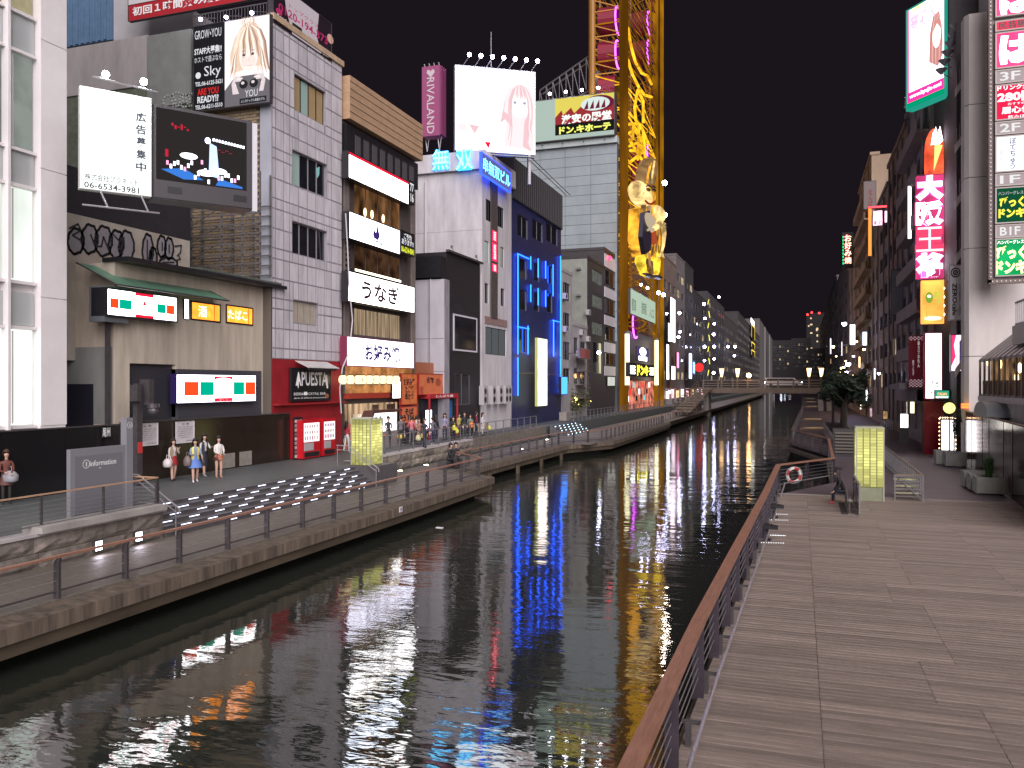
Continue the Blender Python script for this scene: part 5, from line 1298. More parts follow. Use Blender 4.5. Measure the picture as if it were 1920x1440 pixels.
GONP = em('gondola_glow', (.20, .01, .15), .55)
def gondola(x, z, y, lit=True, r=1.95, hl=1.5):
    g_ = MB().tube((0, 0, 0), (0, hl * 1.6, 0), r, 20).build('gondola', GON, WG, (x, y, z))
    n = 20
    MB().tube((0, -.05, 0), (0, -.001, 0), r * .93, 20).build('window_disc', GONP if lit else BLK, g_)
    if lit: MB().path([(r * .95 * math.cos(R(a)), -.10, r * .95 * math.sin(R(a))) for a in range(95, 300, 12)], .12, 6).build('neon_ring', PUR, g_)
for py, lit in ((5, True), (72, True), (140, False)):
    x, z = wp(1136, py, 1.6); gondola(max(1.8, x), z, 1.3, lit)
for py in (44, 98, 290, 330):
    x, z = wp(1216, py, .8); gondola(min(x, Lw - 1.5), z, .8)
x, z = wp(1205, 608, -.6); gondola(x - 2, z, .2, True, 2.3); x, z = wp(1178, 603, 2.0); gondola(2.2, z, 3.2, True, 1.7)
# golden statue hung on the frame; its colours glow in place of floodlighting
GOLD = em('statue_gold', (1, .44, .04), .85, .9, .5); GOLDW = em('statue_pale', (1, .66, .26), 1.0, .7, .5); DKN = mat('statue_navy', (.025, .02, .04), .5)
SX, SZ = wp(1210, 420, -2.2)
STt = WG.sub(SX, -2.2, SZ).make('giant_statue', 'giant floodlit golden smiling statue hanging on the wheel frame', 'statue')
def sv(px, py): x, z = STt.at(px, py, 0); return x, z
sx = (sv(1232, 400)[0] - sv(1188, 400)[0]) / 44; 
def ell(px, py, rx, rz, m, name, ry=1.2, y=0):
    x, z = sv(px, py); MB().ball((x, y, z), 1, 14, 10, sq=(rx * sx, ry, rz * .0705)).build(name, m, STt, smooth=True)
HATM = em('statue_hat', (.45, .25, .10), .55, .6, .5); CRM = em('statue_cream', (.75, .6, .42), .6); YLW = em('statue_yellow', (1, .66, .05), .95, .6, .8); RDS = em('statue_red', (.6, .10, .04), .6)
def stu(pts, r, m, name, y=-.6, r2=None):
    q = [(sv(*p)[0], y, sv(*p)[1]) for p in pts]; n_ = len(q) - 1; mb = MB()
    for i, (a, b) in enumerate(zip(q, q[1:])):
        ra = r + ((r2 if r2 is not None else r) - r) * i / n_; rb = r + ((r2 if r2 is not None else r) - r) * (i + 1) / n_
        mb.tube(a, b, ra, 8, r2=rb).ball(b, rb, 8, 6)
    mb.build(name, m, STt, smooth=True)
def spl(pts, y0, y1, m, name):
    P = [sv(*p) for p in pts]; ar = sum(P[i][0] * P[(i + 1) % len(P)][1] - P[(i + 1) % len(P)][0] * P[i][1] for i in range(len(P)))
    if ar < 0: P.reverse()
    MB().prism(P, y0, y1).build(name, m, STt)
# tall folded cap
spl([(1196, 346), (1199, 322), (1206, 303), (1214, 296), (1220, 305), (1221, 325), (1217, 346)], -.9, .5, HATM, 'cap')
stu([(1199, 344), (1202, 325), (1208, 307)], .16, GOLD, 'cap_fold', -1.0); stu([(1208, 344), (1211, 322), (1214, 304)], .14, GOLDW, 'cap_fold', -1.0)
# head with brows, eyes, nose, smiling mouth, beard and long ears
ell(1201, 365, 12, 22, GOLDW, 'head', 1.5); ell(1193, 368, 4, 6, GOLDW, 'nose', .6, -1.4); ell(1215, 368, 4, 14, GOLD, 'ear', .6, -.5)
for px_, py_ in ((1195, 357), (1206, 358)): ell(px_, py_, 2.2, 1.6, INK, 'eye', .3, -1.5)
stu([(1191, 351), (1195, 349), (1199, 352)], .10, DKN, 'brow', -1.5); stu([(1203, 353), (1207, 350), (1211, 354)], .10, DKN, 'brow', -1.4)
stu([(1191, 378), (1196, 383), (1203, 384), (1209, 379)], .14, em('mouth_red', (.5, .06, .03), .5), 'mouth', -1.4)
stu([(1194, 386), (1195, 398), (1198, 406)], .38, HATM, 'beard', -.9, .12); stu([(1203, 388), (1204, 400), (1203, 410)], .34, HATM, 'beard', -.9, .1)
# robe in overlapping folds, folded arms, sash
spl([(1190, 392), (1218, 384), (1232, 400), (1231, 452), (1226, 482), (1196, 482), (1188, 450)], -.7, .8, GOLD, 'robe')
spl([(1190, 400), (1201, 396), (1206, 430), (1203, 470), (1192, 478), (1186, 445)], -1.3, -.71, DKN, 'apron')
ell(1197, 414, 6, 13, CRM, 'sleeve', .8, -1.4); ell(1224, 402, 8, 16, GOLDW, 'shoulder', 1.0, -.8)
stu([(1224, 404), (1216, 424), (1203, 432)], .62, GOLDW, 'arm', -1.4, .36); stu([(1203, 432), (1198, 430), (1194, 433)], .30, CRM, 'hand', -1.5, .14)
stu([(1210, 388), (1206, 410), (1208, 440)], .16, CRM, 'robe_fold', -.85); stu([(1222, 410), (1224, 440), (1219, 470)], .18, HATM, 'robe_fold', -.8); stu([(1214, 430), (1216, 455), (1212, 478)], .16, HATM, 'robe_fold', -.8)
spl([(1204, 432), (1211, 434), (1212, 458), (1205, 460)], -1.5, -.9, RDS, 'sash')
# fish tucked under the arm
stu([(1230, 420), (1232, 440), (1230, 462), (1226, 476)], .42, GOLDW, 'fish', -1.1, .14); spl([(1226, 472), (1232, 484), (1226, 480), (1220, 485)], -1.2, -1.0, GOLDW, 'fish_tail'); ell(1230, 424, 1.6, 1.6, INK, 'fish_eye', .2, -1.55)
# bent legs in yellow leggings
stu([(1200, 470), (1196, 490), (1202, 510), (1208, 516)], .95, YLW, 'leg', -.3, .42); stu([(1220, 470), (1228, 490), (1228, 508), (1224, 518)], .72, YLW, 'leg', -.3, .36)
stu([(1204, 476), (1205, 496), (1211, 512)], .16, HATM, 'legging_fold', -1.0)
ell(1206, 517, 6, 3.5, DKN, 'boot', .8, -.5); ell(1225, 520, 5, 3.5, DKN, 'boot', .8, -.5)
for py, lab in ((343, 'upper'), (403, 'lower')):
    x, z = WG.at(1246, py, -1.5); p = WG.w(x, -1.5, z)
    Q = spot(p, 'dazzling warm floodlight on an arm beside the statue, the %s one' % lab, 'floodlights beside the statue', em('flood_warm', (1, .82, .7), 60), .42, None)
    MB().tube((0, 0, 0), (0, -2.2, -.6), .08).build('arm', YP, Q)
# slim pink brown tower behind the wheel
x0, z0 = FM.at(1236, 295, .5)
# lower part of the wheel base
sign(WG, 1182, 540, 588, 1229, 'pale green lit ad board tilted across the foot of the wheel', em('board_pale_green', (.62, .80, .62), .62), DSTEEL, .3, -1.0, [('観覧車', .12, .6, .15, .5, INK), ('道頓堀', .5, .55, .2, .5, INK), ('入口', .82, .6, .2, .4, MATS['print_brown'])], arms=True)
for px, yt, yb, lab in ((1176, 626, 722, 'near'), (1231, 638, 722, 'far')):
    x, z1 = wp(px, yt, -.9); _, z0 = wp(px, yb, -.9)
    Q = WG.sub(x, -.9, z0).make('light_column', 'tall glowing cream light column at the %s end of the store entrance' % lab, 'light column', 'light columns of the store entrance')
    MB().tube((0, 0, 0), (0, 0, z1 - z0), .32, 10).build('tube', em('column_cream', (1, .92, .58), 2.2, .4, .5, (1, 1, .3)), Q); MB().tube((0, 0, z1 - z0 + .002), (0, 0, z1 - z0 + .3), .4, 10).build('cap', STEEL, Q)
MB().box(.4, .3, 0, Lw - .4, 3.4, wp(1200, 625)[1]).build('entrance_hall', mat('hall_grey', (.16, .15, .17), .5, 0, .2, 1), WG)
YS = sign(WG, 1180, 679, 706, 1227, 'yellow store name sign over the entrance', em('sign_black_dim', (.03, .03, .03), .5), BLK, .5, -1.6, [('ドンキ', .5, .5, .45, .8, em('lett_yellow_strong', (1, .85, .05), 2.6), dict(bold=.06))], arms=False)
for s in (0, 1):
    for k in range(3): flat(YS, rect(.03 + s * .76, .22 + k * .22, .2 + s * .76, .36 + k * .22), WHITE, -.02)
PGs = sign(WG, 1194, 649, 676, 1216, 'violet white glowing emblem above the store name', em('sign_violet', (.12, .08, .3), .6), BLK, .2, -1.2, [], arms=False)
flat(PGs, oval(.5, .3, .28, .3, 14), COOLW, -.02); flat(PGs, rect(.15, .65, .85, .95), COOLW, -.02)
MB().box(1.5, .0, .1, Lw - 2, .28, 4.2).build('shop_interior', em('shop_bright_red', (1, .30, .2), .5, .9, .7), WG)
for i in range(9): MB().box(0, 0, 0, 1.2, .06, .8).build('shop_poster', [em('poster_white', (1, .9, .9), 2.0), em('poster_red', (.9, .05, .05), 1.2), em('poster_teal', (.2, .6, .6), 1.), em('poster_black', (.02, .02, .02), .5)][i % 4], WG, (2 + i * 2.2, -.07, 1.2 + 1.0 * (i % 3)))
# cluster of floodlights on long arms in front of the wheel foot
for px, py, s, lab in ((1202, 534, .26, 'first'), (1214, 540, .26, 'second'), (1235, 549, .42, 'third'), (1244, 553, .42, 'fourth'), (1123, 661, .3, 'low one over the dark doorway,')):
    x, z = FM.at(px, py, -3.0); p = FM.w(x, -3.0, z); spot(p, '%s violet white floodlight by the wheel foot' % lab, None, BULB, s * .7, None)

# ---- N. far west row
FCW = [
 (1235, 1268, 470, 'pale brown building with stacked balconies just beyond the wheel', mat('far_tan', (.17, .12, .10), .8, 0, .2, .5), [(1240, 492, 508, 1250, 2), (1256, 500, 520, 1266, 2), (1240, 530, 548, 1250, 2), (1256, 535, 555, 1266, 2), (1240, 568, 584, 1250, 2), (1240, 605, 620, 1250, 2)]),
 (1268, 1284, 478, 'narrow pale building with tall lit sign strip', mat('far_pale', (.15, .13, .13), .8, 0, .2, .5), [(1271, 510, 530, 1280, 1), (1271, 560, 580, 1280, 1)]),
 (1284, 1300, 492, 'dark slim building with a projecting roof platform', mat('far_dark', (.035, .03, .03), .8, 0, .2, .5), [(1287, 520, 540, 1296, 1)]),
 (1300, 1326, 545, 'dark building with yellow zigzag fire stair lights', mat('far_dark2', (.025, .022, .024), .8, 0, .2, .5), [(1303, 560, 572, 1310, 1), (1303, 600, 612, 1310, 1)]),
 (1326, 1358, 548, 'flat topped dark grey block with a floodlight on its roof', mat('far_grey', (.045, .038, .042), .8, 0, .2, .4), [(1330, 575, 590, 1342, 2), (1330, 610, 625, 1342, 2), (1344, 640, 655, 1354, 2)]),
 (1358, 1384, 590, 'grey block with two warm lit windows', mat('far_grey2', (.06, .05, .05), .8, 0, .2, .4), [(1372, 602, 616, 1379, 1), (1372, 622, 638, 1379, 1)]),
 (1384, 1424, 585, 'wide dark block with a yellow framed sign on its corner', mat('far_wide', (.04, .033, .036), .8, 0, .2, .4), [(1390, 620, 632, 1400, 1), (1390, 645, 657, 1400, 1), (1404, 625, 636, 1411, 1)]),
]
WLIT = em('far_window_lit', (1, .74, .42), .45, .6, .8); WDIM = em('far_window_dim', (.6, .55, .55), .05, .6, 1)
for n_, (l, r, yt, lab, m, ws) in enumerate(FCW):
    x0_, zt_ = FM.at(l, yt); x1_, _ = FM.at(r, yt); ws = []
    cols = max(2, int((x1_ - x0_) / 5.5)); fl = int((zt_ - 6) / 3.4); rw = random.Random(n_ * 7 + 1)
    pxs = [l + (r - l) * (c_ + .2) / cols for c_ in range(cols)]; pxe = [l + (r - l) * (c_ + .75) / cols for c_ in range(cols)]
    for c_ in range(cols):
        for f_ in range(fl):
            if rw.random() < .12: continue
            zc = 6.5 + f_ * 3.4; t_ = FM.o.x / ray(pxs[c_], 700).x
            ya = 720 - (zc + 1.6 - CAMZ) * FOC / t_; yb_ = 720 - (zc - CAMZ) * FOC / t_
            ws.append((pxs[c_], ya, yb_, pxe[c_], 2 if cols < 5 else 1))
    building(FM, l, r, yt, 'far_building', lab, m, [(a, b, c, d, e, WLIT if rw.random() < .16 else (WDIM if rw.random() < .3 else GLS)) for i, (a, b, c, d, e) in enumerate(ws)], depth=14, zb=UP, group='buildings along the far west bank')
# the pinkish slim tower right behind the wheel
x0, _ = FM.at(1236, 500); x1, _ = FM.at(1243, 500); zt_ = FM.at(1236, 293)[1]
Q = FM.sub(x0 - 6, 1, UP).make('slim_tower', 'slim pinkish brown tower rising right behind the wheel column', 'building')
MB().box(0, 0, 0, 10, 3, zt_ - UP).build('wall', mat('tower_pinkish', (.22, .13, .10), .8, 0, .15, .5), Q)
for k in range(5): MB().box(-.03, -.03, (k + 1) * 6, 10.03, -.002, (k + 1) * 6 + .1).build('joint', DSTEEL, Q)
# white cornered building far down the canal
Q0 = building(FM, 1424, 1452, 598, 'far_building', 'pale cornered building with white vertical fins near the bridge end', mat('far_white', (.10, .09, .09), .8, 0, .1, .3), [], depth=20, zb=UP, group='buildings along the far west bank')
for a in (.25, .55, .95): MB().box(Q0.W * a - 2, -.6, 0, Q0.W * a, -.003, Q0.H).build('fin', mat('far_fin', (.20, .18, .18), .8), Q0)
# signs on the far row
def fsign(l, yt, yb, r, lab, m, off=-1.2, grp='lit signs along the far west bank', tx=()):
    return sign(FM, l, yt, yb, r, lab, m, BLK, .3, off, tx, group=grp, arms=False, rim=.04)
PKW = em('sign_pink_white', (1, .80, .92), 3.0)
fsign(1257, 556, 640, 1266, 'tall pinkish white sign strip nearest the wheel', PKW)
fsign(1253, 605, 640, 1257, 'short white sign beside the tallest pink strip', WHITE)
fsign(1250, 645, 712, 1254, 'slim white sign strip low on the tan building', WHITE)
fsign(1259, 686, 712, 1266, 'white low sign with a round corner near the red disc', PKW)
fsign(1292, 662, 710, 1297, 'blue white vertical sign beyond the pink oval', COOLW)
fsign(1299, 678, 700, 1303, 'small blue sign low beside the blue white vertical one', em('sign_blue_far', (.2, .4, 1), 3))
fsign(1269, 660, 690, 1273, 'slim pink sign with a red core', em('sign_pink', (1, .25, .45), 2.4))
fsign(1408, 595, 605, 1414, 'white box on top of the yellow framed sign', WHITE, -1)
YF = em('frame_yellow', (1, .7, .05), 1.6)
for yt, yb in ((607, 632), (640, 650), (655, 665)):
    s_ = fsign(1409, yt, yb, 1415, 'dark panel with glowing yellow outline, ' + {607: 'tallest', 640: 'middle', 655: 'lowest'}[yt] + ' of three', BLK, -1); MB().box(0, -.1, 0, .5, -.03, s_.H).box(s_.W - .5, -.1, 0, s_.W, -.03, s_.H).box(0, -.1, s_.H - .4, s_.W, -.03, s_.H).build('rim_light', YF, s_)
fsign(1463, 662, 700, 1466, 'bright bluish sign strip over the far bridge end, tallest', COOLW, -2)
fsign(1470, 668, 686, 1473, 'bright bluish sign strip beside the tallest one', COOLW, -2)
fsign(1478, 645, 655, 1483, 'small white sign high at the canal end', WHITE, -2)
# yellow stair lights
x, z = FM.at(1329, 560, -1); Q = FM.sub(x, -1, 0).make('fire_stair', 'fire stair outlined with yellow lights', 'stair')
for k in range(7):
    _, za = Q.at(1329, 562 + k * 22); _, zb2 = Q.at(1329, 572 + k * 22)
    MB().tube((0, 0, za), (2.6 * (1 if k % 2 else -1), 0, zb2), .12, 4, 0).build('stair_light', em('stair_yellow', (.8, .75, .1), 1.6), Q)
MB().tube((0, .3, 0), (0, .3, Q.at(1329, 555)[1]), .15, 5).build('pole', DSTEEL, Q)
# round red lantern disc
x, z = FM.at(1311, 689, -2.5); p = FM.w(x, -2.5, z)
spot(p, 'big round red lantern among the far signs', None, em('lantern_red', (.9, .03, .03), 1.3), 1.0, None, 'red_lantern')
# many street floodlights along the row
FL = [(1250, 588), (1274, 587), (1275, 622), (1272, 632), (1348, 557), (1338, 627), (1339, 607), (1339, 650), (1339, 673), (1338, 699), (1365, 650), (1378, 650), (1377, 667), (1320, 570), (1322, 597), (1321, 650), (1321, 676), (1405, 702), (1255, 735)]
for i, (px, py) in enumerate(FL):
    x, z = FM.at(px, py, -2.2 - (i % 3) * .4); p = FM.w(x, -2.2 - (i % 3) * .4, z)
    spot(p, 'violet white street floodlight on the west row, %s' % ('beside the pink sign strips, %s one' % ORD[i] if px < 1290 else 'around the yellow stair, %s one' % ORD[i] if px < 1360 else 'beyond the yellow stair, %s one' % ORD[i]), 'street floodlights on the far west row', BULBO if py == 702 else BULB, .17 + .06 * (i % 2) + (x - 120) * .0011, None, 'street_floodlight')
# market stalls glow near the bridge foot
for i in range(9):
    px = 1262 + i * 9; x, z = FM.at(px, 712, -1.6); p = FM.w(x, -1.6, UP)
    Q = Fr(p.x, p.y, UP, 90).make('street_stall', '%s brightly lit shop stall from the store entrance on the far west row' % ORD[i], 'stall', 'lit stalls at the foot of the far west row')
    w2 = 3.2
    MB().box(0, .2, 0, w2, 1.4, 1.0).build('counter', MATS['counter_steel'], Q)
    MB().box(0, 1.2, 1.0, w2, 1.3, 2.4 + .3 * (i % 2)).build('back', [em('stall_white', (1, .92, .85), 1.8, .5, 1), em('stall_pink', (1, .5, .55), 1.5, .5, 1), em('stall_amber', (1, .6, .3), 1.4, .5, 1)][i % 3], Q)
    MB().box(-.1, -.2, 2.7, w2 + .1, 1.4, 2.82).build('roof', [WPAINT, MATS['canopy_red'], BLK][i % 3], Q)

# ---- O. footbridge
BM = mat('bridge_timber', (.15, .115, .09), .7, 0, .2, .8)
BG = Fr(-16.5, 151, 0, 0).make('footbridge', 'flat timber faced footbridge crossing the canal with a post and rail parapet', 'bridge')
Lb = 20.8
MB().box(0, 0, 4.0, Lb, 5, 4.95).build('deck_edge', BM, BG)
for z in (5.25, 5.65, 6.15): MB().box(0, .02, z, Lb, .2, z + (.16 if z < 6 else .2)).build('rail', BM, BG)
for i in range(9): piece('post', (.28, .24, 2.45), BM, BG, (.1 + i * (Lb - .5) / 8, -.06, 3.95))
for i in range(4): MB().box(0, 0, 0, .8, 5, 4.0).build('pier', CONC, BG, (.3 + i * (Lb - 1.6) / 3 if i in (0, 3) else (-1.5 if i == 1 else Lb), 0, 0))
# ramp down on the west side
RP = Fr(-17.0, 150.5, 0, -90).make('bridge_ramp', 'stepped timber railed ramp dropping from the bridge to the west quay', 'ramp')
for i in range(10):
    z = 4.9 - i * .34
    MB().box(i * 3.2, -.1, z - .22, i * 3.2 + 3.15, 2.5, z).box(i * 3.2 + .1, .0, .9, i * 3.2 + .3, .2, z - .221).build('step', BM, RP)
    MB().box(i * 3.2, -.1, z + .5, i * 3.2 + 3.15, .05, z + .62).box(i * 3.2, -.1, z + .95, i * 3.2 + 3.15, .05, z + 1.1).box(i * 3.2, -.12, z, i * 3.2 + .2, .05, z + 1.1).build('rail', BM, RP)
for px, lab in ((1353, 'west pair, nearer the stalls'), (1383, 'west pair, nearer mid bridge'), (1517, 'east pair, nearer mid bridge'), (1540, 'east pair, nearer the tree')):
    x, z1 = BG.at(px, 686, 2.0)
    Q = BG.sub(x, 2, 4.95).make('bridge_lamp', 'torch shaped warm lamp on the footbridge, ' + lab, 'lamp', 'torch lamps on the footbridge')
    MB().tube((0, 0, 0), (0, 0, 1.9), .18, 6).build('post', BM, Q)
    MB().tube((0, 0, 1.91), (0, 0, 3.4), .18, 8, r2=.42).build('shade', em('torch_glow', (1, .60, .28), 3.2), Q)
x, z = BG.at(1404, 704, -.5); spot(BG.w(x, -.5, z), 'round orange red light on the middle of the footbridge', None, BULBO, .4, None, 'warm_light')
# vehicle on the road beyond
x, z = BG.at(1470, 708, 2.6)
VQ = BG.sub(x, 2.8, 4.95).make('white_van', 'pale van crossing the footbridge level road', 'van')
MB().prism([(-3.3, .35), (3.0, .35), (3.1, .9), (2.4, 1.1), (1.7, 1.75), (-3.1, 1.75)], 0, 1.6).build('body', mat('van_white', (.5, .48, .5), .35), VQ)
MB().prism([(-2.9, 1.15), (1.9, 1.15), (1.5, 1.6), (-2.9, 1.6)], -.02, -.001).build('window', GLS, VQ)
for s in (-2.2, 2.1): MB().tube((s, -.03, .35), (s, .25, .35), .34, 12).build('wheel', BLK, VQ)
for s in (-3.2, 2.95): MB().ball((s, .2, .85), .14, 8, 6).build('headlight', BULBW, VQ)
# ---- P. end of the canal
FE = Fr(-60, 330, 0, 0)
for l, r, yt, m, lab in ((1448, 1484, 640, MATS['far_dark2'], 'dark block closing the canal, nearest the white finned building'), (1484, 1520, 636, MATS['far_dark2'], 'dark low block in the middle of the canal end'), (1520, 1566, 655, MATS['far_dark'], 'dark low block under the distant tower')):
    building(FE, l, r, yt, 'end_building', lab, m, [(l + 3 + 5 * c_, yt + 8 + 8 * f_, yt + 12 + 8 * f_, l + 6 + 5 * c_, 1, WLIT if (c_ * 5 + f_ * 3 + l) % 9 == 0 else WDIM if (c_ + f_) % 3 == 0 else GLS) for c_ in range(int((r - l - 4) / 5)) for f_ in range(6)], depth=20, zb=UP, group='buildings closing the canal')
FT2 = Fr(-60, 620, 0, 0)
TW = building(FT2, 1512, 1556, 588, 'distant_tower', 'very distant dark high rise with scattered warm windows and red roof lights', mat('tower_black', (.007, .006, .007), .9), [], depth=20, zb=UP)
rr = random.Random(5)
for i in range(30):
    px = rr.choice([1515, 1519, 1531, 1544, 1549, 1530, 1548]); py = 598 + rr.random() * 105
    x, z = TW.at(px, py, -.3); MB().box(0, 0, 0, 1.0 + .5 * (i % 3 == 0), .2, 1.0).build('lit_window', em('tower_window', (1, .75, .45), .9), TW, (x, -.25, z))
for px, py in ((1514, 590), (1522, 586), (1536, 587)):
    x, z = TW.at(px, py, -.5); MB().ball((0, 0, 0), .8, 8, 6).build('red_light', em('tower_red', (1, .05, .05), 3), TW, (x, -.5, z))
# ================================================================ east bank
# hoarding wall
HW2 = Fr(9.65, 62.6, LOW, -93.8).make('site_hoarding', 'glossy wine brown hoarding along the east promenade', 'hoarding')
ph = 3.0
for i in range(15):
    piece('panel', (2.24, .06, ph), HBR2, HW2, (i * 2.26, (i % 3) * .012, 0))
MB().box(0, -.03, ph + .001, 34, .1, ph + .06).build('top_rail', mat('rail_rust', (.10, .05, .045), .5), HW2)
# column and hanging sign tower
FCn = Fr(0, 54, 0, 0)
CM = mat('column_concrete', (.52, .48, .46), .75, 0, .12, .8, (1, 1, .25), .1)
x0, _ = FCn.at(1817, 400); x1, _ = FCn.at(1857, 400); x00 = x0 - .22
zt_ = FCn.at(1830, 22)[1]
CB = Fr(0, 54, LOW, 0).make('sign_building', 'pale concrete building with a giant column, stacked floor signs and a sloping glazed bay', 'building')
hj = [0] + [FCn.at(1830, y)[1] - LOW for y in (668, 465, 332, 195, 24)]
for a, b in zip(hj, hj[1:]):
    MB().slab([(x00, 1.0), (x00 + .01, .3), (x0, 0), (x1, 0), (x1, 1.2), (x00, 1.2)], a + .02, b - .02).build('column_section', CM, CB)
MB().slab([(x00 + .06, .9), (x0 + .03, .06), (x1 - .05, .06), (x1 - .05, 1.1), (x00 + .06, 1.1)], 0, hj[-1]).build('column_joint', DSTEEL, CB)
x2 = FCn.at(2000, 400)[0] + 6
ops = []
MB().box(x1 + .02, .6, 4.6, x2, 14, 32).box(x1 + .02, .62, 0, x2, 14, 4.6).build('wall', CM, CB)
MB().box(9.15, 3.4, 0, x1 + .02, 14, 30).build('stair_shaft', mat('shaft_dark', (.05, .042, .048), .8, 0, .3, .7), CB)
# stair flights seen between column and neon tower
for k in range(6):
    z = 5 + k * 3.4
    MB().prism([(8.9, z), (9.9, z + 1.6), (9.9, z + 2.1), (8.9, z + .5)], 2.2, 2.4).build('stair_flight', CM, CB)
    for j in range(6): MB().box(8.95 + j * .16, 2.18, z + .55 + j * .26, 8.97 + j * .16, 2.2, z + 1.5 + j * .26).build('baluster', STEEL, CB)
# sign tower
FS_ = Fr(0, 52.2, 0, 0)
xs0, _ = FS_.at(1862, 300); xs1 = FS_.at(1945, 300)[0]
zlo = FS_.at(1862, 523)[1]
TWR = Fr(xs0, 52.2, zlo, 0).make('sign_rack', 'bulb edged steel rack that carries the floor signs beside the column', 'sign rack')
MB().box(-.02, .25, 0, xs1 - xs0 + .1, .9, 17).build('rack', mat('rack_grey', (.30, .26, .27), .6, 0, .1, 1), TWR)
BDOT = em('rack_bulb', (.9, .85, .8), .8)
m = MB()
for k in range(70): m.box(-.13, .0, .1 + k * .235, -.08, .05, .16 + k * .235)
for k in range(12): m.box(-.05 + k * .22, .0, -.16, 0 + k * .22, .05, -.1)
m.build('bulb', BDOT, TWR, kind='stuff')
MB().box(-.2, .06, -.2, -.03, .5, 17).box(-.2, .06, -.25, xs1 - xs0, .5, -.03).build('rim', mat('rim_brown', (.16, .11, .10), .5), TWR)
HPINK = em('sign_hot_pink', (1, .06, .20), 1.5, .15, 1); PLW = em('letter_glow_white', (1, .93, .95), 3.2); 
def rs(yt, yb, lab, face, tx=(), frame=None, off=0.): return sign(FS_, 1866, yt, yb, 1946, lab, face, frame or mat('frame_tan', (.40, .35, .33), .5), .2, off, tx, group=None, arms=False, rim=.07)
rs(-26, 33, 'topmost hot pink sign with part of a big white hiragana on the sign rack', HPINK, [('は', .5, .5, .8, .9, PLW, dict(bold=.05))])
rs(40, 60, 'narrow red sign with dark brush characters on the sign rack', em('sign_deep_pink', (1, .04, .10), 1.1), [('民芸居酒屋', .62, .5, 1.1, .72, INKB, dict(bold=.04))])
rs(62, 130, 'hot pink square sign with a big white hiragana above the third floor plate', HPINK, [('は', .5, .5, .82, .80, PLW, dict(bold=.06))])
GPL = mat('plate_grey', (.30, .25, .25), .5); 
def plate(yt, yb, s):
    rs(yt, yb, 'grey floor plate reading ' + s + ' on the sign rack', GPL, [(s, .35, .5, .48, .64, em('plate_letter', (.9, .88, .88), .85), dict(bold=.02))])
plate(132, 158, '3F'); plate(229, 254, '2F'); plate(326, 350, '1F'); plate(422, 447, 'B1F')
s_ = rs(160, 227, 'red sign with price 280 in white below the third floor plate', em('sign_carmine', (.80, .02, .08), 1.0), [('280円', .5, .36, .9, .28, em('lett_bright', (1, .95, .95), 1.5), dict(bold=.04)), ('ドリンク全品', .5, .1, .9, .14, MATS['lett_bright'], dict(bold=.03)), ('居心伝', .5, .73, .7, .2, MATS['lett_bright'], dict(bold=.03)), ('おすすめ', .5, .56, .4, .07, MATS['lett_bright']), ('飲みほ', .5, .92, .4, .09, MATS['lett_bright'])])
rs(256, 324, 'white sign with blue brushed hiragana between floor plates 2F and 1F', em('sign_paper_white', (.95, .97, 1), 1.25), [('ぼ\nて\nち\nゅ\nう', .42, .5, .16, .86, mat('ink_navy', (.02, .03, .14), .5), dict(bold=.02)), ('神\n座\n店', .13, .62, .08, .45, MATS['ink_grey'])])
GSN = em('sign_dark_green', (.01, .13, .06), .55); YLT = em('letter_yellow', (.95, .85, .08), 1.2)
rs(352, 420, 'dark green sign with yellow hiragana below the first floor plate', GSN, [('びっくり', .5, .42, .8, .3, YLT, dict(bold=.06)), ('ドンキー', .5, .72, .85, .26, YLT, dict(bold=.06)), ('ハンバーグレストラン', .5, .17, .85, .1, LWH)])
rs(448, 519, 'brightly lit green sign with yellow hiragana, lowest on the sign rack', em('sign_green_lit', (.01, .40, .12), 1.0, .3, 1), [('びっくり', .5, .38, .95, .38, em('letter_yellow_hot', (1, .95, .35), 2.2), dict(bold=.06)), ('ドンキー', .5, .76, 1., .36, MATS['letter_yellow_hot'], dict(bold=.06)), ('ハンバーグレストラン', .5, .1, .9, .1, PLW)])
# glazed bay of the restaurant over the hoarding
FB2 = Fr(9.2, 0, 0, -90)
x0, _ = FB2.at(1838, 700); x1 = FB2.at(1975, 700)[0]
zb1_ = FB2.at(1838, 742)[1]; zt1 = FB2.at(1838, 675)[1]
GB = FB2.sub(x0, 0, 0).make('glazed_bay', 'long glazed restaurant bay with sloping glass roof above the east hoarding', 'building')
wB = x1 - x0
BAYL = em('bay_interior', (.75, .42, .20), .20, .9, 1.2)
MB().box(0, .5, zb1_ + .05, wB, .6, zt1).build('interior', BAYL, GB)
MB().box(0, -.12, zb1_ - .28, wB, .45, zb1_).build('sill', CM, GB)
MB().box(0, .15, 1.0, wB, 3, zb1_ - .3).build('wall', CONC2, GB)
GLB = mat('bay_glass', (.06, .05, .05), .05, 0, 0, 1)
FRB = mat('bay_frame', (.17, .14, .13), .5)
nb = 12
for i in range(nb + 1):
    x = wB * i / nb
    MB().box(x - .045, -.06, zb1_, x + .045, .04, zt1).build('mullion', FRB, GB)
    MB().tube((x, -.02, zt1), (x, 2.3, zt1 + 2.0), .05, 4).build('rafter', FRB, GB)
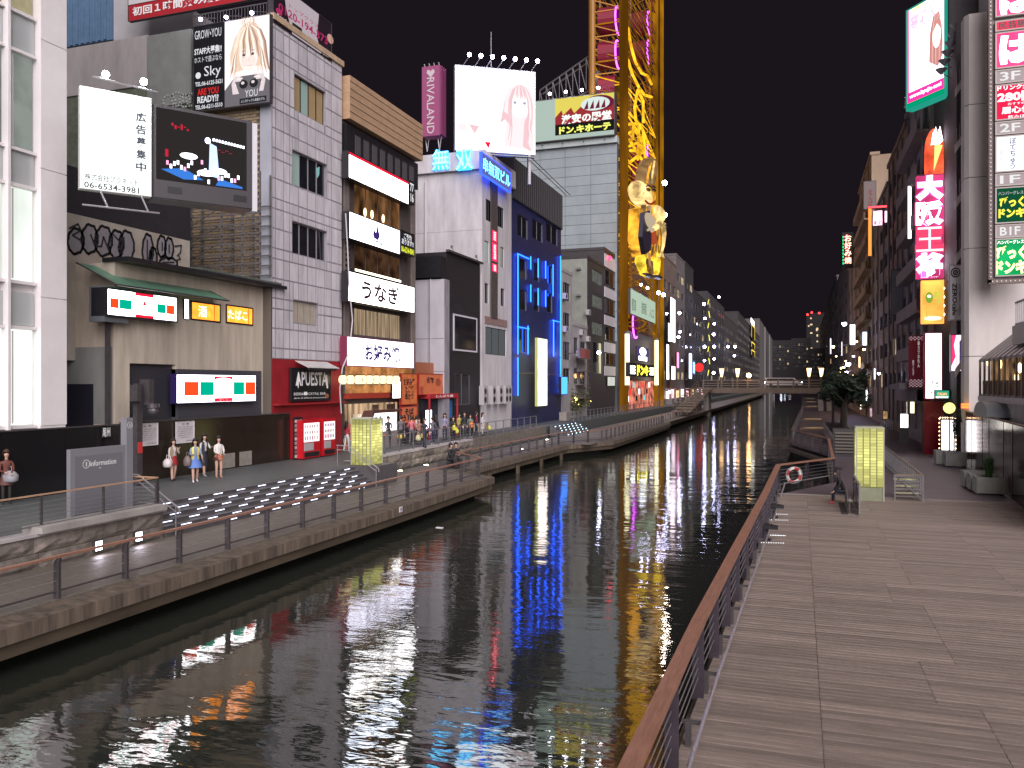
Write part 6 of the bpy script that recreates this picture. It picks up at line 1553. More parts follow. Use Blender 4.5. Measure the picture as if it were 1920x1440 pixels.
for i in range(nb):
    a = wB * i / nb + .05; b = wB * (i + 1) / nb - .05
    MB().box(a, -.03, zt1 - .12, b, .03, zt1).box(a, -.03, zb1_, b, .03, zb1_ + .1).build('transom', FRB, GB)
    MB().box(a, .1, zb1_ + .1, b, .16, zb1_ + (zt1 - zb1_) * .42).build('half_blind', mat('blind_brown', (.22, .13, .08), .7), GB)
    mb = MB(); mb.v = [(a, .0, zt1 + .02), (b, .0, zt1 + .02), (b, 2.3, zt1 + 2.0), (a, 2.3, zt1 + 2.0), (a, .05, zt1 - .03), (b, .05, zt1 - .03), (b, 2.35, zt1 + 1.95), (a, 2.35, zt1 + 1.95)]
    mb.f = [(0, 1, 2, 3), (7, 6, 5, 4), (0, 4, 5, 1), (3, 2, 6, 7)]; mb.m = [0] * 4
    mb.build('roof_pane', mat('roof_pane', (.15, .13, .13), .3, 0, .1, 1), GB)
for px, py in ((1875, 683), (1912, 690), (1906, 708), (1853, 678)):
    x, z = GB.at(px, py, .3); MB().ball((0, 0, 0), .22, 8, 6, sq=(1, .4, 1.1)).build('table_lamp', em('lamp_gold', (1, .68, .3), 3.5), GB, (x, .3, z))
MB().path([(wB * .02, -.1, zb1_ - .75), (wB * .38, -.15, zb1_ - .8), (wB * .38, -.15, zb1_ - 1.6)], .07, 6).build('pipe', STEEL, GB)
MB().path([(wB * .04, -.12, zb1_ - .8), (wB * .12, -.15, zb1_ - 1.15), (wB * .22, -.15, zb1_ - .95), (wB * .32, -.15, zb1_ - 1.2)], .02, 4).build('cable', BLK, GB)
MB().box(wB * .015, -.12, zb1_ - .9, wB * .05, .0, zb1_ - .55).build('junction_box', LSTEEL, GB)
# balcony balusters high on the bay building
Qx, Qz = FB2.at(1888, 610); 
MB().box(0, 0, 0, 5, .1, .1).box(0, 0, 1.05, 5, .1, 1.12).build('balcony_rail', STEEL, GB, (wB * .42, .4, Qz))
for i in range(14): piece('baluster', (.04, .04, .95), STEEL, GB, (wB * .42 + i * .36, .43, Qz + .1))
MB().box(wB * .40, .35, Qz - .9, wB * 1.0, 2.5, Qz - .01).build('balcony_slab', CM, GB)
MB().tube((wB * .62, -.55, 1.0), (wB * .62, 1.4, 1.0), .01).build('x', STEEL, GB) if False else None
DM = FB2.sub(x0 + wB * .32, -.2, 4.0).make('arched_canopy', 'grey arched canopy top showing above the hoarding', 'canopy')
MB().prism([(1.7 * math.cos(R(a)), .75 * math.sin(R(a))) for a in range(0, 181, 12)], -.6, 1.5).build('shell', mat('canopy_grey', (.25, .27, .30), .4), DM)

# ---- neon tower facing the bridge
FN2 = Fr(0, 62, 0, 0)
def nrect(l, yt, yb, r, off=0.): 
    x0, z1 = FN2.at(l, yt, off); _, z0 = FN2.at(l, yb, off); return x0, z0, FN2.at(r, yt, off)[0], z1
a = nrect(1716, 330, 522, 1775)
NT = Fr(a[0], 62, 0, 0).make('neon_tower_sign', 'tall overexposed pink and white neon characters in the vertical tower sign', 'neon sign')
wN = a[2] - a[0]
NPK = em('neon_tower_pink', (1, .10, .45), 2.4); NPW = em('neon_tower_white', (1, .85, 1), 6.0); NRD = em('neon_red_fill', (.9, .05, .12), 1.3)
MB().box(.1, .1, a[1], wN - .12, .7, a[3]).build('back_board', em('board_neon_bloom', (.75, .06, .22), .8, .4, .6), NT); mat('board_maroon_dark', (.16, .02, .04), .5)  # board made to glow, standing in for the bloom round the neon
H4 = (a[3] - a[1]) / 4
for i, ch in enumerate('大阪王将'):
    z = a[3] - H4 * (i + .5)
    red = (i == 2)
    text(ch, wN * .46, z, wN * .92, H4 * 1.0, NRD if red else NPK, NT, .06, .13, ext=.06)
    text(ch, wN * .46, z, wN * .86, H4 * .95, em('neon_coral', (1, .35, .40), 2.6) if red else NPW, NT, -.05, .07 if not red else .0, ext=.04)
MB().tube((wN - .05, -.05, a[1] - 1), (wN - .05, -.05, a[3] + 3.5), .07, 8).build('edge_tube', em('tube_violet', (.9, .6, 1), 5), NT)
# arched part above
b = nrect(1735, 240, 325, 1772)
NA = Fr(b[0], 62.2, b[1], 0).make('arched_neon_panel', 'arched orange red neon panel above the tower characters', 'neon sign')
wA = b[2] - b[0]; hA = b[3] - b[1]
MB().prism([(0, 0), (wA, 0), (wA, hA * .5)] + [(wA * .5 + wA * .5 * math.cos(R(t)), hA * .5 + hA * .5 * math.sin(R(t))) for t in range(20, 180, 20)] + [(0, hA * .5)], .05, .3).build('panel', em('panel_orange_red', (.9, .10, .04), 1.1, .6, .8), NA)
MB().prism([(wA * .45, hA * .05), (wA * .9, hA * .6), (wA * .5, hA * .65)], -.05, .04).build('flame', em('flame_orange', (1, .5, .15), 1.8), NA)
for k in range(6): MB().prism([(wA * (.3 + .08 * k), hA * .62), (wA * (.5 + .08 * k), hA * .7), (wA * (.4 + .07 * k), hA * (.9 + .06 * (k % 3)))], -.1 - .01 * k, -.06 - .01 * k).build('neon_flash', NPW, NA)
# lower orange sign with green face like emblem
OS = sign(FN2, 1728, 526, 607, 1770, 'glowing orange upright sign with green emblem under the neon characters', em('sign_amber', (1, .42, .08), 1.5, .35, .5), em('rim_amber', (1, .4, .08), 1.4), .5, 0, [('餃\n子', .72, .42, .36, .36, em('letter_olive', (.5, .6, .08), 1.0), dict(bold=.03))], arms=False)
flat(OS, oval(.34, .4, .17, .13, 14), em('emblem_green', (.25, .45, .05), .8), -.02); flat(OS, oval(.34, .37, .09, .035, 10), em('emblem_white', (1, 1, .7), 1.6), -.03)
flat(OS, [(.2, .66), (.28, .86), (.22, .84)], MATS['emblem_green'], -.02); flat(OS, oval(.5, .88, .4, .05, 12), em('emblem_peach', (1, .65, .4), 2.2), -.02)
for k in range(4): MB().ball((OS.W + .1, -.1, OS.H * (.2 + .2 * k)), .12, 8, 6).build('bulb', BULBO, OS)
# tower support pole
MB().box(a[2] + .02, 62.0, 1, a[2] + .5, 62.5, FN2.at(1785, 135)[1]).build('sign_mast', mat('mast_lilac', (.30, .26, .32), .5), label='grey lilac steel mast carrying the neon tower sign', category='mast')
ZC = sign(Fr(0, 57, 0, 0), 1779, 497, 601, 1805, 'unlit white vertical cafe sign with black letters turned sideways', mat('sign_offwhite', (.85, .83, .86), .5), mat('sign_edge', (.35, .33, .36), .5), .35, 0, [], arms=False)
text('ZEROcafe', ZC.W * .42, ZC.H * .38, ZC.W * .34, ZC.H * .58, INK, ZC, -.012, .03, rot=-90); text('DOUTONBORI', ZC.W * .8, ZC.H * .5, ZC.W * .1, ZC.H * .28, INK, ZC, -.012, rot=-90)
flat(ZC, oval(.48, .14, .36, .09, 20), mat('print_charcoal', (.06, .055, .06), .5)); flat(ZC, oval(.48, .14, .27, .065, 20), MATS['sign_offwhite'], -.01); flat(ZC, oval(.48, .14, .2, .05, 16), MATS['print_charcoal'], -.014); text('@', ZC.W * .48, ZC.H * .86, ZC.W * .22, ZC.H * .05, MATS['sign_offwhite'], ZC, -.018)
# street level signs
FQ = Fr(0, 60, 0, 0)
WP_ = sign(FQ, 1733, 623, 749, 1768, 'tall blazing white upright sign with red frame and small black brush mark', em('sign_blaze', (1, .93, 1), 2.2, .25, .6), mat('frame_crimson', (.35, .01, .05), .5), .5, 0, [('30', .3, .16, .34, .05, MATS['ink_faint']), ('麺\n匠', .4, .3, .3, .12, mat('ink_red', (.5, .08, .1), .5))], arms=False, rim=.08)
for k in range(5): flat(WP_, [(.5, .78), (.5 + .3 * math.cos(k * 1.26 + .5), .78 + .06 * math.sin(k * 1.26 + .5)), (.54 + .3 * math.cos(k * 1.26 + .7), .79 + .06 * math.sin(k * 1.26 + .7))], INK, -.012)
for k in range(4): flat(WP_, oval(.2 + .18 * k, .9, .05, .012, 8), INKB, -.012)
PC2 = Fr(0, 60, LOW, 0)
xp0, zp = PC2.at(1733, 751); xp1, _ = PC2.at(1768, 751)
RDP = PC2.sub(xp0, 0, 0).make('red_pillar', 'dark red pillar with bright reflections under the blazing white sign', 'pillar')
MB().box(0, 0, 0, xp1 - xp0 + .05, 1.2, zp - .03).build('shaft', mat('pillar_red', (.20, .008, .02), .22), RDP)
KB = sign(Fr(0, 66, 0, 0), 1703, 629, 727, 1731, 'crimson banner with checkered ends and white kana', mat('banner_crimson', (.26, .015, .05), .6), MATS['board_maroon_dark'], .12, 0, [('串\nカ\nツ\nの\nれ\nん', .7, .36, .16, .5, em('lett_soft', (.7, .62, .66), .6), dict(bold=.01)), ('夜\nて\nも\nす', .33, .62, .14, .3, MATS['lett_soft'])], arms=False)
for r_ in range(3):
    for c_ in range(8):
        if (r_ + c_) % 2: flat(KB, rect(c_ / 8, .02 + r_ * .025, (c_ + 1) / 8, .045 + r_ * .025), em('check_pale', (.6, .4, .45), .4), -.012)
for r_ in range(6):
    for c_ in range(8):
        if (r_ + c_) % 2: flat(KB, rect(c_ / 8, .84 + r_ * .025, (c_ + 1) / 8, .865 + r_ * .025), MATS['check_pale'], -.012)
sg = sign(Fr(0, 56.5, 0, 0), 1782, 627, 697, 1804, 'pink and white lit poster panel between pillar and concrete column', em('poster_pink_lit', (1, .80, .88), 2.0, .3, .7), BLK, .3, 0, [], arms=False)
flat(sg, [(0, 0), (.5, 0), (.3, .3), (.45, .6), (0, .9)], em('poster_crimson', (.85, .04, .15), 1.2), -.012); flat(sg, [(.75, .2), (1, .1), (1, .8), (.8, .75)], em('poster_violet', (.10, .06, .22), .6), -.012)
sign(FQ, 1752, 731, 748, 1781, 'small green and white oval lit sign near the pillar foot', em('sign_teal_lit', (.02, .30, .18), 1.2), BLK, .3, -.6, [('ITALIAN', .5, .45, .6, .3, em('lett_orange', (1, .4, .15), 1.6), dict(bold=.02)), ('RESTAURANT', .5, .8, .8, .2, PLW)], arms=False)
sign(FQ, 1782, 731, 746, 1796, 'small white lit box next to the green oval sign', PKW, BLK, .3, -.6, arms=False)
sign(Fr(0, 59, 0, 0), 1790, 685, 730, 1810, 'blank grey cabinet fixed below the pink poster panel', mat('cabinet_grey', (.32, .30, .32), .5), STEEL, .6, 0, arms=False)
YB = PC2.sub(PC2.at(1780, 765, -6)[0], -6, PC2.at(1780, 765, -6)[1])
YB.make('round_lamp_sign', 'round yellow glowing shop lamp above the lit menu boxes', 'lamp')
MB().ball((0, 0, 0), .32, 16, 12).build('globe', em('globe_yellow', (.9, .85, .22), 1.6, .2, 3), YB); MB().tube((0, 0, -3.8), (0, 0, -.5), .04).build('pole', DSTEEL, YB)
for k in range(6): MB().box(0, 0, 0, .16, .05, .12).build('red_light', em('lamp_red', (1, .15, .03), 3), YB, (.6 + .12 * (k % 3), -.1, .15 - .15 * (k // 3)))
# bulb framed menu boxes
for l, yt, yb, r, lab, dx in ((1763, 785, 848, 1790, 'bulb framed bright white standing menu box between red pillar and hoarding', 0),):
    FX = Fr(0, 57.6, 0, 0)
    S_ = sign(FX, l, yt, yb, r, lab, em('menu_box_%d' % dx, (1, .93, .98) if dx == 0 else (.85, .80, .95), 3.0 if dx == 0 else 1.6, .2 if dx == 0 else .6, 2), mat('menu_frame', (.10, .06, .07), .5), .4, 0, arms=False, rim=.08, name='menu_box')
    MB().box(S_.W + .002, .04, .1, S_.W + .02, .36, S_.H - .1).build('side_face', MATS['menu_box_0'], S_)  # lit side added so that the hoarding mirrors it
    MB().box(-.08, -.02, -.65, S_.W + .08, .5, -.005).box(-.25, -.3, -(S_.o.z - LOW) + .002, S_.W + .25, .7, -(S_.o.z - LOW) + .1).build('foot', BLK, S_)
    for k in range(9):
        for x in (-.06, S_.W + .06): MB().ball((x, -.05, S_.H * k / 8), .035, 6, 4).build('bulb', em('bulb_peach', (1, .62, .35), 7), S_)
    for k in range(7): MB().ball((S_.W * k / 6, -.05, S_.H + .07), .035, 6, 4).build('bulb', MATS['bulb_peach'], S_)
# ---- upper big advert turned toward the water
FBB = Fr(9.4, 60, 0, -54)
RBB = sign(FBB, 1699, 20, 209, 1773, 'big glaring pink bordered job advert above the neon tower', em('advert_pink_white', (1, .86, .96), 2.4), em('rim_teal', (.02, .35, .25), .8), .6, 0, [], arms=False, rim=.12)
for rct in ((.0, .0, .08, .93), (.08, .83, 1, .93)): flat(RBB, rect(*rct), em('advert_rose', (1, .03, .25), 1.5), -.012)
flat(RBB, rect(0, .93, 1, 1), em('advert_green', (.0, .30, .15), 1.0), -.012)
text('高収入', RBB.W * .45, RBB.H * .84, RBB.W * .66, RBB.H * .16, em('letter_pink', (1, .45, .62), 1.3), RBB, -.02, .03)
text('大阪No.1', RBB.W * .40, RBB.H * .96, RBB.W * .6, RBB.H * .05, em('letter_gold', (1, .75, .1), 1.6), RBB, -.02, .03)
text('1千マルの', RBB.W * .36, RBB.H * .25, RBB.W * .5, RBB.H * .07, MATS['ink_faint'], RBB, -.02); text('www.kyujin-navi', RBB.W * .5, RBB.H * .12, RBB.W * .8, RBB.H * .05, PLW, RBB, -.02, .02)
flat(RBB, [(.60, .62), (.62, .35), (.70, .20), (.85, .18), (.93, .35), (.92, .62), (.82, .7)], em('advert_hair', (.75, .32, .30), .85), -.02)
for k in range(12):
    s0 = -1 + 2 * k / 11; strand(RBB, [(.78 + s0 * .03, .20), (.78 + s0 * .11, .28), (.78 + s0 * .15, .42), (.78 + s0 * .16, .58), (.78 + s0 * .14, .68 + .05 * rh.random())], .010, (MATS['advert_hair'], HT[4], em('advert_hair_light', (1, .55, .5), .95))[k % 3], -.022 - .0003 * k)
flat(RBB, oval(.79, .40, .10, .12, 16), em('advert_face', (1, .85, .82), 1.8), -.026); flat(RBB, [(.70, .36), (.74, .26), (.86, .25), (.90, .36), (.80, .29)], MATS['advert_hair'], -.03)
for k in range(6):
    x, z = RBB.at(1793 - k * 8, 52 + k * 16.5, -1.3 - .1 * k); p = RBB.w(x, -1.3, z)
    Q = spot(p, '%s grey dish floodlight from the top before the pink advert' % ORD[k], 'dish floodlights before the pink advert', mat('dish_grey', (.22, .21, .24), .4), .14, None, 'dish_light')
    MB().tube((0, 0, .0), (0, 0, .22), .18, 12, r2=.36).build('dish', MATS['dish_grey'], Q); MB().tube((0, 0, 0), (.9, 1.0, -.3), .03).build('arm', STEEL, Q)
# bracket wall behind it
MB().box(9.45, 58.5, 1, 10.2, 61, FN2.at(1795, 0)[1] + 3).build('pier_wall', mat('wall_lilac', (.26, .245, .27), .7, 0, .12, .5), label='plain lilac grey pier wall behind the pink advert', category='wall')

# ---- east row going away
FE_ = Fr(8.9, 0, 0, -90)
def ebuild(y0, y1, ztop, m, lab, wins=4, x=8.9, lit=(), pipes=2, storey=3.3, depth=14, bal=False):
    B = Fr(x, y1, LOW, -90).make('canal_building', lab, 'building', 'buildings along the east bank')
    W = y1 - y0; H = ztop - LOW
    n = int((H - 4) / storey); ops = []
    for k in range(n):
        for j in range(wins):
            a = W * (j + .22) / wins; b_ = W * (j + .80) / wins
            ops.append((a, 4.2 + k * storey, b_, 4.2 + k * storey + 1.6))
    mb = MB(); grid_wall(mb, 0, W, 0, H, ops, .25)
    mb.box(0, .3, 0, W, depth, H); mb.quad((W, 0, 0), (W, .3, 0), (W, .3, H), (W, 0, H)); mb.quad((0, 0, H), (W, 0, H), (W, .3, H), (0, .3, H)); mb.build('wall', m, B)
    for i, o in enumerate(ops): window(B, *o, 2, WLIT if i in lit else GLS, STEEL, .1, .05)
    for j in range(pipes): MB().tube((W * (j + .5) / pipes, -.15, 1), (W * (j + .5) / pipes, -.15, H - .5), .09, 6).build('pipe', STEEL, B)
    if bal:
        for k in range(n): MB().box(.2, -.9, 3.2 + k * storey, W - .2, -.01, 3.35 + k * storey).box(.2, -.9, 3.36 + k * storey, W - .2, -.85, 4.2 + k * storey).build('balcony', m, B)
    MB().box(-.1, -.2, H + .01, W + .1, 1, H + .4).build('parapet', m, B)
    B.W, B.H = W, H
    return B
EM = [mat('east_lilac', (.26, .215, .22), .8, 0, .2, .6), mat('east_brown', (.23, .165, .13), .8, 0, .25, .5), mat('east_tan', (.30, .215, .15), .8, 0, .25, .5, (1, 1, .3)), mat('east_dark', (.11, .085, .085), .8, 0, .2, .5)]
def ztp_(px, py, y): return Fr(0, y, 0, 0).at(px, py)[1]
ebuild(66.5, 80, ztp_(1680, 225, 80), EM[0], 'tall lilac grey building with roof frame behind the crimson banner', 3, pipes=3, bal=True)
ebuild(80.3, 96, ztp_(1668, 290, 90), EM[1], 'brownish building hung with a large blank grey sign board', 4, lit=(5,), pipes=4)
ebuild(96.3, 118, ztp_(1640, 395, 110), EM[0], 'grey building with a red neon bordered roof sign', 4, lit=(2,), pipes=3)
ebuild(118.3, 142, ztp_(1618, 345, 135), EM[2], 'tan building topped by an unlit red lettered sign tower', 4, lit=(8, 3), pipes=3, bal=True)
ebuild(142.3, 175, ztp_(1600, 480, 155), EM[2], 'tan ochre building with a vertical line of white lights', 4, lit=(4,), pipes=3)
ebuild(175.3, 225, ztp_(1585, 510, 200), EM[3], 'dark building beyond the red and green neon characters', 4, lit=(6, 11), pipes=2)
ebuild(225.3, 300, ztp_(1575, 545, 260), EM[3], 'far dark building near the east end of the footbridge', 4, lit=(2, 9), pipes=2)
ebuild(300.3, 420, ztp_(1562, 600, 360), EM[1], 'farthest low building on the east bank', 4, lit=(3,), pipes=1)
# roof frame of the first one
Z8 = ztp_(1680, 225, 75)
RFm = Fr(8.4, 72, Z8, 0).make('roof_frame', 'open steel frame and water tank on the lilac building roof', 'frame')
for p_, q_ in (((-.6, 0, 0), (-.2, 0, 2.5)), ((-.2, 0, 2.5), (1.4, 0, 2.6)), ((-.6, 0, 0), (1.5, 0, 2.0)), ((-.6, 0, .8), (1.5, 0, .8)), ((1.0, 0, 0), (1.0, 0, 2.6))): MB().tube(p_, q_, .06, 5).build('bar', LSTEEL, RFm)
def esign(y, l, yt, yb, r, lab, m, off=0., tx=(), frame=None, dep=.4, grp=None, rim=.05): return sign(Fr(0, y, 0, 0), l, yt, yb, r, lab, m, frame or BLK, dep, off, tx, group=grp, arms=False, rim=rim)
esign(84, 1671, 506, 592, 1691, 'large blank grey white vertical sign board on the brownish building', mat('board_blank', (.26, .27, .29), .5))
esign(70, 1701, 348, 449, 1710, 'thin glowing white blade sign beside the neon tower', PKW, dep=.2)
esign(96.9, 1628, 388, 480, 1634, 'glowing red orange vertical border of the roof neon sign', em('neon_orange_red', (1, .16, .03), 2.6), rim=.01)
esign(96.9, 1628, 387, 391, 1663, 'glowing red top border of the roof neon sign', em('neon_red_line', (1, .06, .08), 2.6), -.1, rim=.01)
esign(96.9, 1636, 395, 424, 1655, 'pinkish white neon roof panel with red characters', em('neon_panel', (1, .55, .75), 2.4, .4, 1), -.1, [('道頓堀', .5, .8, .8, .28, em('neon_redtext', (1, .03, .06), 2.2), dict(bold=.04))])
esign(96.6, 1658, 395, 418, 1664, 'second small neon roof panel beside the larger pinkish one', MATS['neon_panel'], -.1)
esign(112, 1619, 340, 393, 1643, 'unlit cream sign tower with faded red characters', mat('sign_cream', (.16, .125, .12), .7), 0, [('な\nん\nば', .55, .6, .35, .6, mat('ink_faded_red', (.20, .03, .03), .6), dict(bold=.03))])
# red and green neon characters
Q = Fr(0, 150, 0, 0)
x, z1 = Q.at(1583, 440); x1, z0 = Q.at(1597, 495)
NC = Q.sub(x, 0, z0).make('neon_characters', 'red neon okonomiyaki characters stacked vertically on a green outlined frame', 'neon sign')
NRR = em('neon_char_red', (1, .04, .05), 3.0); NYC = em('neon_char_core', (1, .70, .45), 3.2); NGR = em('neon_char_green', (.02, .75, .22), 1.9)
for i, ch in enumerate('お好み焼'):
    zz_ = (z1 - z0) * (1 - (i + .5) / 4); text(ch, (x1 - x) / 2, zz_, (x1 - x), (z1 - z0) / 4 * .95, NRR, NC, 0, .10); text(ch, (x1 - x) / 2, zz_, (x1 - x) * .9, (z1 - z0) / 4 * .86, NYC, NC, -.08, .0)
for k in range(9): MB().box(-.25, 0, 0, -.1, .1, .35).build('green_dash', NGR, NC, (0, .1, (z1 - z0) * k / 9))
MB().box(-.3, .15, -.6, (x1 - x) + .3, .5, z1 - z0 + .4).build('back_board', BLK, NC)
x, z1 = Q.at(1607, 452); x1, z0 = Q.at(1618, 500)
NG = Q.sub(x, 0, z0).make('neon_characters', 'green neon character sign beside the red okonomiyaki neon', 'neon sign')
text('の\n店', (x1 - x) / 2, (z1 - z0) / 2, (x1 - x), (z1 - z0), NGR, NG, 0, .05); MB().box(-.2, .15, -.4, (x1 - x) + .2, .5, z1 - z0 + .3).build('back_board', BLK, NG)
for k, (a_, b_) in enumerate(((532, 548), (560, 576), (585, 602), (612, 628))): esign(130, 1644, a_, b_, 1646, '%s slim white light strip from the top on the tan building' % ORD[k], COOLW, -.2, grp='vertical line of white strips')
esign(125, 1593, 608, 647, 1604, 'white lit vertical sign box low on the east row', em('sign_ivory', (1, .95, .9), 3.0))
esign(118, 1617, 622, 648, 1626, 'blue haloed white sign box beside the lamp brackets', em('sign_ice', (.75, .82, 1), 3.6))
esign(105, 1591, 733, 748, 1601, 'small white sign with a red emblem above the trees', WARMW, 0, [('o', .5, .5, .6, .6, MATS['ink_red'], dict(bold=.05))])
esign(200, 1556, 634, 664, 1559, 'thin violet white strip sign farthest along the east row', em('sign_violet_far', (.7, .6, 1), 2.2))
esign(100, 1623, 728, 752, 1627, 'slim white light tube beside a doorway under the tan building', COOLW)
for i, (px, py, m_, s_) in enumerate(((1583, 607, BULB, .3), (1590, 683, BULB, .35), (1603, 713, BULB, .38), (1573, 700, BULBO, .42), (1580, 690, BULBO, .3), (1587, 698, BULB, .22), (1684, 688, BULBO, .1), (1586, 677, BULBO, .16), (1562, 650, BULBO, .2))):
    y_ = 110 + (i % 4) * 12; p = Fr(0, y_, 0, 0); x, z = p.at(px, py)
    spot(p.w(x, 0, z), '%s glowing street lamp on the east row counted from the trees' % ORD[i], 'street lamps along the east row', m_, s_ * .9, (2.0, 0, .2), 'street_lamp')
for i, (px, yt, yb, w_, c_, lab) in enumerate(((1577, 640, 668, 3, (1, .85, .9), 'added thin pinkish blade sign midway down the east row'), (1609, 668, 690, 5, (1, .7, .4), 'added small amber box sign above the tree tops'), (1638, 690, 712, 4, (.9, .92, 1), 'added narrow cool white sign beneath the vertical strips'), (1597, 702, 722, 4, (1, .8, .5), 'added little warm sign low behind the tree'), (1650, 735, 752, 9, (1, .75, .45), 'added warm lit shop panel under the blank sign board'), (1668, 752, 772, 8, (1, .5, .4), 'added reddish lit shop panel beside the cafe'), (1612, 752, 768, 7, (1, .85, .7), 'added pale lit shop panel beyond the trees'), (1641, 655, 672, 4, (.5, .8, 1), 'added tiny blue sign between pipes on the tan building'))):
    esign(84 + i * 9, px, yt, yb, px + w_, lab, em('row_fill_%d' % i, c_, 2.6), 0)  # extra signs added to brighten the far east row
for i, (px, py) in enumerate(((1648, 700), (1620, 655), (1606, 640), (1661, 640), (1634, 742), (1672, 735), (1600, 668), (1568, 668))):
    y_ = 82 + i * 12; p = Fr(0, y_, 0, 0); x, z = p.at(px, py)
    spot(p.w(x, 0, z), '%s added warm fill lamp on the east facades counted from the cafe' % ORD[i], 'added fill lamps on the east facades', BULBO if i % 3 else BULB, .13, (.6, 0, .2), 'fill_lamp')  # extra lamps added to lighten the far east facades
# cafe corner: white chairs, lit menu board, parasol
MBX = Fr(0, 60.5, 0, 0)
sg = sign(MBX, 1687, 775, 803, 1704, 'overexposed white standing board by the outdoor cafe', em('board_hot', (1, .93, .85), 4.5), BLK, .2, 0, arms=False, name='menu_board')
MB().box(0, 0, -.9, sg.W, .15, -.002).build('leg', BLK, sg)
sign(MBX, 1705, 752, 776, 1716, 'small cream lit menu on a stand behind the overexposed board', em('menu_cream_lit', (1, .85, .5), 1.8), BLK, .1, -.2, arms=False, name='menu_board')
p = gnd(1703, 812, LOW)
CN = Fr(p.x, p.y, LOW, 0).make('yellow_cone', 'small yellow orange glowing floor stand beside the overexposed board', 'floor sign')
MB().tube((0, 0, .02), (0, 0, .9), .18, 10, r2=.30).build('stand', em('cone_amber', (1, .5, .04), 1.2), CN)
def cafe_chair(x, y, rz, lab):
    G = Fr(x, y, LOW, rz).make('cafe_chair', lab, 'chair', 'white chairs of the outdoor cafe')
    CWH = mat('chair_white', (.72, .70, .74), .4)
    MB().box(-.22, -.22, .43, .22, .22, .47).build('seat', CWH, G)
    for a in (-.18, .18):
        for b_ in (-.18, .18): MB().box(a - .02, b_ - .02, 0, a + .02, b_ + .02, .425 if b_ < 0 else .95).build('leg', CWH, G)
    for k in range(3): MB().box(-.16, .17, .55 + .14 * k, .16, .19, .62 + .14 * k).build('back_slat', CWH, G)
for i, (px, py, rz, l_) in enumerate(((1657, 806, 20, 'white slatted chair standing outermost at the cafe'), (1668, 806, -30, 'white slatted chair second from the water at the cafe'), (1681, 806, 10, 'white slatted chair nearest the overexposed board'), (1664, 797, 180, 'white slatted chair pushed behind the cafe table'))):
    p = gnd(px, py, LOW); cafe_chair(p.x, p.y, rz, l_)
p = gnd(1672, 800, LOW)
TB = Fr(p.x, p.y + .3, LOW, 0).make('cafe_table', 'white cafe table between the slatted chairs', 'table')
MB().box(-.35, -.35, .7, .35, .35, .74).build('tabletop', MATS['chair_white'], TB); MB().tube((0, 0, 0), (0, 0, .7), .04).tube((0, 0, 0), (0, 0, .03), .25, 12).build('leg', MATS['chair_white'], TB)
PR = Fr(p.x + .1, p.y + 1.4, LOW, 0).make('closed_parasol', 'closed white parasol standing behind the cafe chairs', 'parasol')
MB().tube((0, 0, 0), (0, 0, 2.4), .03).build('pole', LSTEEL, PR); MB().tube((0, 0, 1.0), (0, 0, 2.3), .16, 8, r2=.03).build('canopy', MATS['chair_white'], PR)
# shop fronts glow at street level on the east row
for i, (px, yt, yb, w_, c_) in enumerate(((1698, 750, 790, 10, 'white'), (1655, 770, 786, 10, 'amber'), (1630, 765, 782, 6, 'pink'))):
    y_ = 80 + i * 14
    p = Fr(0, y_, 0, 0)
    esign(y_, px, yt, yb, px + w_, 'dim %s lit doorway panel on the east row' % c_, em('door_' + c_, {'white': (1, .9, .8), 'amber': (1, .6, .25), 'pink': (.8, .5, .6)}[c_], .6, .7, 1), 0)
AWq = Fr(6.9, 74, LOW + 4.2, -90).make('folded_awning', 'grey folded canvas awning projecting over the east shop row', 'awning')
MB().prism([(0, 0), (7, 0), (7, .5), (0, .35)], 0, 2.2).build('canvas', mat('canvas_grey', (.28, .26, .28), .8, 0, .2, 2), AWq)
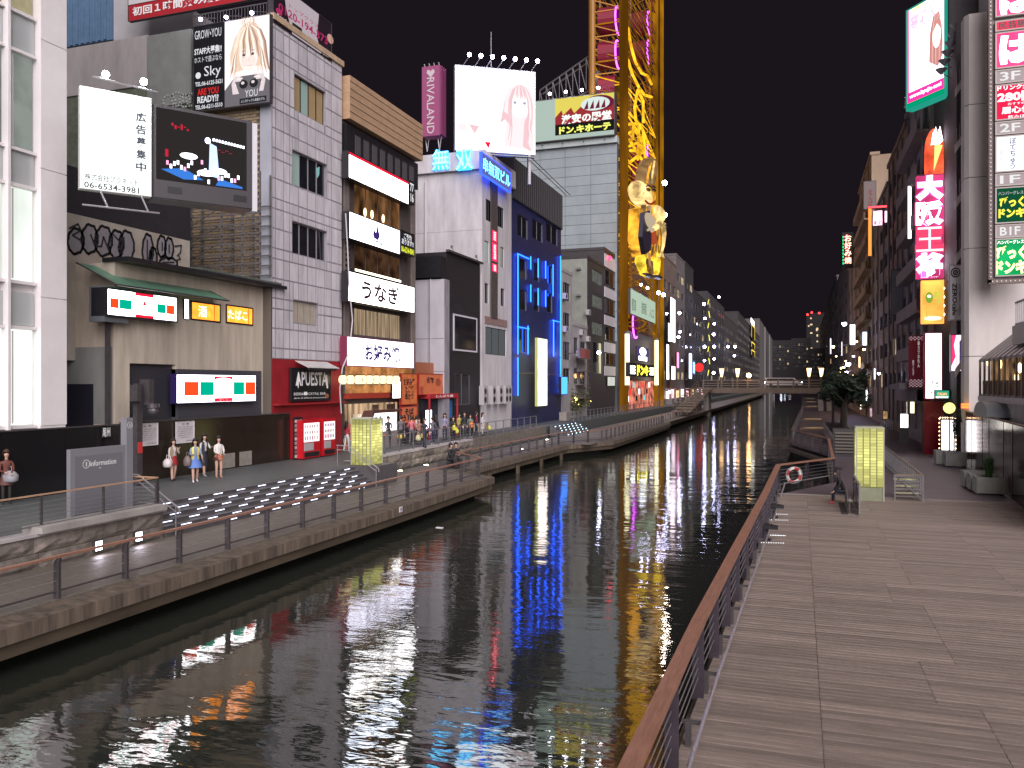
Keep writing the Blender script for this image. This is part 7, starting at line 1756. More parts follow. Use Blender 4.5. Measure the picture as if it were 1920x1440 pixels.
# ================================================================ east boardwalk furniture
# glowing glass box with frame
def glow_box(x0, y0, z0, w_, d_, h_, nx, nz, label, dark=0., base=.0, topdark=False, rz=0.):
    G = Fr(x0, y0, z0, rz).make('glass_light_box', label, 'light box')
    Mg = 'glow_green_%s' % label[:4]
    E1 = [em('glow_g%d' % k, (.78, .74, .24), s_) for k, s_ in enumerate((.52, .68, .92, 1.25, .40))]
    GRD = mat('glow_grid', (.16, .18, .08), .6)
    MB().box(.06, .06, base, w_ - .06, d_ - .06, h_ - .05).build('core', em('glow_core', (.70, .70, .24), .5), G)
    rr = random.Random(len(label))
    def tone(r_, c_, n):
        t = r_ / nz
        s_ = .5 + .45 * math.sin(math.pi * min(1, max(0, (t - dark) / (1 - dark))))
        if topdark and r_ > nz - 3: s_ -= .3
        s_ += rr.uniform(-.15, .15)
        return E1[4] if s_ < .45 else E1[0] if s_ < .6 else E1[1] if s_ < .78 else E1[2] if s_ < 1.0 else E1[3]
    H_ = h_ - base
    for r_ in range(nz):
        z = base + H_ * r_ / nz
        for c_ in range(nx):
            piece('glass_block', (w_ / nx - .045, .03, H_ / nz - .022), tone(r_, c_, nx), G, (w_ * c_ / nx + .022, 0, z + .01))
        k = max(2, int(nx * d_ / w_))
        for c_ in range(k):
            for xs_ in (0, w_ - .03): piece('glass_block', (.03, d_ / k - .045, H_ / nz - .022), tone(r_, c_, k), G, (xs_, d_ * c_ / k + .022, z + .01))
    mb = MB()
    for a in (0, w_):
        for b_ in (0, d_): mb.box(a - .025, b_ - .025, 0, a + .025, b_ + .025, h_)
    mb.box(-.03, -.03, h_ + .002, w_ + .03, d_ + .03, h_ + .05).build('frame', mat('frame_pale_green', (.36, .38, .28), .4), G)
    mv = MB()
    for c_ in range(1, nx): mv.box(w_ * c_ / nx - .015, .005, base, w_ * c_ / nx + .015, .05, h_)
    mv.build('divider', GRD, G)
    if base: MB().box(.02, .005, 0, w_ - .02, d_ - .02, base - .03).build('base_panel', mat('base_olive', (.22, .23, .15), .5, 0, .15, 3), G)
    return G
xa = Fr(0, 35.4, 0, 0).at(1606, 930)[0]; xb = Fr(0, 35.4, 0, 0).at(1657, 930)[0]
zt_ = Fr(0, 35.4, 0, 0).at(1606, 803)[1]
glow_box(xa, 35.4, LOW, xb - xa, 1.1, zt_ - LOW, 4, 20, 'tall yellow green glowing glass block box on the east boardwalk', .0, .55)
p = Fr(-18.35, 0, 0, 90)
ya = Fr(-18.3, 0, 0, 90)
# box of the west bank: narrow end toward the camera
G0 = Fr(0, 33.45, 0, 0)
x0 = G0.at(659, 800)[0]; x1 = G0.at(694, 800)[0]; zt_ = G0.at(659, 785)[1]
glow_box(x0, 33.45, UP + .03, x1 - x0, 1.15, zt_ - UP - .05, 5, 17, 'squat yellow green glowing glass block box at the top of the west steps', .1, 0, True)

# bench screen with the seated figure
bs0 = Vector((1.72, 35.0, LOW)); bs1 = Vector((1.68, 32.0, LOW))
BN_ = Fr(1.95, 31.4, LOW, 0).make('bench_screen', 'slim steel framed glass screen with a leaning perch beside the glowing box', 'screen')
MB().box(0, 0, .04, .05, 3.4, .10).box(0, 0, 1.02, .06, 3.4, 1.09).box(0, 0, .101, .05, .07, 1.019).box(0, 3.33, .101, .05, 3.4, 1.019).box(0, 1.66, .101, .05, 1.73, 1.019).build('frame', STEEL, BN_)
MB().box(.015, .071, .105, .03, 1.659, 1.018).box(.015, 1.731, .105, .03, 3.329, 1.018).build('pane', mat('screen_glass', (.10, .09, .095), .12, 0, .1, 2), BN_)
MB().tube((-.28, .1, .50), (-.28, 3.3, .50), .05, 8).build('perch', STEEL, BN_)
for y in (.4, 2.9): MB().tube((-.28, y, .0), (-.28, y, .46), .03, 6).build('perch_leg', STEEL, BN_)
MB().box(-.55, .0, -.0, -.35, 3.1, .018).build('shadow_strip', mat('strip_shadow', (.05, .045, .045), .7), BN_)  # dark strip painted as the bench screen's shadow on the deck
# railing of the stair pit behind the glowing box
railing('stairwell_railing', 'steel railing round the stairwell behind the tall glowing box', [(3.55, 35.9), (4.55, 35.9), (4.6, 52.5), (3.3, 58.5)], 2.05, LOW, .8, 1, mat('rail_bronze', (.22, .17, .12), .4, .4), STEEL, 4, posty='slim', hw=.06, hh=.04)
SP_ = Fr(3.62, 36.2, LOW, 0).make('ladder_rack', 'lit slatted metal steps inside the stairwell railing', 'steps')
for k in range(7): MB().box(0, .05 + k * .16, .1 + k * .12, .85, .3 + k * .16, .13 + k * .12).build('slat', em('slat_lit', (.8, .72, .40), .35, .5, 3) if k % 2 else STEEL, SP_)
MB().tube((0, 0, .9), (.8, .2, .1), .03).build('brace', STEEL, SP_)
# far lower walk: raised block with warm lit steps
for k, (px, py, w_) in enumerate(((1532, 803, 17), (1528, 786, 13), (1524, 762, 9), (1522, 753, 8), (1520, 747, 7))):
    p = gnd(px, py, LOW + .25); q = gnd(px + w_, py, LOW + .25)
    G = Fr(p.x, p.y, LOW + .002, 0).make('light_step', '%s warm topped low step of the lower east walk from the camera' % ORD[k], 'step', 'warm lit steps of the lower east walk')
    MB().box(-1.6, 0, 0, q.x - p.x, 1.6, .24).build('body', mat('step_brown', (.16, .11, .08), .7), G)
    MB().box(-1.2, -.01, .241, q.x - p.x, 1.5, .26).build('lit_top', em('step_glow', (1, .62, .28), .34, .5, 1.2), G)
# planter wall, low boxes at the far quay
CQ = Fr(2.1, 58, LOW, 0).make('planter_wall', 'long concrete planter wall below the dark trees', 'planter')
MB().box(0, 0, 0, 1.9, 26, .95).build('wall', CONC, CQ); MB().box(.15, .15, .951, 1.75, 25.8, 1.0).build('soil', mat('soil', (.02, .016, .012), .95), CQ)
LV = Fr(2.0, 56.3, LOW, 0).make('louvre_box', 'pale louvred service cabinet beside the planter wall', 'cabinet')
for k in range(7): MB().box(.1, 0, .25 + k * .2, 1.2, .08, .35 + k * .2).build('louvre', mat('louvre_pale', (.14, .12, .10), .6), LV)
MB().box(.0, .09, 0, 2.1, 1.1, 1.75).build('body', mat('cabinet_dim', (.05, .045, .045), .6), LV)
# concrete planters
PL = mat('planter_concrete', (.33, .33, .31), .8, 0, .15, 3, bump=.2)
def planter(x, y, z, w_, d_, h_, lab, rz=0, grp='concrete planters'):
    G = Fr(x, y, z, rz).make('planter', lab, 'planter', grp)
    t = .08
    MB().box(0, 0, .06, w_, t, h_).box(0, d_ - t, .06, w_, d_, h_).box(0, t, .06, t, d_ - t, h_).box(w_ - t, t, .06, w_, d_ - t, h_).build('trough', PL, G)
    MB().box(t, t, .1, w_ - t, d_ - t, h_ - .08).build('soil', mat('soil', (.02, .016, .012), .95), G)
    MB().box(.06, .06, 0, .2, d_ - .06, .058).box(w_ - .2, .06, 0, w_ - .06, d_ - .06, .058).build('foot', BLK, G)
    return G
planter(6.95, 38.9, LOW, 1.05, .95, .72, 'concrete planter closest on the east promenade with a grassy plant')
planter(6.92, 40.05, LOW, 1.0, .95, .72, 'middle concrete planter of the close group on the east promenade'); planter(6.88, 41.2, LOW, 1.0, .95, .72, 'rear concrete planter of the close group on the east promenade')
planter(7.65, 51.3, LOW, 1.05, .95, .8, 'concrete planter in front of the lit menu boxes'); planter(7.3, 52.3, LOW, 1.0, .95, .8, 'concrete planter half hidden beside the lit menu box')
def tuft(x, y, z, r, h_, n, label, m, name='potted_plant'):
    G = Fr(x, y, z, 0).make(name, label, 'plant'); rr = random.Random(n); mb = MB()
    for i in range(n):
        a = rr.uniform(0, 6.28); s_ = rr.uniform(.2, 1); q = rr.uniform(.6, 1) * h_
        bx, by = rr.uniform(-.1, .1), rr.uniform(-.1, .1); tx, ty = bx + math.cos(a) * r * s_, by + math.sin(a) * r * s_
        px_, py_ = -math.sin(a) * .012, math.cos(a) * .012
        mx, my = bx + (tx - bx) * .35, by + (ty - by) * .35
        mb.v += [(bx - px_, by - py_, 0), (bx + px_, by + py_, 0), (mx + px_, my + py_, q * .7), (mx - px_, my - py_, q * .7), (tx, ty, q * (1 - .35 * s_))]
        k = len(mb.v) - 5; mb.f += [(k, k + 1, k + 2, k + 3), (k + 3, k + 2, k + 4)]; mb.m += [0, 0]
    mb.build('foliage', m, G)
    return G
LF = mat('leaf_green', (.035, .085, .022), .6, 0, .4, 6); LFD = mat('leaf_dark', (.009, .018, .008), .6, 0, .5, 3); LFY = mat('leaf_olive', (.06, .065, .02), .6, 0, .5, 3)
tuft(7.5, 39.4, LOW + .64, .42, 1.15, 260, 'spiky grassy green plant in the closest east planter', LF)
def tree(x, y, z, h_, cr, n, label, m, trunk=.10, sq=1., leaf=.16, name='tree', limbs=5, seed=1):
    G = Fr(x, y, z, 0).make(name, label, 'tree'); rr = random.Random(seed)
    mb = MB(); top = h_ - cr * sq
    mb.tube((0, 0, 0), (.05, .03, top), trunk, 7, r2=trunk * .6)
    tips = []
    for i in range(limbs):
        a = 6.28 * i / limbs + rr.uniform(-.4, .4); l_ = cr * rr.uniform(.4, .8); e = (math.cos(a) * l_, math.sin(a) * l_, top + cr * sq * rr.uniform(-.2, .9))
        mb.tube((.05, .03, top * .8), e, trunk * .5, 5, r2=trunk * .15); tips.append(e)
    tips.append((0, 0, top + cr * sq * .5)); mb.build('trunk', mat('bark', (.028, .02, .015), .9), G)
    lf = MB()
    for _ in range(7): a_ = rr.uniform(0, 6.28); tips.append((math.cos(a_) * cr * rr.uniform(.3, 1.1), math.sin(a_) * cr * rr.uniform(.3, 1.1), top + cr * sq * rr.uniform(-.5, 1.1)))
    rad = [cr * rr.uniform(.22, .5) for _ in tips]
    for i in range(n):
        k_ = rr.randrange(len(tips)); c = tips[k_]; d = rad[k_]
        while True:
            u = Vector((rr.uniform(-1, 1), rr.uniform(-1, 1), rr.uniform(-1, 1)))
            if u.length < 1: break
        p = Vector(c) + Vector((u.x * d, u.y * d, u.z * d * sq))
        a = Vector((rr.gauss(0, 1), rr.gauss(0, 1), rr.gauss(0, .6))).normalized(); b_ = a.orthogonal().normalized(); s_ = leaf * rr.uniform(.6, 1.2)
        lf.quad(tuple(p - a * s_), tuple(p + b_ * s_ * .4), tuple(p + a * s_), tuple(p - b_ * s_ * .4))
    lf.build('crown', m, G)
    return G
tree(8.25, 51.7, LOW + .7, 2.3, .20, 420, 'dark slender shrub standing in the planter before the menu box', LFD, .03, 4.0, .09)
rr = random.Random(9)
for i, (x, y, h_, c_, lab) in enumerate(((2.9, 60, 4.2, 1.25, 'dark leafy tree nearest on the east planter wall'), (3.0, 66, 4.6, 1.5, 'second dark leafy tree on the east planter wall'), (2.6, 74, 4.4, 1.5, 'third dark leafy tree on the east planter wall'), (3.6, 82, 3.6, 1.2, 'smallest dark leafy tree farthest on the east planter wall'))):
    tree(x, y, LOW + .9, h_, c_, 1500, lab, LFD, .12, 1.0, .2, seed=i + 3)
# life ring on the rail
p0 = Vector((-.88, 37.6, 0)); p1 = Vector((1.48, 41.9, 0)); d = (p1 - p0).normalized()
LR = Fr(-.55, 37.75, 1.62, 0)
q = p0 + d * 1.35
LR = Fr(q.x - .02, q.y - .12, 1.58, math.degrees(math.atan2(d.y, d.x))).make('life_ring', 'red and white life ring hanging on the corner of the east railing', 'life ring')
LR.e.rotation_euler = (0, 0, R(28))
for k in range(8):
    m_ = [mat('ring_white', (.62, .60, .60), .5), mat('ring_red', (.42, .03, .03), .5)][k % 2]
    MB().path([(.30 * math.cos(R(k * 45 + j * 11.25)), 0, .30 * math.sin(R(k * 45 + j * 11.25))) for j in range(5)], .065, 8).build('segment', m_, LR)
MB().path([(.38 * math.cos(R(j * 20)), -.03, .38 * math.sin(R(j * 20)) + .02 * math.sin(j)) for j in range(19)], .012, 5).build('rope', mat('rope', (.5, .48, .45), .8), LR)
# mooring posts with the dotted light plates
for px, py, lab in ((1431, 1012, 'black iron mooring post closest to the camera by the east rail'), (1446, 970, 'black iron mooring post second along the east rail'), (1562, 893, 'black iron mooring post beside the rail end')):
    p = gnd(px, py, LOW)
    G = Fr(p.x, p.y, LOW, 0).make('mooring_post', lab, 'bollard', 'mooring posts on the east boardwalk')
    MB().tube((0, 0, 0), (0, 0, .34), .15, 12).tube((0, 0, 0), (0, 0, .025), .24, 12).build('post', BLK, G)
    MB().prism([(-.2, .341), (.42, .341), (.42, .42), (.1, .47), (-.2, .44)], -.16, .16).build('head', BLK, G)
for l, r, y, lab in ((1437, 1476, 975, 'dotted line of tiny lights by the second mooring post, farther row'), (1440, 1475, 964, 'dotted line of tiny lights behind the second mooring post'), (1427, 1468, 1018, 'dotted line of tiny lights before the closest mooring post'), (1444, 1471, 1004, 'dotted line of tiny lights beside the closest mooring post')):
    a = gnd(l, y, LOW); b_ = gnd(r, y + 1, LOW)
    G = Fr(a.x, a.y, LOW + .004, 0).make('light_row', lab, 'deck lights', 'dotted deck lights')
    n = 10
    for k in range(n): piece('dot', (.022, .07, .006), em('dot_light', (.9, .95, 1), 2.2), G, ((b_.x - a.x) * k / (n - 1), (b_.y - a.y) * k / (n - 1), 0))

# ================================================================ west bank furniture
TANP = mat('planter_tan', (.25, .225, .20), .85, 0, .2, 3, bump=.2)
def wplanter(px, py, w_, h_, lab):
    p = gnd(px, py, UP)
    G = Fr(p.x, p.y, UP, 90).make('planter', lab, 'planter', 'square concrete planters along the brown hoarding')
    t = .07
    MB().box(0, 0, .05, w_, t, h_).box(0, .75 - t, .05, w_, .75, h_).box(0, t, .05, t, .75 - t, h_).box(w_ - t, t, .05, w_, .75 - t, h_).build('trough', TANP, G)
    MB().box(t, t, .1, w_ - t, .75 - t, h_ - .06).build('soil', MATS['soil'], G); MB().box(.1, .1, 0, w_ - .1, .65, .048).build('foot', BLK, G)
wplanter(327, 893, .85, .68, 'square planter behind the woman in the red skirt'); wplanter(417, 881, .85, .68, 'square planter behind the woman in the white sweater'); wplanter(450, 876, .85, .68, 'square planter standing free before the brown hoarding')
wplanter(905, 812, 1.3, .7, 'low planter block at the far end of the shop crowd'); wplanter(1062, 790, 1.4, .9, 'large planter below the fairy lit bush')
# information board
IG = mat('info_grey', (.20, .20, .22), .45, 0, .05, 2)
IB = Fr(-18.95, 17.55, UP, 90).make('information_board', 'large grey information board with white letters on the promenade edge', 'information board')
MB().box(0, 0, .0, 1.95, .14, 1.92).build('panel', IG, IB)
MB().box(.12, -.015, .1, 1.83, -.001, 1.72).build('inset', mat('info_grey_dark', (.16, .16, .18), .4), IB)
MB().box(1.97, -.04, 0, 2.22, .18, 2.72).build('post', IG, IB)
WL_ = mat('lett_white_paint', (.75, .75, .75), .5)
text('information', 1.12, 1.48, .95, .16, WL_, IB, -.018, .01); text('ーー', 1.0, 1.33, .08, .02, WL_, IB, -.018)
def info(cx, cz, r, G, y):
    mb = MB(); ribbon(mb, [(cx + r * math.cos(R(a)), cz + r * math.sin(R(a))) for a in range(0, 360, 20)], .018, y, True, .004); mb.build('emblem', WL_, G); text('i', cx, cz, r * .35, r * 1.1, WL_, G, y, .04)
info(.52, 1.48, .115, IB, -.02); info(2.095, 2.5, .09, IB, -.045)
PP = Fr(-19.15, 20.3, UP, 90)
wp0 = gnd(212, 905, UP)
SCP = Fr(-22.9, FA.at(212, 850, 0)[0] + .3, UP, 90).make('camera_pole', 'dark pole with a dome camera and loudspeakers in front of the lottery building', 'pole')
zz_ = 3.85
MB().box(-.13, -.1, 0, .13, .1, 3.75).build('pole', DSTEEL, SCP); MB().box(.2, -.35, 3.0, .42, .1, 3.9).build('speaker', DSTEEL, SCP); MB().box(-.34, -.3, 3.1, -.18, .05, 3.7).build('speaker', DSTEEL, SCP)
MB().ball((.28, -.45, 2.75), .2, 12, 8).tube((.28, -.45, 2.85), (.28, -.45, 3.0), .21, 12).tube((0, -.3, 3.0), (.3, -.45, 3.0), .04).build('dome_camera', DSTEEL, SCP)
MB().box(-.1, -.13, 1.2, .1, -.101, 1.6).build('sticker', mat('sticker_red', (.5, .04, .04), .5), SCP)
BGs = sign(FA, 190, 800, 822, 208, 'small white scrawled mark on the black hoarding', mat('scrawl_black', (.012, .012, .013), .3), MATS['scrawl_black'], .01, -.03, [('尾州', .5, .5, .8, .8, WL_, dict(bold=.02))], arms=False, rim=.01, name='scrawl_plate')
# poster easels and dark menu table before the blue building
for i, (l, r) in enumerate(((958, 966), (965, 973), (973, 980), (980, 988))):
    p = gnd(l, 784 - i * .8, UP)
    G = Fr(p.x, p.y, UP, 60).make('menu_easel', '%s leaning cream menu board from the crowd before the blue lit building' % ORD[i], 'menu board', 'leaning menu boards')
    o = MB().box(0, 0, 0, .95, .05, 1.35).build('board', mat('menu_board_cream', (.42, .36, .28), .6, 0, .3, 4), G); o.rotation_euler = (R(-14), 0, 0)
    for k in range(4): q = MB().box(.1 + (k % 2) * .4, -.012, .2 + (k // 2) * .55, .42 + (k % 2) * .4, -.002, .62 + (k // 2) * .55).build('print', BLK, o)
# bush with fairy lights, shrubs in front of the wheel
def bush(px, py, w_, h_, n, lab, m, lights=0, seed=0):
    p = gnd(px, py, UP)
    G = Fr(p.x, p.y, UP, 0).make('bush', lab, 'bush'); rr = random.Random(seed + 20); lf = MB()
    MB().tube((0, 0, 0), (0, 0, h_ * .6), .06, 5).build('stem', MATS['bark'], G)
    cl = [(rr.uniform(-w_ / 2, w_ / 2), rr.uniform(-w_, w_), rr.uniform(.35, .85) * h_) for _ in range(9)]
    for i in range(n):
        c = rr.choice(cl); p_ = Vector(c) + Vector((rr.gauss(0, .25) * w_ * .6, rr.gauss(0, .3) * w_, rr.gauss(0, .2) * h_)); p_.z = max(.2, p_.z)
        a = Vector((rr.gauss(0, 1), rr.gauss(0, 1), rr.gauss(0, .7))).normalized(); b_ = a.orthogonal(); s_ = .2 * rr.uniform(.6, 1.2)
        lf.quad(tuple(p_ - a * s_), tuple(p_ + b_ * s_ * .4), tuple(p_ + a * s_), tuple(p_ - b_ * s_ * .4))
    lf.build('foliage', m, G)
    for i in range(lights):
        c = rr.choice(cl); MB().ball((c[0] + rr.uniform(.3, .8), c[1] + rr.uniform(-.5, .5), c[2] + rr.uniform(-.3, .3)), .055, 6, 4).build('fairy_light', em('fairy_amber', (1, .65, .2), 5), G)
bush(1075, 782, 2.0, 2.6, 900, 'broad olive bush hung with amber fairy lights', LFY, 14, 1)
bush(1235, 752, 3.0, 3.8, 900, 'dark bush before the store entrance, nearer one', LFD, 0, 2); bush(1258, 748, 3.0, 3.2, 800, 'dark bush before the store entrance, farther one', LFD, 0, 3)
bush(1198, 757, 1.6, 1.2, 300, 'low shrub between the light columns', LFY, 2, 4)
# far second flight of lit steps on the west bank
S2G = Fr(-20.95, 70.5, LOW, 90).make('promenade_steps', 'distant dark steps with tiny cold light strips by the small houses', 'steps')
for k in range(5):
    MB().box(0, k * .3 - 1.5, -.02, 9, k * .3 - 1.2, (UP - LOW) * (k + 1) / 5).build('step', STEP, S2G)
    for j in range(6): MB().box(0, 0, 0, .35, .012, .04).build('light_strip', em('strip_cold', (.55, .85, 1), 5), S2G, (.6 + j * 1.4 + (k % 2) * .7, k * .3 - 1.52, (UP - LOW) * (k + 1) / 5 - .1))
# floating scrap and quay number plate
p = gnd(817, 990, 0.0)
MB().box(0, 0, .0, .28, .12, .03).build('floating_scrap', WPAINT, loc=(p.x, p.y, 0), label='small white scrap floating on the canal', category='litter')
p = Fr(-14.2, 0, 0, 90)
x, z = p.at(752, 955, -.02)
PN = Fr(-14.18, x, z, 90).make('number_plate', 'small white number plate on the quay edge', 'plate')
MB().box(-.12, 0, -.1, .12, .02, .1).build('plate', WPAINT, PN); text('14', 0, 0, .14, .12, INK, PN, -.004, .02)

# ================================================================ people
PEND = []
def seg_near(p, a, b):
    ab = b - a; t = max(0, min(1, (p - a).dot(ab) / max(1e-9, ab.length_squared))); return (a + ab * t - p).length
def person(pos, rz, label, h=1.62, top=(.02, .02, .025), legs=(.5, .32, .25), skirt=None, hair='long', shoe=(.02, .02, .02), sleeve=True, stride=.0, armL=(0, 0), armR=(0, 0), sit=False, bag=None, jacket=None, group=None, haircol=(.02, .013, .012), coat=0, boots=False, turn=0, lean=0., heads=0.):
    """figure facing local -y; arm = (swing forward, bend of the elbow)"""
    G = Fr(pos[0], pos[1], pos[2], rz).make('person', label, 'person', group)
    s_ = h / 1.70
    V = []; E = []; Rr = []; T = []
    def v(x, y, z, r, tag): V.append((x * s_, y * s_, z * s_)); Rr.append(r * s_); T.append(tag); return len(V) - 1
    def e(a, b): E.append((a, b)); return b
    hip = .93 if not sit else .52
    ln = lean
    pel = v(0, 0, hip, .118, 'leg'); wa = e(pel, v(0, -ln * .3, hip + .17, .105, 'top')); ch = e(wa, v(0, -ln * .7, hip + .38, .125, 'top')); ne = e(ch, v(0, -ln, hip + .53, .05, 'top'))
    nk = e(ne, v(0, -ln - .01, hip + .59, .045, 'skin')); hd = e(nk, v(0, -ln - .03 - heads, hip + .66, .088, 'skin')); e(hd, v(0, -ln - .02 - heads, hip + .745, .080, 'skin'))
    for sd, st, arm in ((-1, stride, armL), (1, -stride, armR)):
        hp = e(pel, v(sd * .09, 0, hip - .05, .095, 'leg'))
        if sit: kn = e(hp, v(sd * .10, -.42, hip + .0, .062, 'leg')); an = e(kn, v(sd * .10, -.44, .11, .042, 'leg')); 
        else: kn = e(hp, v(sd * .095, -st * .5 - .02, .50, .066, 'leg')); an = e(kn, v(sd * .095, -st + (.05 if st < 0 else 0), .10, .044, 'leg'))
        ax, ay, az = V[an]; ax /= s_; ay /= s_
        heel = e(an, v(ax, ay + .02, .045, .04, 'shoe')); e(heel, v(ax * 1.1, ay - .15, .035, .032, 'shoe'))
        sh = e(ch, v(sd * .165, -ln * .8, hip + .44, .055, 'top'))
        sw, bd = arm; a1 = R(sw)
        el = e(sh, v(sd * .20, -ln * .8 - math.sin(a1) * .27, hip + .44 - math.cos(a1) * .27, .042, 'top'))
        a2 = R(sw + bd); ex_, ey_, ez_ = [c / s_ for c in V[el]]
        fx = sd * (.18 if bd < 40 else .08)
        wr = e(el, v(fx, ey_ - math.sin(a2) * .24, ez_ - math.cos(a2) * .24, .028, 'top' if sleeve else 'skin'))
        dx, dy, dz = (0, -math.sin(a2), -math.cos(a2)); wx, wy, wz = [c / s_ for c in V[wr]]
        pm = e(wr, v(wx, wy + dy * .07, wz + dz * .07, .030, 'skin'))
        for k, l_ in enumerate((.065, .075, .07, .055)):
            o = (k - 1.5) * .018
            px_, py_, pz_ = wx + 0, wy + dy * .09, wz + dz * .09
            f1 = e(pm, v(px_ + o, py_ + dy * .02, pz_ + dz * .02, .009, 'skin')); e(f1, v(px_ + o * 1.1, py_ + dy * l_ - .008, pz_ + dz * l_, .007, 'skin'))
        th = e(wr, v(wx - sd * .028, wy + dy * .04 - .02, wz + dz * .04, .010, 'skin')); e(th, v(wx - sd * .035, wy + dy * .075 - .03, wz + dz * .075, .008, 'skin'))
    me = bpy.data.meshes.new('body'); me.from_pydata(V, E, []); me.update()
    o = bpy.data.objects.new('body', me); COL.objects.link(o); o.parent = G.e
    sk = o.modifiers.new('s', 'SKIN'); 
    for i, r in enumerate(Rr): me.skin_vertices[0].data[i].radius = (r, r * (.78 if T[i] == 'top' and i < 4 else 1))
    me.skin_vertices[0].data[0].use_root = True
    sk.use_smooth_shade = True
    sb = o.modifiers.new('d', 'SUBSURF'); sb.levels = 1; sb.render_levels = 1
    key = lambda n_, c: mat('%s_%d_%d_%d' % (n_, c[0] * 999, c[1] * 999, c[2] * 999), c, .7)
    ms = [key('cloth', top), key('legwear', legs), mat('skin', (.50, .31, .24), .5), key('shoe', shoe)]
    PEND.append((o, V, E, T, ms))
    ht = s_
    HM = key('hair', haircol)
    hz = (hip + .745); hy = -ln - heads
    mb = MB().ball((0, hy + .012, hz - .02), .128, 12, 8, sq=(.86, .95, 1.08))
    n0 = len(mb.v)
    # open the face: drop faces in front below the fringe
    mb.f = [f for f in mb.f if not (sum(mb.v[i][1] for i in f) / 4 < hy - .035 and sum(mb.v[i][2] for i in f) / 4 < hz + .045)]; mb.m = [0] * len(mb.f)
    if hair == 'long':
        pts = []
        for j, (zz, w2, d2) in enumerate(((hz + .02, .105, .10), (hz - .12, .12, .095), (hz - .26, .13, .085), (hz - .38, .10, .06))):
            for a in range(7):
                t = R(-20 + a * 220 / 6); pts.append((w2 * math.cos(t), hy + .02 + d2 * math.sin(t) + (.02 if j > 1 else 0), zz))
        k0 = len(mb.v); mb.v += pts
        for j in range(3):
            for a in range(6): q = k0 + j * 7 + a; mb.f.append((q, q + 1, q + 8, q + 7)); mb.m.append(0)
    if hair != 'none':
        mb.v = [(a * ht, b * ht, c * ht) for a, b, c in mb.v]; mb.build('hair', HM, G, smooth=True)
    fm = MB(); fz = hip + .715
    for sd in (-1, 1): fm.ball((sd * .028, hy - .098, fz), .009, 6, 4)
    fm.v = [(a * ht, b * ht, c * ht) for a, b, c in fm.v]; fm.build('eyes', INK, G)
    nm = MB().prism([(-.012, fz - .04), (.012, fz - .04), (.004, fz)], hy - .115, hy - .08); nm.v = [(a * ht, b * ht, c * ht) for a, b, c in nm.v]; nm.build('nose', mat('skin', (.5, .31, .24), .5), G)
    mm = MB().box(-.022, hy - .098, fz - .066, .022, hy - .085, fz - .056); mm.v = [(a * ht, b * ht, c * ht) for a, b, c in mm.v]; mm.build('mouth', mat('lips', (.35, .08, .07), .5), G)
    if skirt:
        col, l_, fl = skirt; mb = MB(); n = 18; k = 4
        for j in range(k + 1):
            t = j / k
            for a in range(n):
                th = 6.283 * a / n; r = (.125 + (fl - .125) * t) * (1 + .05 * t * (-1) ** a)
                mb.v.append((r * 1.05 * math.cos(th) * ht, r * .85 * math.sin(th) * ht, (hip + .12 - l_ * t) * ht))
        for j in range(k):
            for a in range(n): b = (a + 1) % n; mb.f.append((j * n + a, (j + 1) * n + a, (j + 1) * n + b, j * n + b)); mb.m.append(0)
        mb.build('skirt', key('skirt', col), G, smooth=True)
    if jacket:
        col, l_ = jacket; mb = MB(); n = 16; rows = [(hip + .50, .10, .08), (hip + .44, .185, .10), (hip + .34, .17, .125), (hip + .16, .145, .12), (hip + .12 - l_, .165, .14)]
        for zz, rx, ry in rows:
            for a in range(n + 1):
                th = R(-90 + 22 + (360 - 44) * a / n); mb.v.append((rx * math.cos(th) * ht, (ry * math.sin(th) - ln * .6) * ht, zz * ht))
        for j in range(len(rows) - 1):
            for a in range(n): q = j * (n + 1) + a; mb.f.append((q, q + 1, q + n + 2, q + n + 1)); mb.m.append(0)
        mb.build('jacket', key('jacket', col), G, smooth=True)
    return G
def bagm(pos, col, label, w_=.32, h_=.34, name='shopping_bag', cat='bag', cap=.32, mat_=None):
    G = Fr(pos[0], pos[1], pos[2], 0).make(name, label, cat)
    M = mat_ or mat('bag_%d_%d_%d' % tuple(int(c * 999) for c in col), col, .5, 0, .1, 8)
    mb = MB(); n = 12
    for zz, k in ((0, .75), (h_ * .15, 1), (h_ * .6, 1.02), (h_ * .9, .6), (h_, .3)):
        for a in range(n): th = 6.283 * a / n; mb.v.append((w_ / 2 * k * math.cos(th) * (1 + .08 * math.sin(a * 3)), w_ / 2.4 * k * math.sin(th), zz))
    for j in range(4):
        for a in range(n): b = (a + 1) % n; mb.f.append((j * n + a, j * n + b, (j + 1) * n + b, (j + 1) * n + a)); mb.m.append(0)
    mb.f.append(tuple(range(n - 1, -1, -1))); mb.m.append(0)
    mb.build('sack', M, G, smooth=True)
    MB().path([(-.05, 0, h_ * .95), (-.04, 0, h_ + .13), (.04, 0, h_ + .13), (.05, 0, h_ * .95)], .012, 5).build('handle', M, G)
SKL = (.50, .31, .24); BLACK = (.015, .015, .02); NAVYC = (.02, .022, .04)
g4 = 'four women standing at the brown hoarding'
def at(px, py, z=UP): return gnd(px, py, z)
def hand_bag(p, rz, side, col, label, drop=.36, **k):
    a = R(rz); bx = side * .24; by = -.06
    bagm((p.x + bx * math.cos(a) - by * math.sin(a), p.y + bx * math.sin(a) + by * math.cos(a), p.z + drop), col, label, **k)
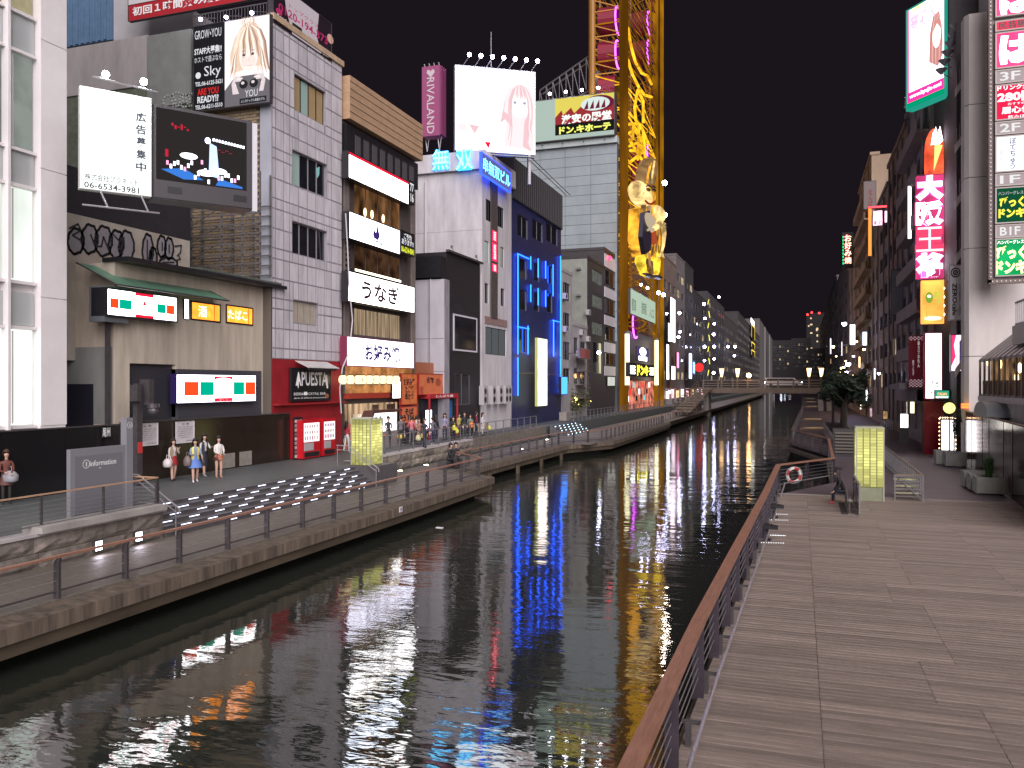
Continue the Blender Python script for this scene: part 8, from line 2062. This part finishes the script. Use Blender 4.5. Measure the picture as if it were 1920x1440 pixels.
# woman at the frame edge
p = at(12, 945); person(p, 60, 'woman in a rust brown top holding a grey bag at the frame edge', 1.62, (.12, .035, .025), (.02, .015, .015), ((.10, .04, .03), .42, .20), 'short', armL=(10, 70), armR=(10, 60), haircol=(.06, .025, .012))
hand_bag(p, 60, 0.4, (.30, .29, .32), 'large grey handbag held by the woman in rust brown', .68, w_=.5, h_=.36)
p = at(325, 902); person(p, 70, 'woman in a tan jacket and dark red skirt with a white bag', 1.58, (.50, .46, .44), SKL, ((.27, .012, .018), .36, .19), 'long', armL=(8, 20), armR=(25, 115), jacket=((.23, .15, .09), .04), group=g4, stride=.08)
hand_bag(p, 70, -1.1, (.55, .50, .50), 'round white handbag of the woman in the red skirt', .55, w_=.36, h_=.34)
p = at(366, 904); person(p, 50, 'woman in a yellow cardigan and blue flared skirt with white shoes', 1.60, (.20, .24, .32), SKL, ((.10, .19, .50), .46, .27), 'long', shoe=(.7, .68, .7), armL=(20, 75), armR=(20, 75), jacket=((.62, .56, .16), .12), group=g4, stride=.12)
hand_bag(p, 50, -1.2, (.16, .12, .12), 'brown shoulder bag beside the blue skirt', .62, w_=.3, h_=.4)
p = at(383, 893); person(p, 75, 'woman in a black dress with white sleeves behind the yellow cardigan', 1.66, (.55, .53, .52), SKL, ((.012, .012, .02), .60, .22), 'long', shoe=(.3, .3, .3), armL=(5, 10), armR=(30, 80), jacket=((.015, .015, .025), .1), group=g4, stride=.14)
p = at(410, 896); person(p, 60, 'woman in a loose white sweater and coral shorts', 1.60, (.60, .57, .54), SKL, ((.50, .17, .10), .27, .21), 'long', shoe=(.45, .25, .17), armL=(15, 55), armR=(15, 60), jacket=((.62, .59, .55), .03), group=g4)
hand_bag(p, 60, -.5, (.08, .02, .02), 'dark red purse of the woman in the white sweater', .72, w_=.2, h_=.14)
# crowd in front of the takeaway shop
crowd = [
 (650, 846, 170, 'woman in red top and white trousers half hidden by the glowing box', 1.6, (.42, .03, .05), (.6, .58, .58), None, 'long', (.5, .5, .5), .1, (5, 20), (10, 30)),
 (728, 838, 30, 'man in a black jacket looking down beside the glowing box', 1.75, BLACK, (.03, .03, .04), None, 'short', BLACK, .05, (20, 60), (20, 70)),
 (752, 836, 200, 'tall man in a grey vest with dark trousers seen from behind', 1.78, (.10, .09, .10), BLACK, None, 'short', (.3, .25, .22), .1, (5, 5), (5, 10)),
 (772, 834, 190, 'man in a pink shirt leaning to the shop counter', 1.70, (.45, .12, .14), (.10, .09, .10), None, 'short', BLACK, .08, (10, 20), (20, 60)),
 (786, 834, 20, 'woman in a brown patterned top carrying a yellow bag', 1.58, (.25, .12, .08), (.06, .05, .07), None, 'long', BLACK, .06, (20, 60), (10, 20)),
 (796, 840, 60, 'person in a dark navy coat walking past the bright menu screen', 1.68, NAVYC, (.02, .025, .05), None, 'short', BLACK, .22, (-10, 10), (15, 20)),
 (811, 834, 210, 'person in a grey hoodie walking with a yellow bag', 1.66, (.10, .09, .12), (.03, .04, .09), None, 'short', (.5, .5, .5), .2, (10, 15), (-10, 10)),
 (850, 829, 30, 'woman in black holding a yellow bag with both hands', 1.60, BLACK, BLACK, None, 'long', (.6, .6, .6), .1, (20, 60), (20, 60)),
 (871, 822, 40, 'tall man in a black jacket and white shirt beyond the shop annex', 1.76, BLACK, (.05, .05, .06), None, 'short', (.5, .48, .46), .1, (5, 10), (5, 10)),
 (882, 822, 20, 'woman in a green grey coat carrying an orange bag', 1.60, (.12, .15, .11), BLACK, None, 'long', (.5, .48, .46), .08, (15, 60), (10, 40)),
 (893, 817, 120, 'person in a wine red top in the group by the neon building', 1.68, (.20, .02, .05), BLACK, None, 'short', BLACK, .05, (5, 10), (5, 10)),
 (905, 817, 80, 'woman in white with a yellow bag at the end of the group', 1.60, (.45, .42, .45), (.35, .33, .35), ((.45, .42, .45), .5, .2), 'long', BLACK, .05, (5, 10), (5, 10)),
 (1000, 790, 30, 'distant person in dark clothes walking by the tall peach sign', 1.68, BLACK, BLACK, None, 'short', BLACK, .1, (5, 10), (5, 10)),
 (1035, 785, 60, 'dark distant person sitting out by the red counter', 1.65, (.03, .02, .025), BLACK, None, 'short', BLACK, .05, (20, 60), (5, 10)),
 (1142, 765, 20, 'pale dressed distant person by the small dark doorway', 1.62, (.4, .38, .38), (.3, .28, .3), None, 'long', BLACK, .05, (5, 10), (5, 10)),
 (1158, 766, 60, 'distant person in white beside the striped building', 1.66, (.5, .48, .5), BLACK, None, 'short', BLACK, .1, (5, 10), (5, 10)),
 (1188, 762, 40, 'white shirted distant person at the store entrance', 1.68, (.6, .58, .6), BLACK, None, 'short', BLACK, .1, (5, 10), (15, 40)),
 (1203, 760, 340, 'distant person in pale clothes between entrance light columns', 1.66, (.5, .45, .5), (.1, .1, .14), None, 'short', BLACK, .1, (5, 10), (15, 40)),
 (1215, 758, 20, 'dark dressed distant person at the far light column', 1.70, BLACK, BLACK, None, 'short', BLACK, .1, (5, 10), (5, 10)),
]
for i, (px, py, c_, lab) in enumerate(((1228, 757, (.3, .05, .05), 'person in a dark red top by the nearer dark bush'), (1246, 752, BLACK, 'person in black between the two dark bushes'), (1262, 748, (.5, .48, .5), 'person in white beyond the farther dark bush'), (1274, 746, (.05, .08, .2), 'person in blue by the first lit stalls'), (1286, 744, BLACK, 'person in black by the middle lit stalls'), (1298, 742, (.4, .3, .2), 'person in tan near the bridge ramp'), (1306, 741, (.5, .1, .1), 'person in red near the bridge ramp'), (1174, 764, (.25, .2, .2), 'person in brown by the entrance light column'), (1110, 776, BLACK, 'person in black leaning by the dark fronted building'))):
    crowd.append((px, py, 40 * i, lab, 1.6 + .03 * (i % 4), c_, BLACK, None, 'short' if i % 2 else 'long', BLACK, .12, (5, 20), (10, 40)))
for px, py, c_, rz_, lab in ((738, 833, (.3, .25, .28), 200, 'person in mauve at the takeaway counter hood'), (764, 830, (.35, .10, .08), 170, 'person in rust red queueing at the shop front'), (781, 828, (.5, .45, .42), 190, 'person in a cream top by the orange udon panel'), (818, 829, BLACK, 150, 'person in black near the blue curtain strips'), (834, 826, (.22, .2, .3), 30, 'person in slate blue passing the red canopy post'), (861, 820, (.4, .36, .1), 60, 'person in mustard beside the black building door')):
    crowd.append((px, py, rz_, lab, 1.58 + (px % 5) * .04, c_, (.03, .03, .045), None, 'short' if px % 2 else 'long', BLACK, .1, (5, 20), (15, 45)))
gs = 'passers by on the west promenade'
for c in crowd:
    p = at(c[0], c[1]); c = list(c)
    person(p, c[2], c[3], c[4], c[5], c[6], c[7], c[8], c[9], True, c[10], c[11], c[12], group=gs)
for px, py, rz, sd, col, lab in ((650, 846, 170, 1, (.62, .60, .06), 'yellow plastic bag of the woman in red'), (742, 836, 200, -1, (.60, .45, .08), 'yellow bag carried beside the tall man in the vest'), (762, 834, 190, 1, (.5, .45, .4), 'pale plastic bag near the pink shirt'), (786, 834, 20, 1, (.55, .42, .05), 'golden yellow bag held at the waist'), (790, 839, 60, -1, (.62, .6, .35), 'cream plastic bag hanging low by the navy coat'), (805, 833, 210, 1, (.5, .5, .1), 'yellow bag of the person in the hoodie'), (850, 829, 30, .2, (.62, .58, .05), 'bright yellow bag held by the woman in black'), (862, 824, 40, -1, (.58, .58, .08), 'yellow bag carried by the man in black jacket'), (882, 822, 20, .3, (.85, .22, .03), 'orange bag of the woman in the green coat'), (912, 817, 80, 1, (.6, .58, .08), 'yellow bag at the end of the group')):
    p = at(px, py); hand_bag(p, rz, sd, col, lab, .42 if abs(sd) > .5 else .75)
# two seated men on the lower boardwalk
BC = Fr(-17.9, 41.2, LOW, 90).make('stone_bench', 'low dark bench on the boardwalk under the two seated men', 'bench')
MB().box(-.4, 0, .0, 1.9, .5, .42).build('seat', mat('bench_dark', (.05, .045, .045), .6), BC)
for i, (y, lab) in enumerate(((41.5, 'seated man in a black suit, nearer the railing corner'), (42.35, 'seated man in a black suit bending over his phone, farther from the corner'))):
    person((-18.05, y, LOW), 80 - i * 40, lab, 1.74, BLACK, BLACK, None, 'short', BLACK, True, 0, (30, 70), (30, 60), sit=True, lean=.12 + .05 * i, group='two seated men in suits')
# seated figure on the east boardwalk
person((1.62, 34.3, LOW), -80, 'dark clothed person with long hair hunched on the perch by the glass screen', 1.62, (.012, .012, .016), (.018, .018, .035), None, 'long', (.45, .08, .07), True, 0, (10, 30), (12, 34), sit=True, lean=.24, heads=.04)
p = gnd(1606, 842, LOW); person((3.75, 59.2, LOW + .0), 10, 'person in black standing by the planter wall behind the glowing box', 1.72, BLACK, BLACK, None, 'short', BLACK, True, .03, (5, 10), (5, 10))
for px, lab in ((1626, 'shadowy person walking along the east row, nearer the trees'), (1635, 'shadowy person walking along the east row, nearer the shops')):
    p = gnd(px, 782, LOW); person(p, 0, lab, 1.72, BLACK, BLACK, None, 'short', BLACK, True, .15, (5, 10), (5, 10))
# turn every skinned skeleton into one plain body mesh
bpy.context.view_layer.update()
dg = bpy.context.evaluated_depsgraph_get()
news = []
for o, V, E, T, ms in PEND:
    me = bpy.data.meshes.new_from_object(o.evaluated_get(dg), depsgraph=dg); news.append(me)
for (o, V, E, T, ms), me in zip(PEND, news):
    o.modifiers.clear(); o.data = me
    me.materials.clear()
    for m in ms: me.materials.append(m)
    VV = [Vector(v) for v in V]; idx = {'top': 0, 'leg': 1, 'skin': 2, 'shoe': 3}
    segs = [(VV[a], VV[b], idx[T[b]]) for a, b in E]
    mi = []
    for pl in me.polygons:
        c = pl.center; best = min(segs, key=lambda s: seg_near(c, s[0], s[1])); mi.append(best[2])
    me.polygons.foreach_set('material_index', mi); me.polygons.foreach_set('use_smooth', [True] * len(mi)); me.update()
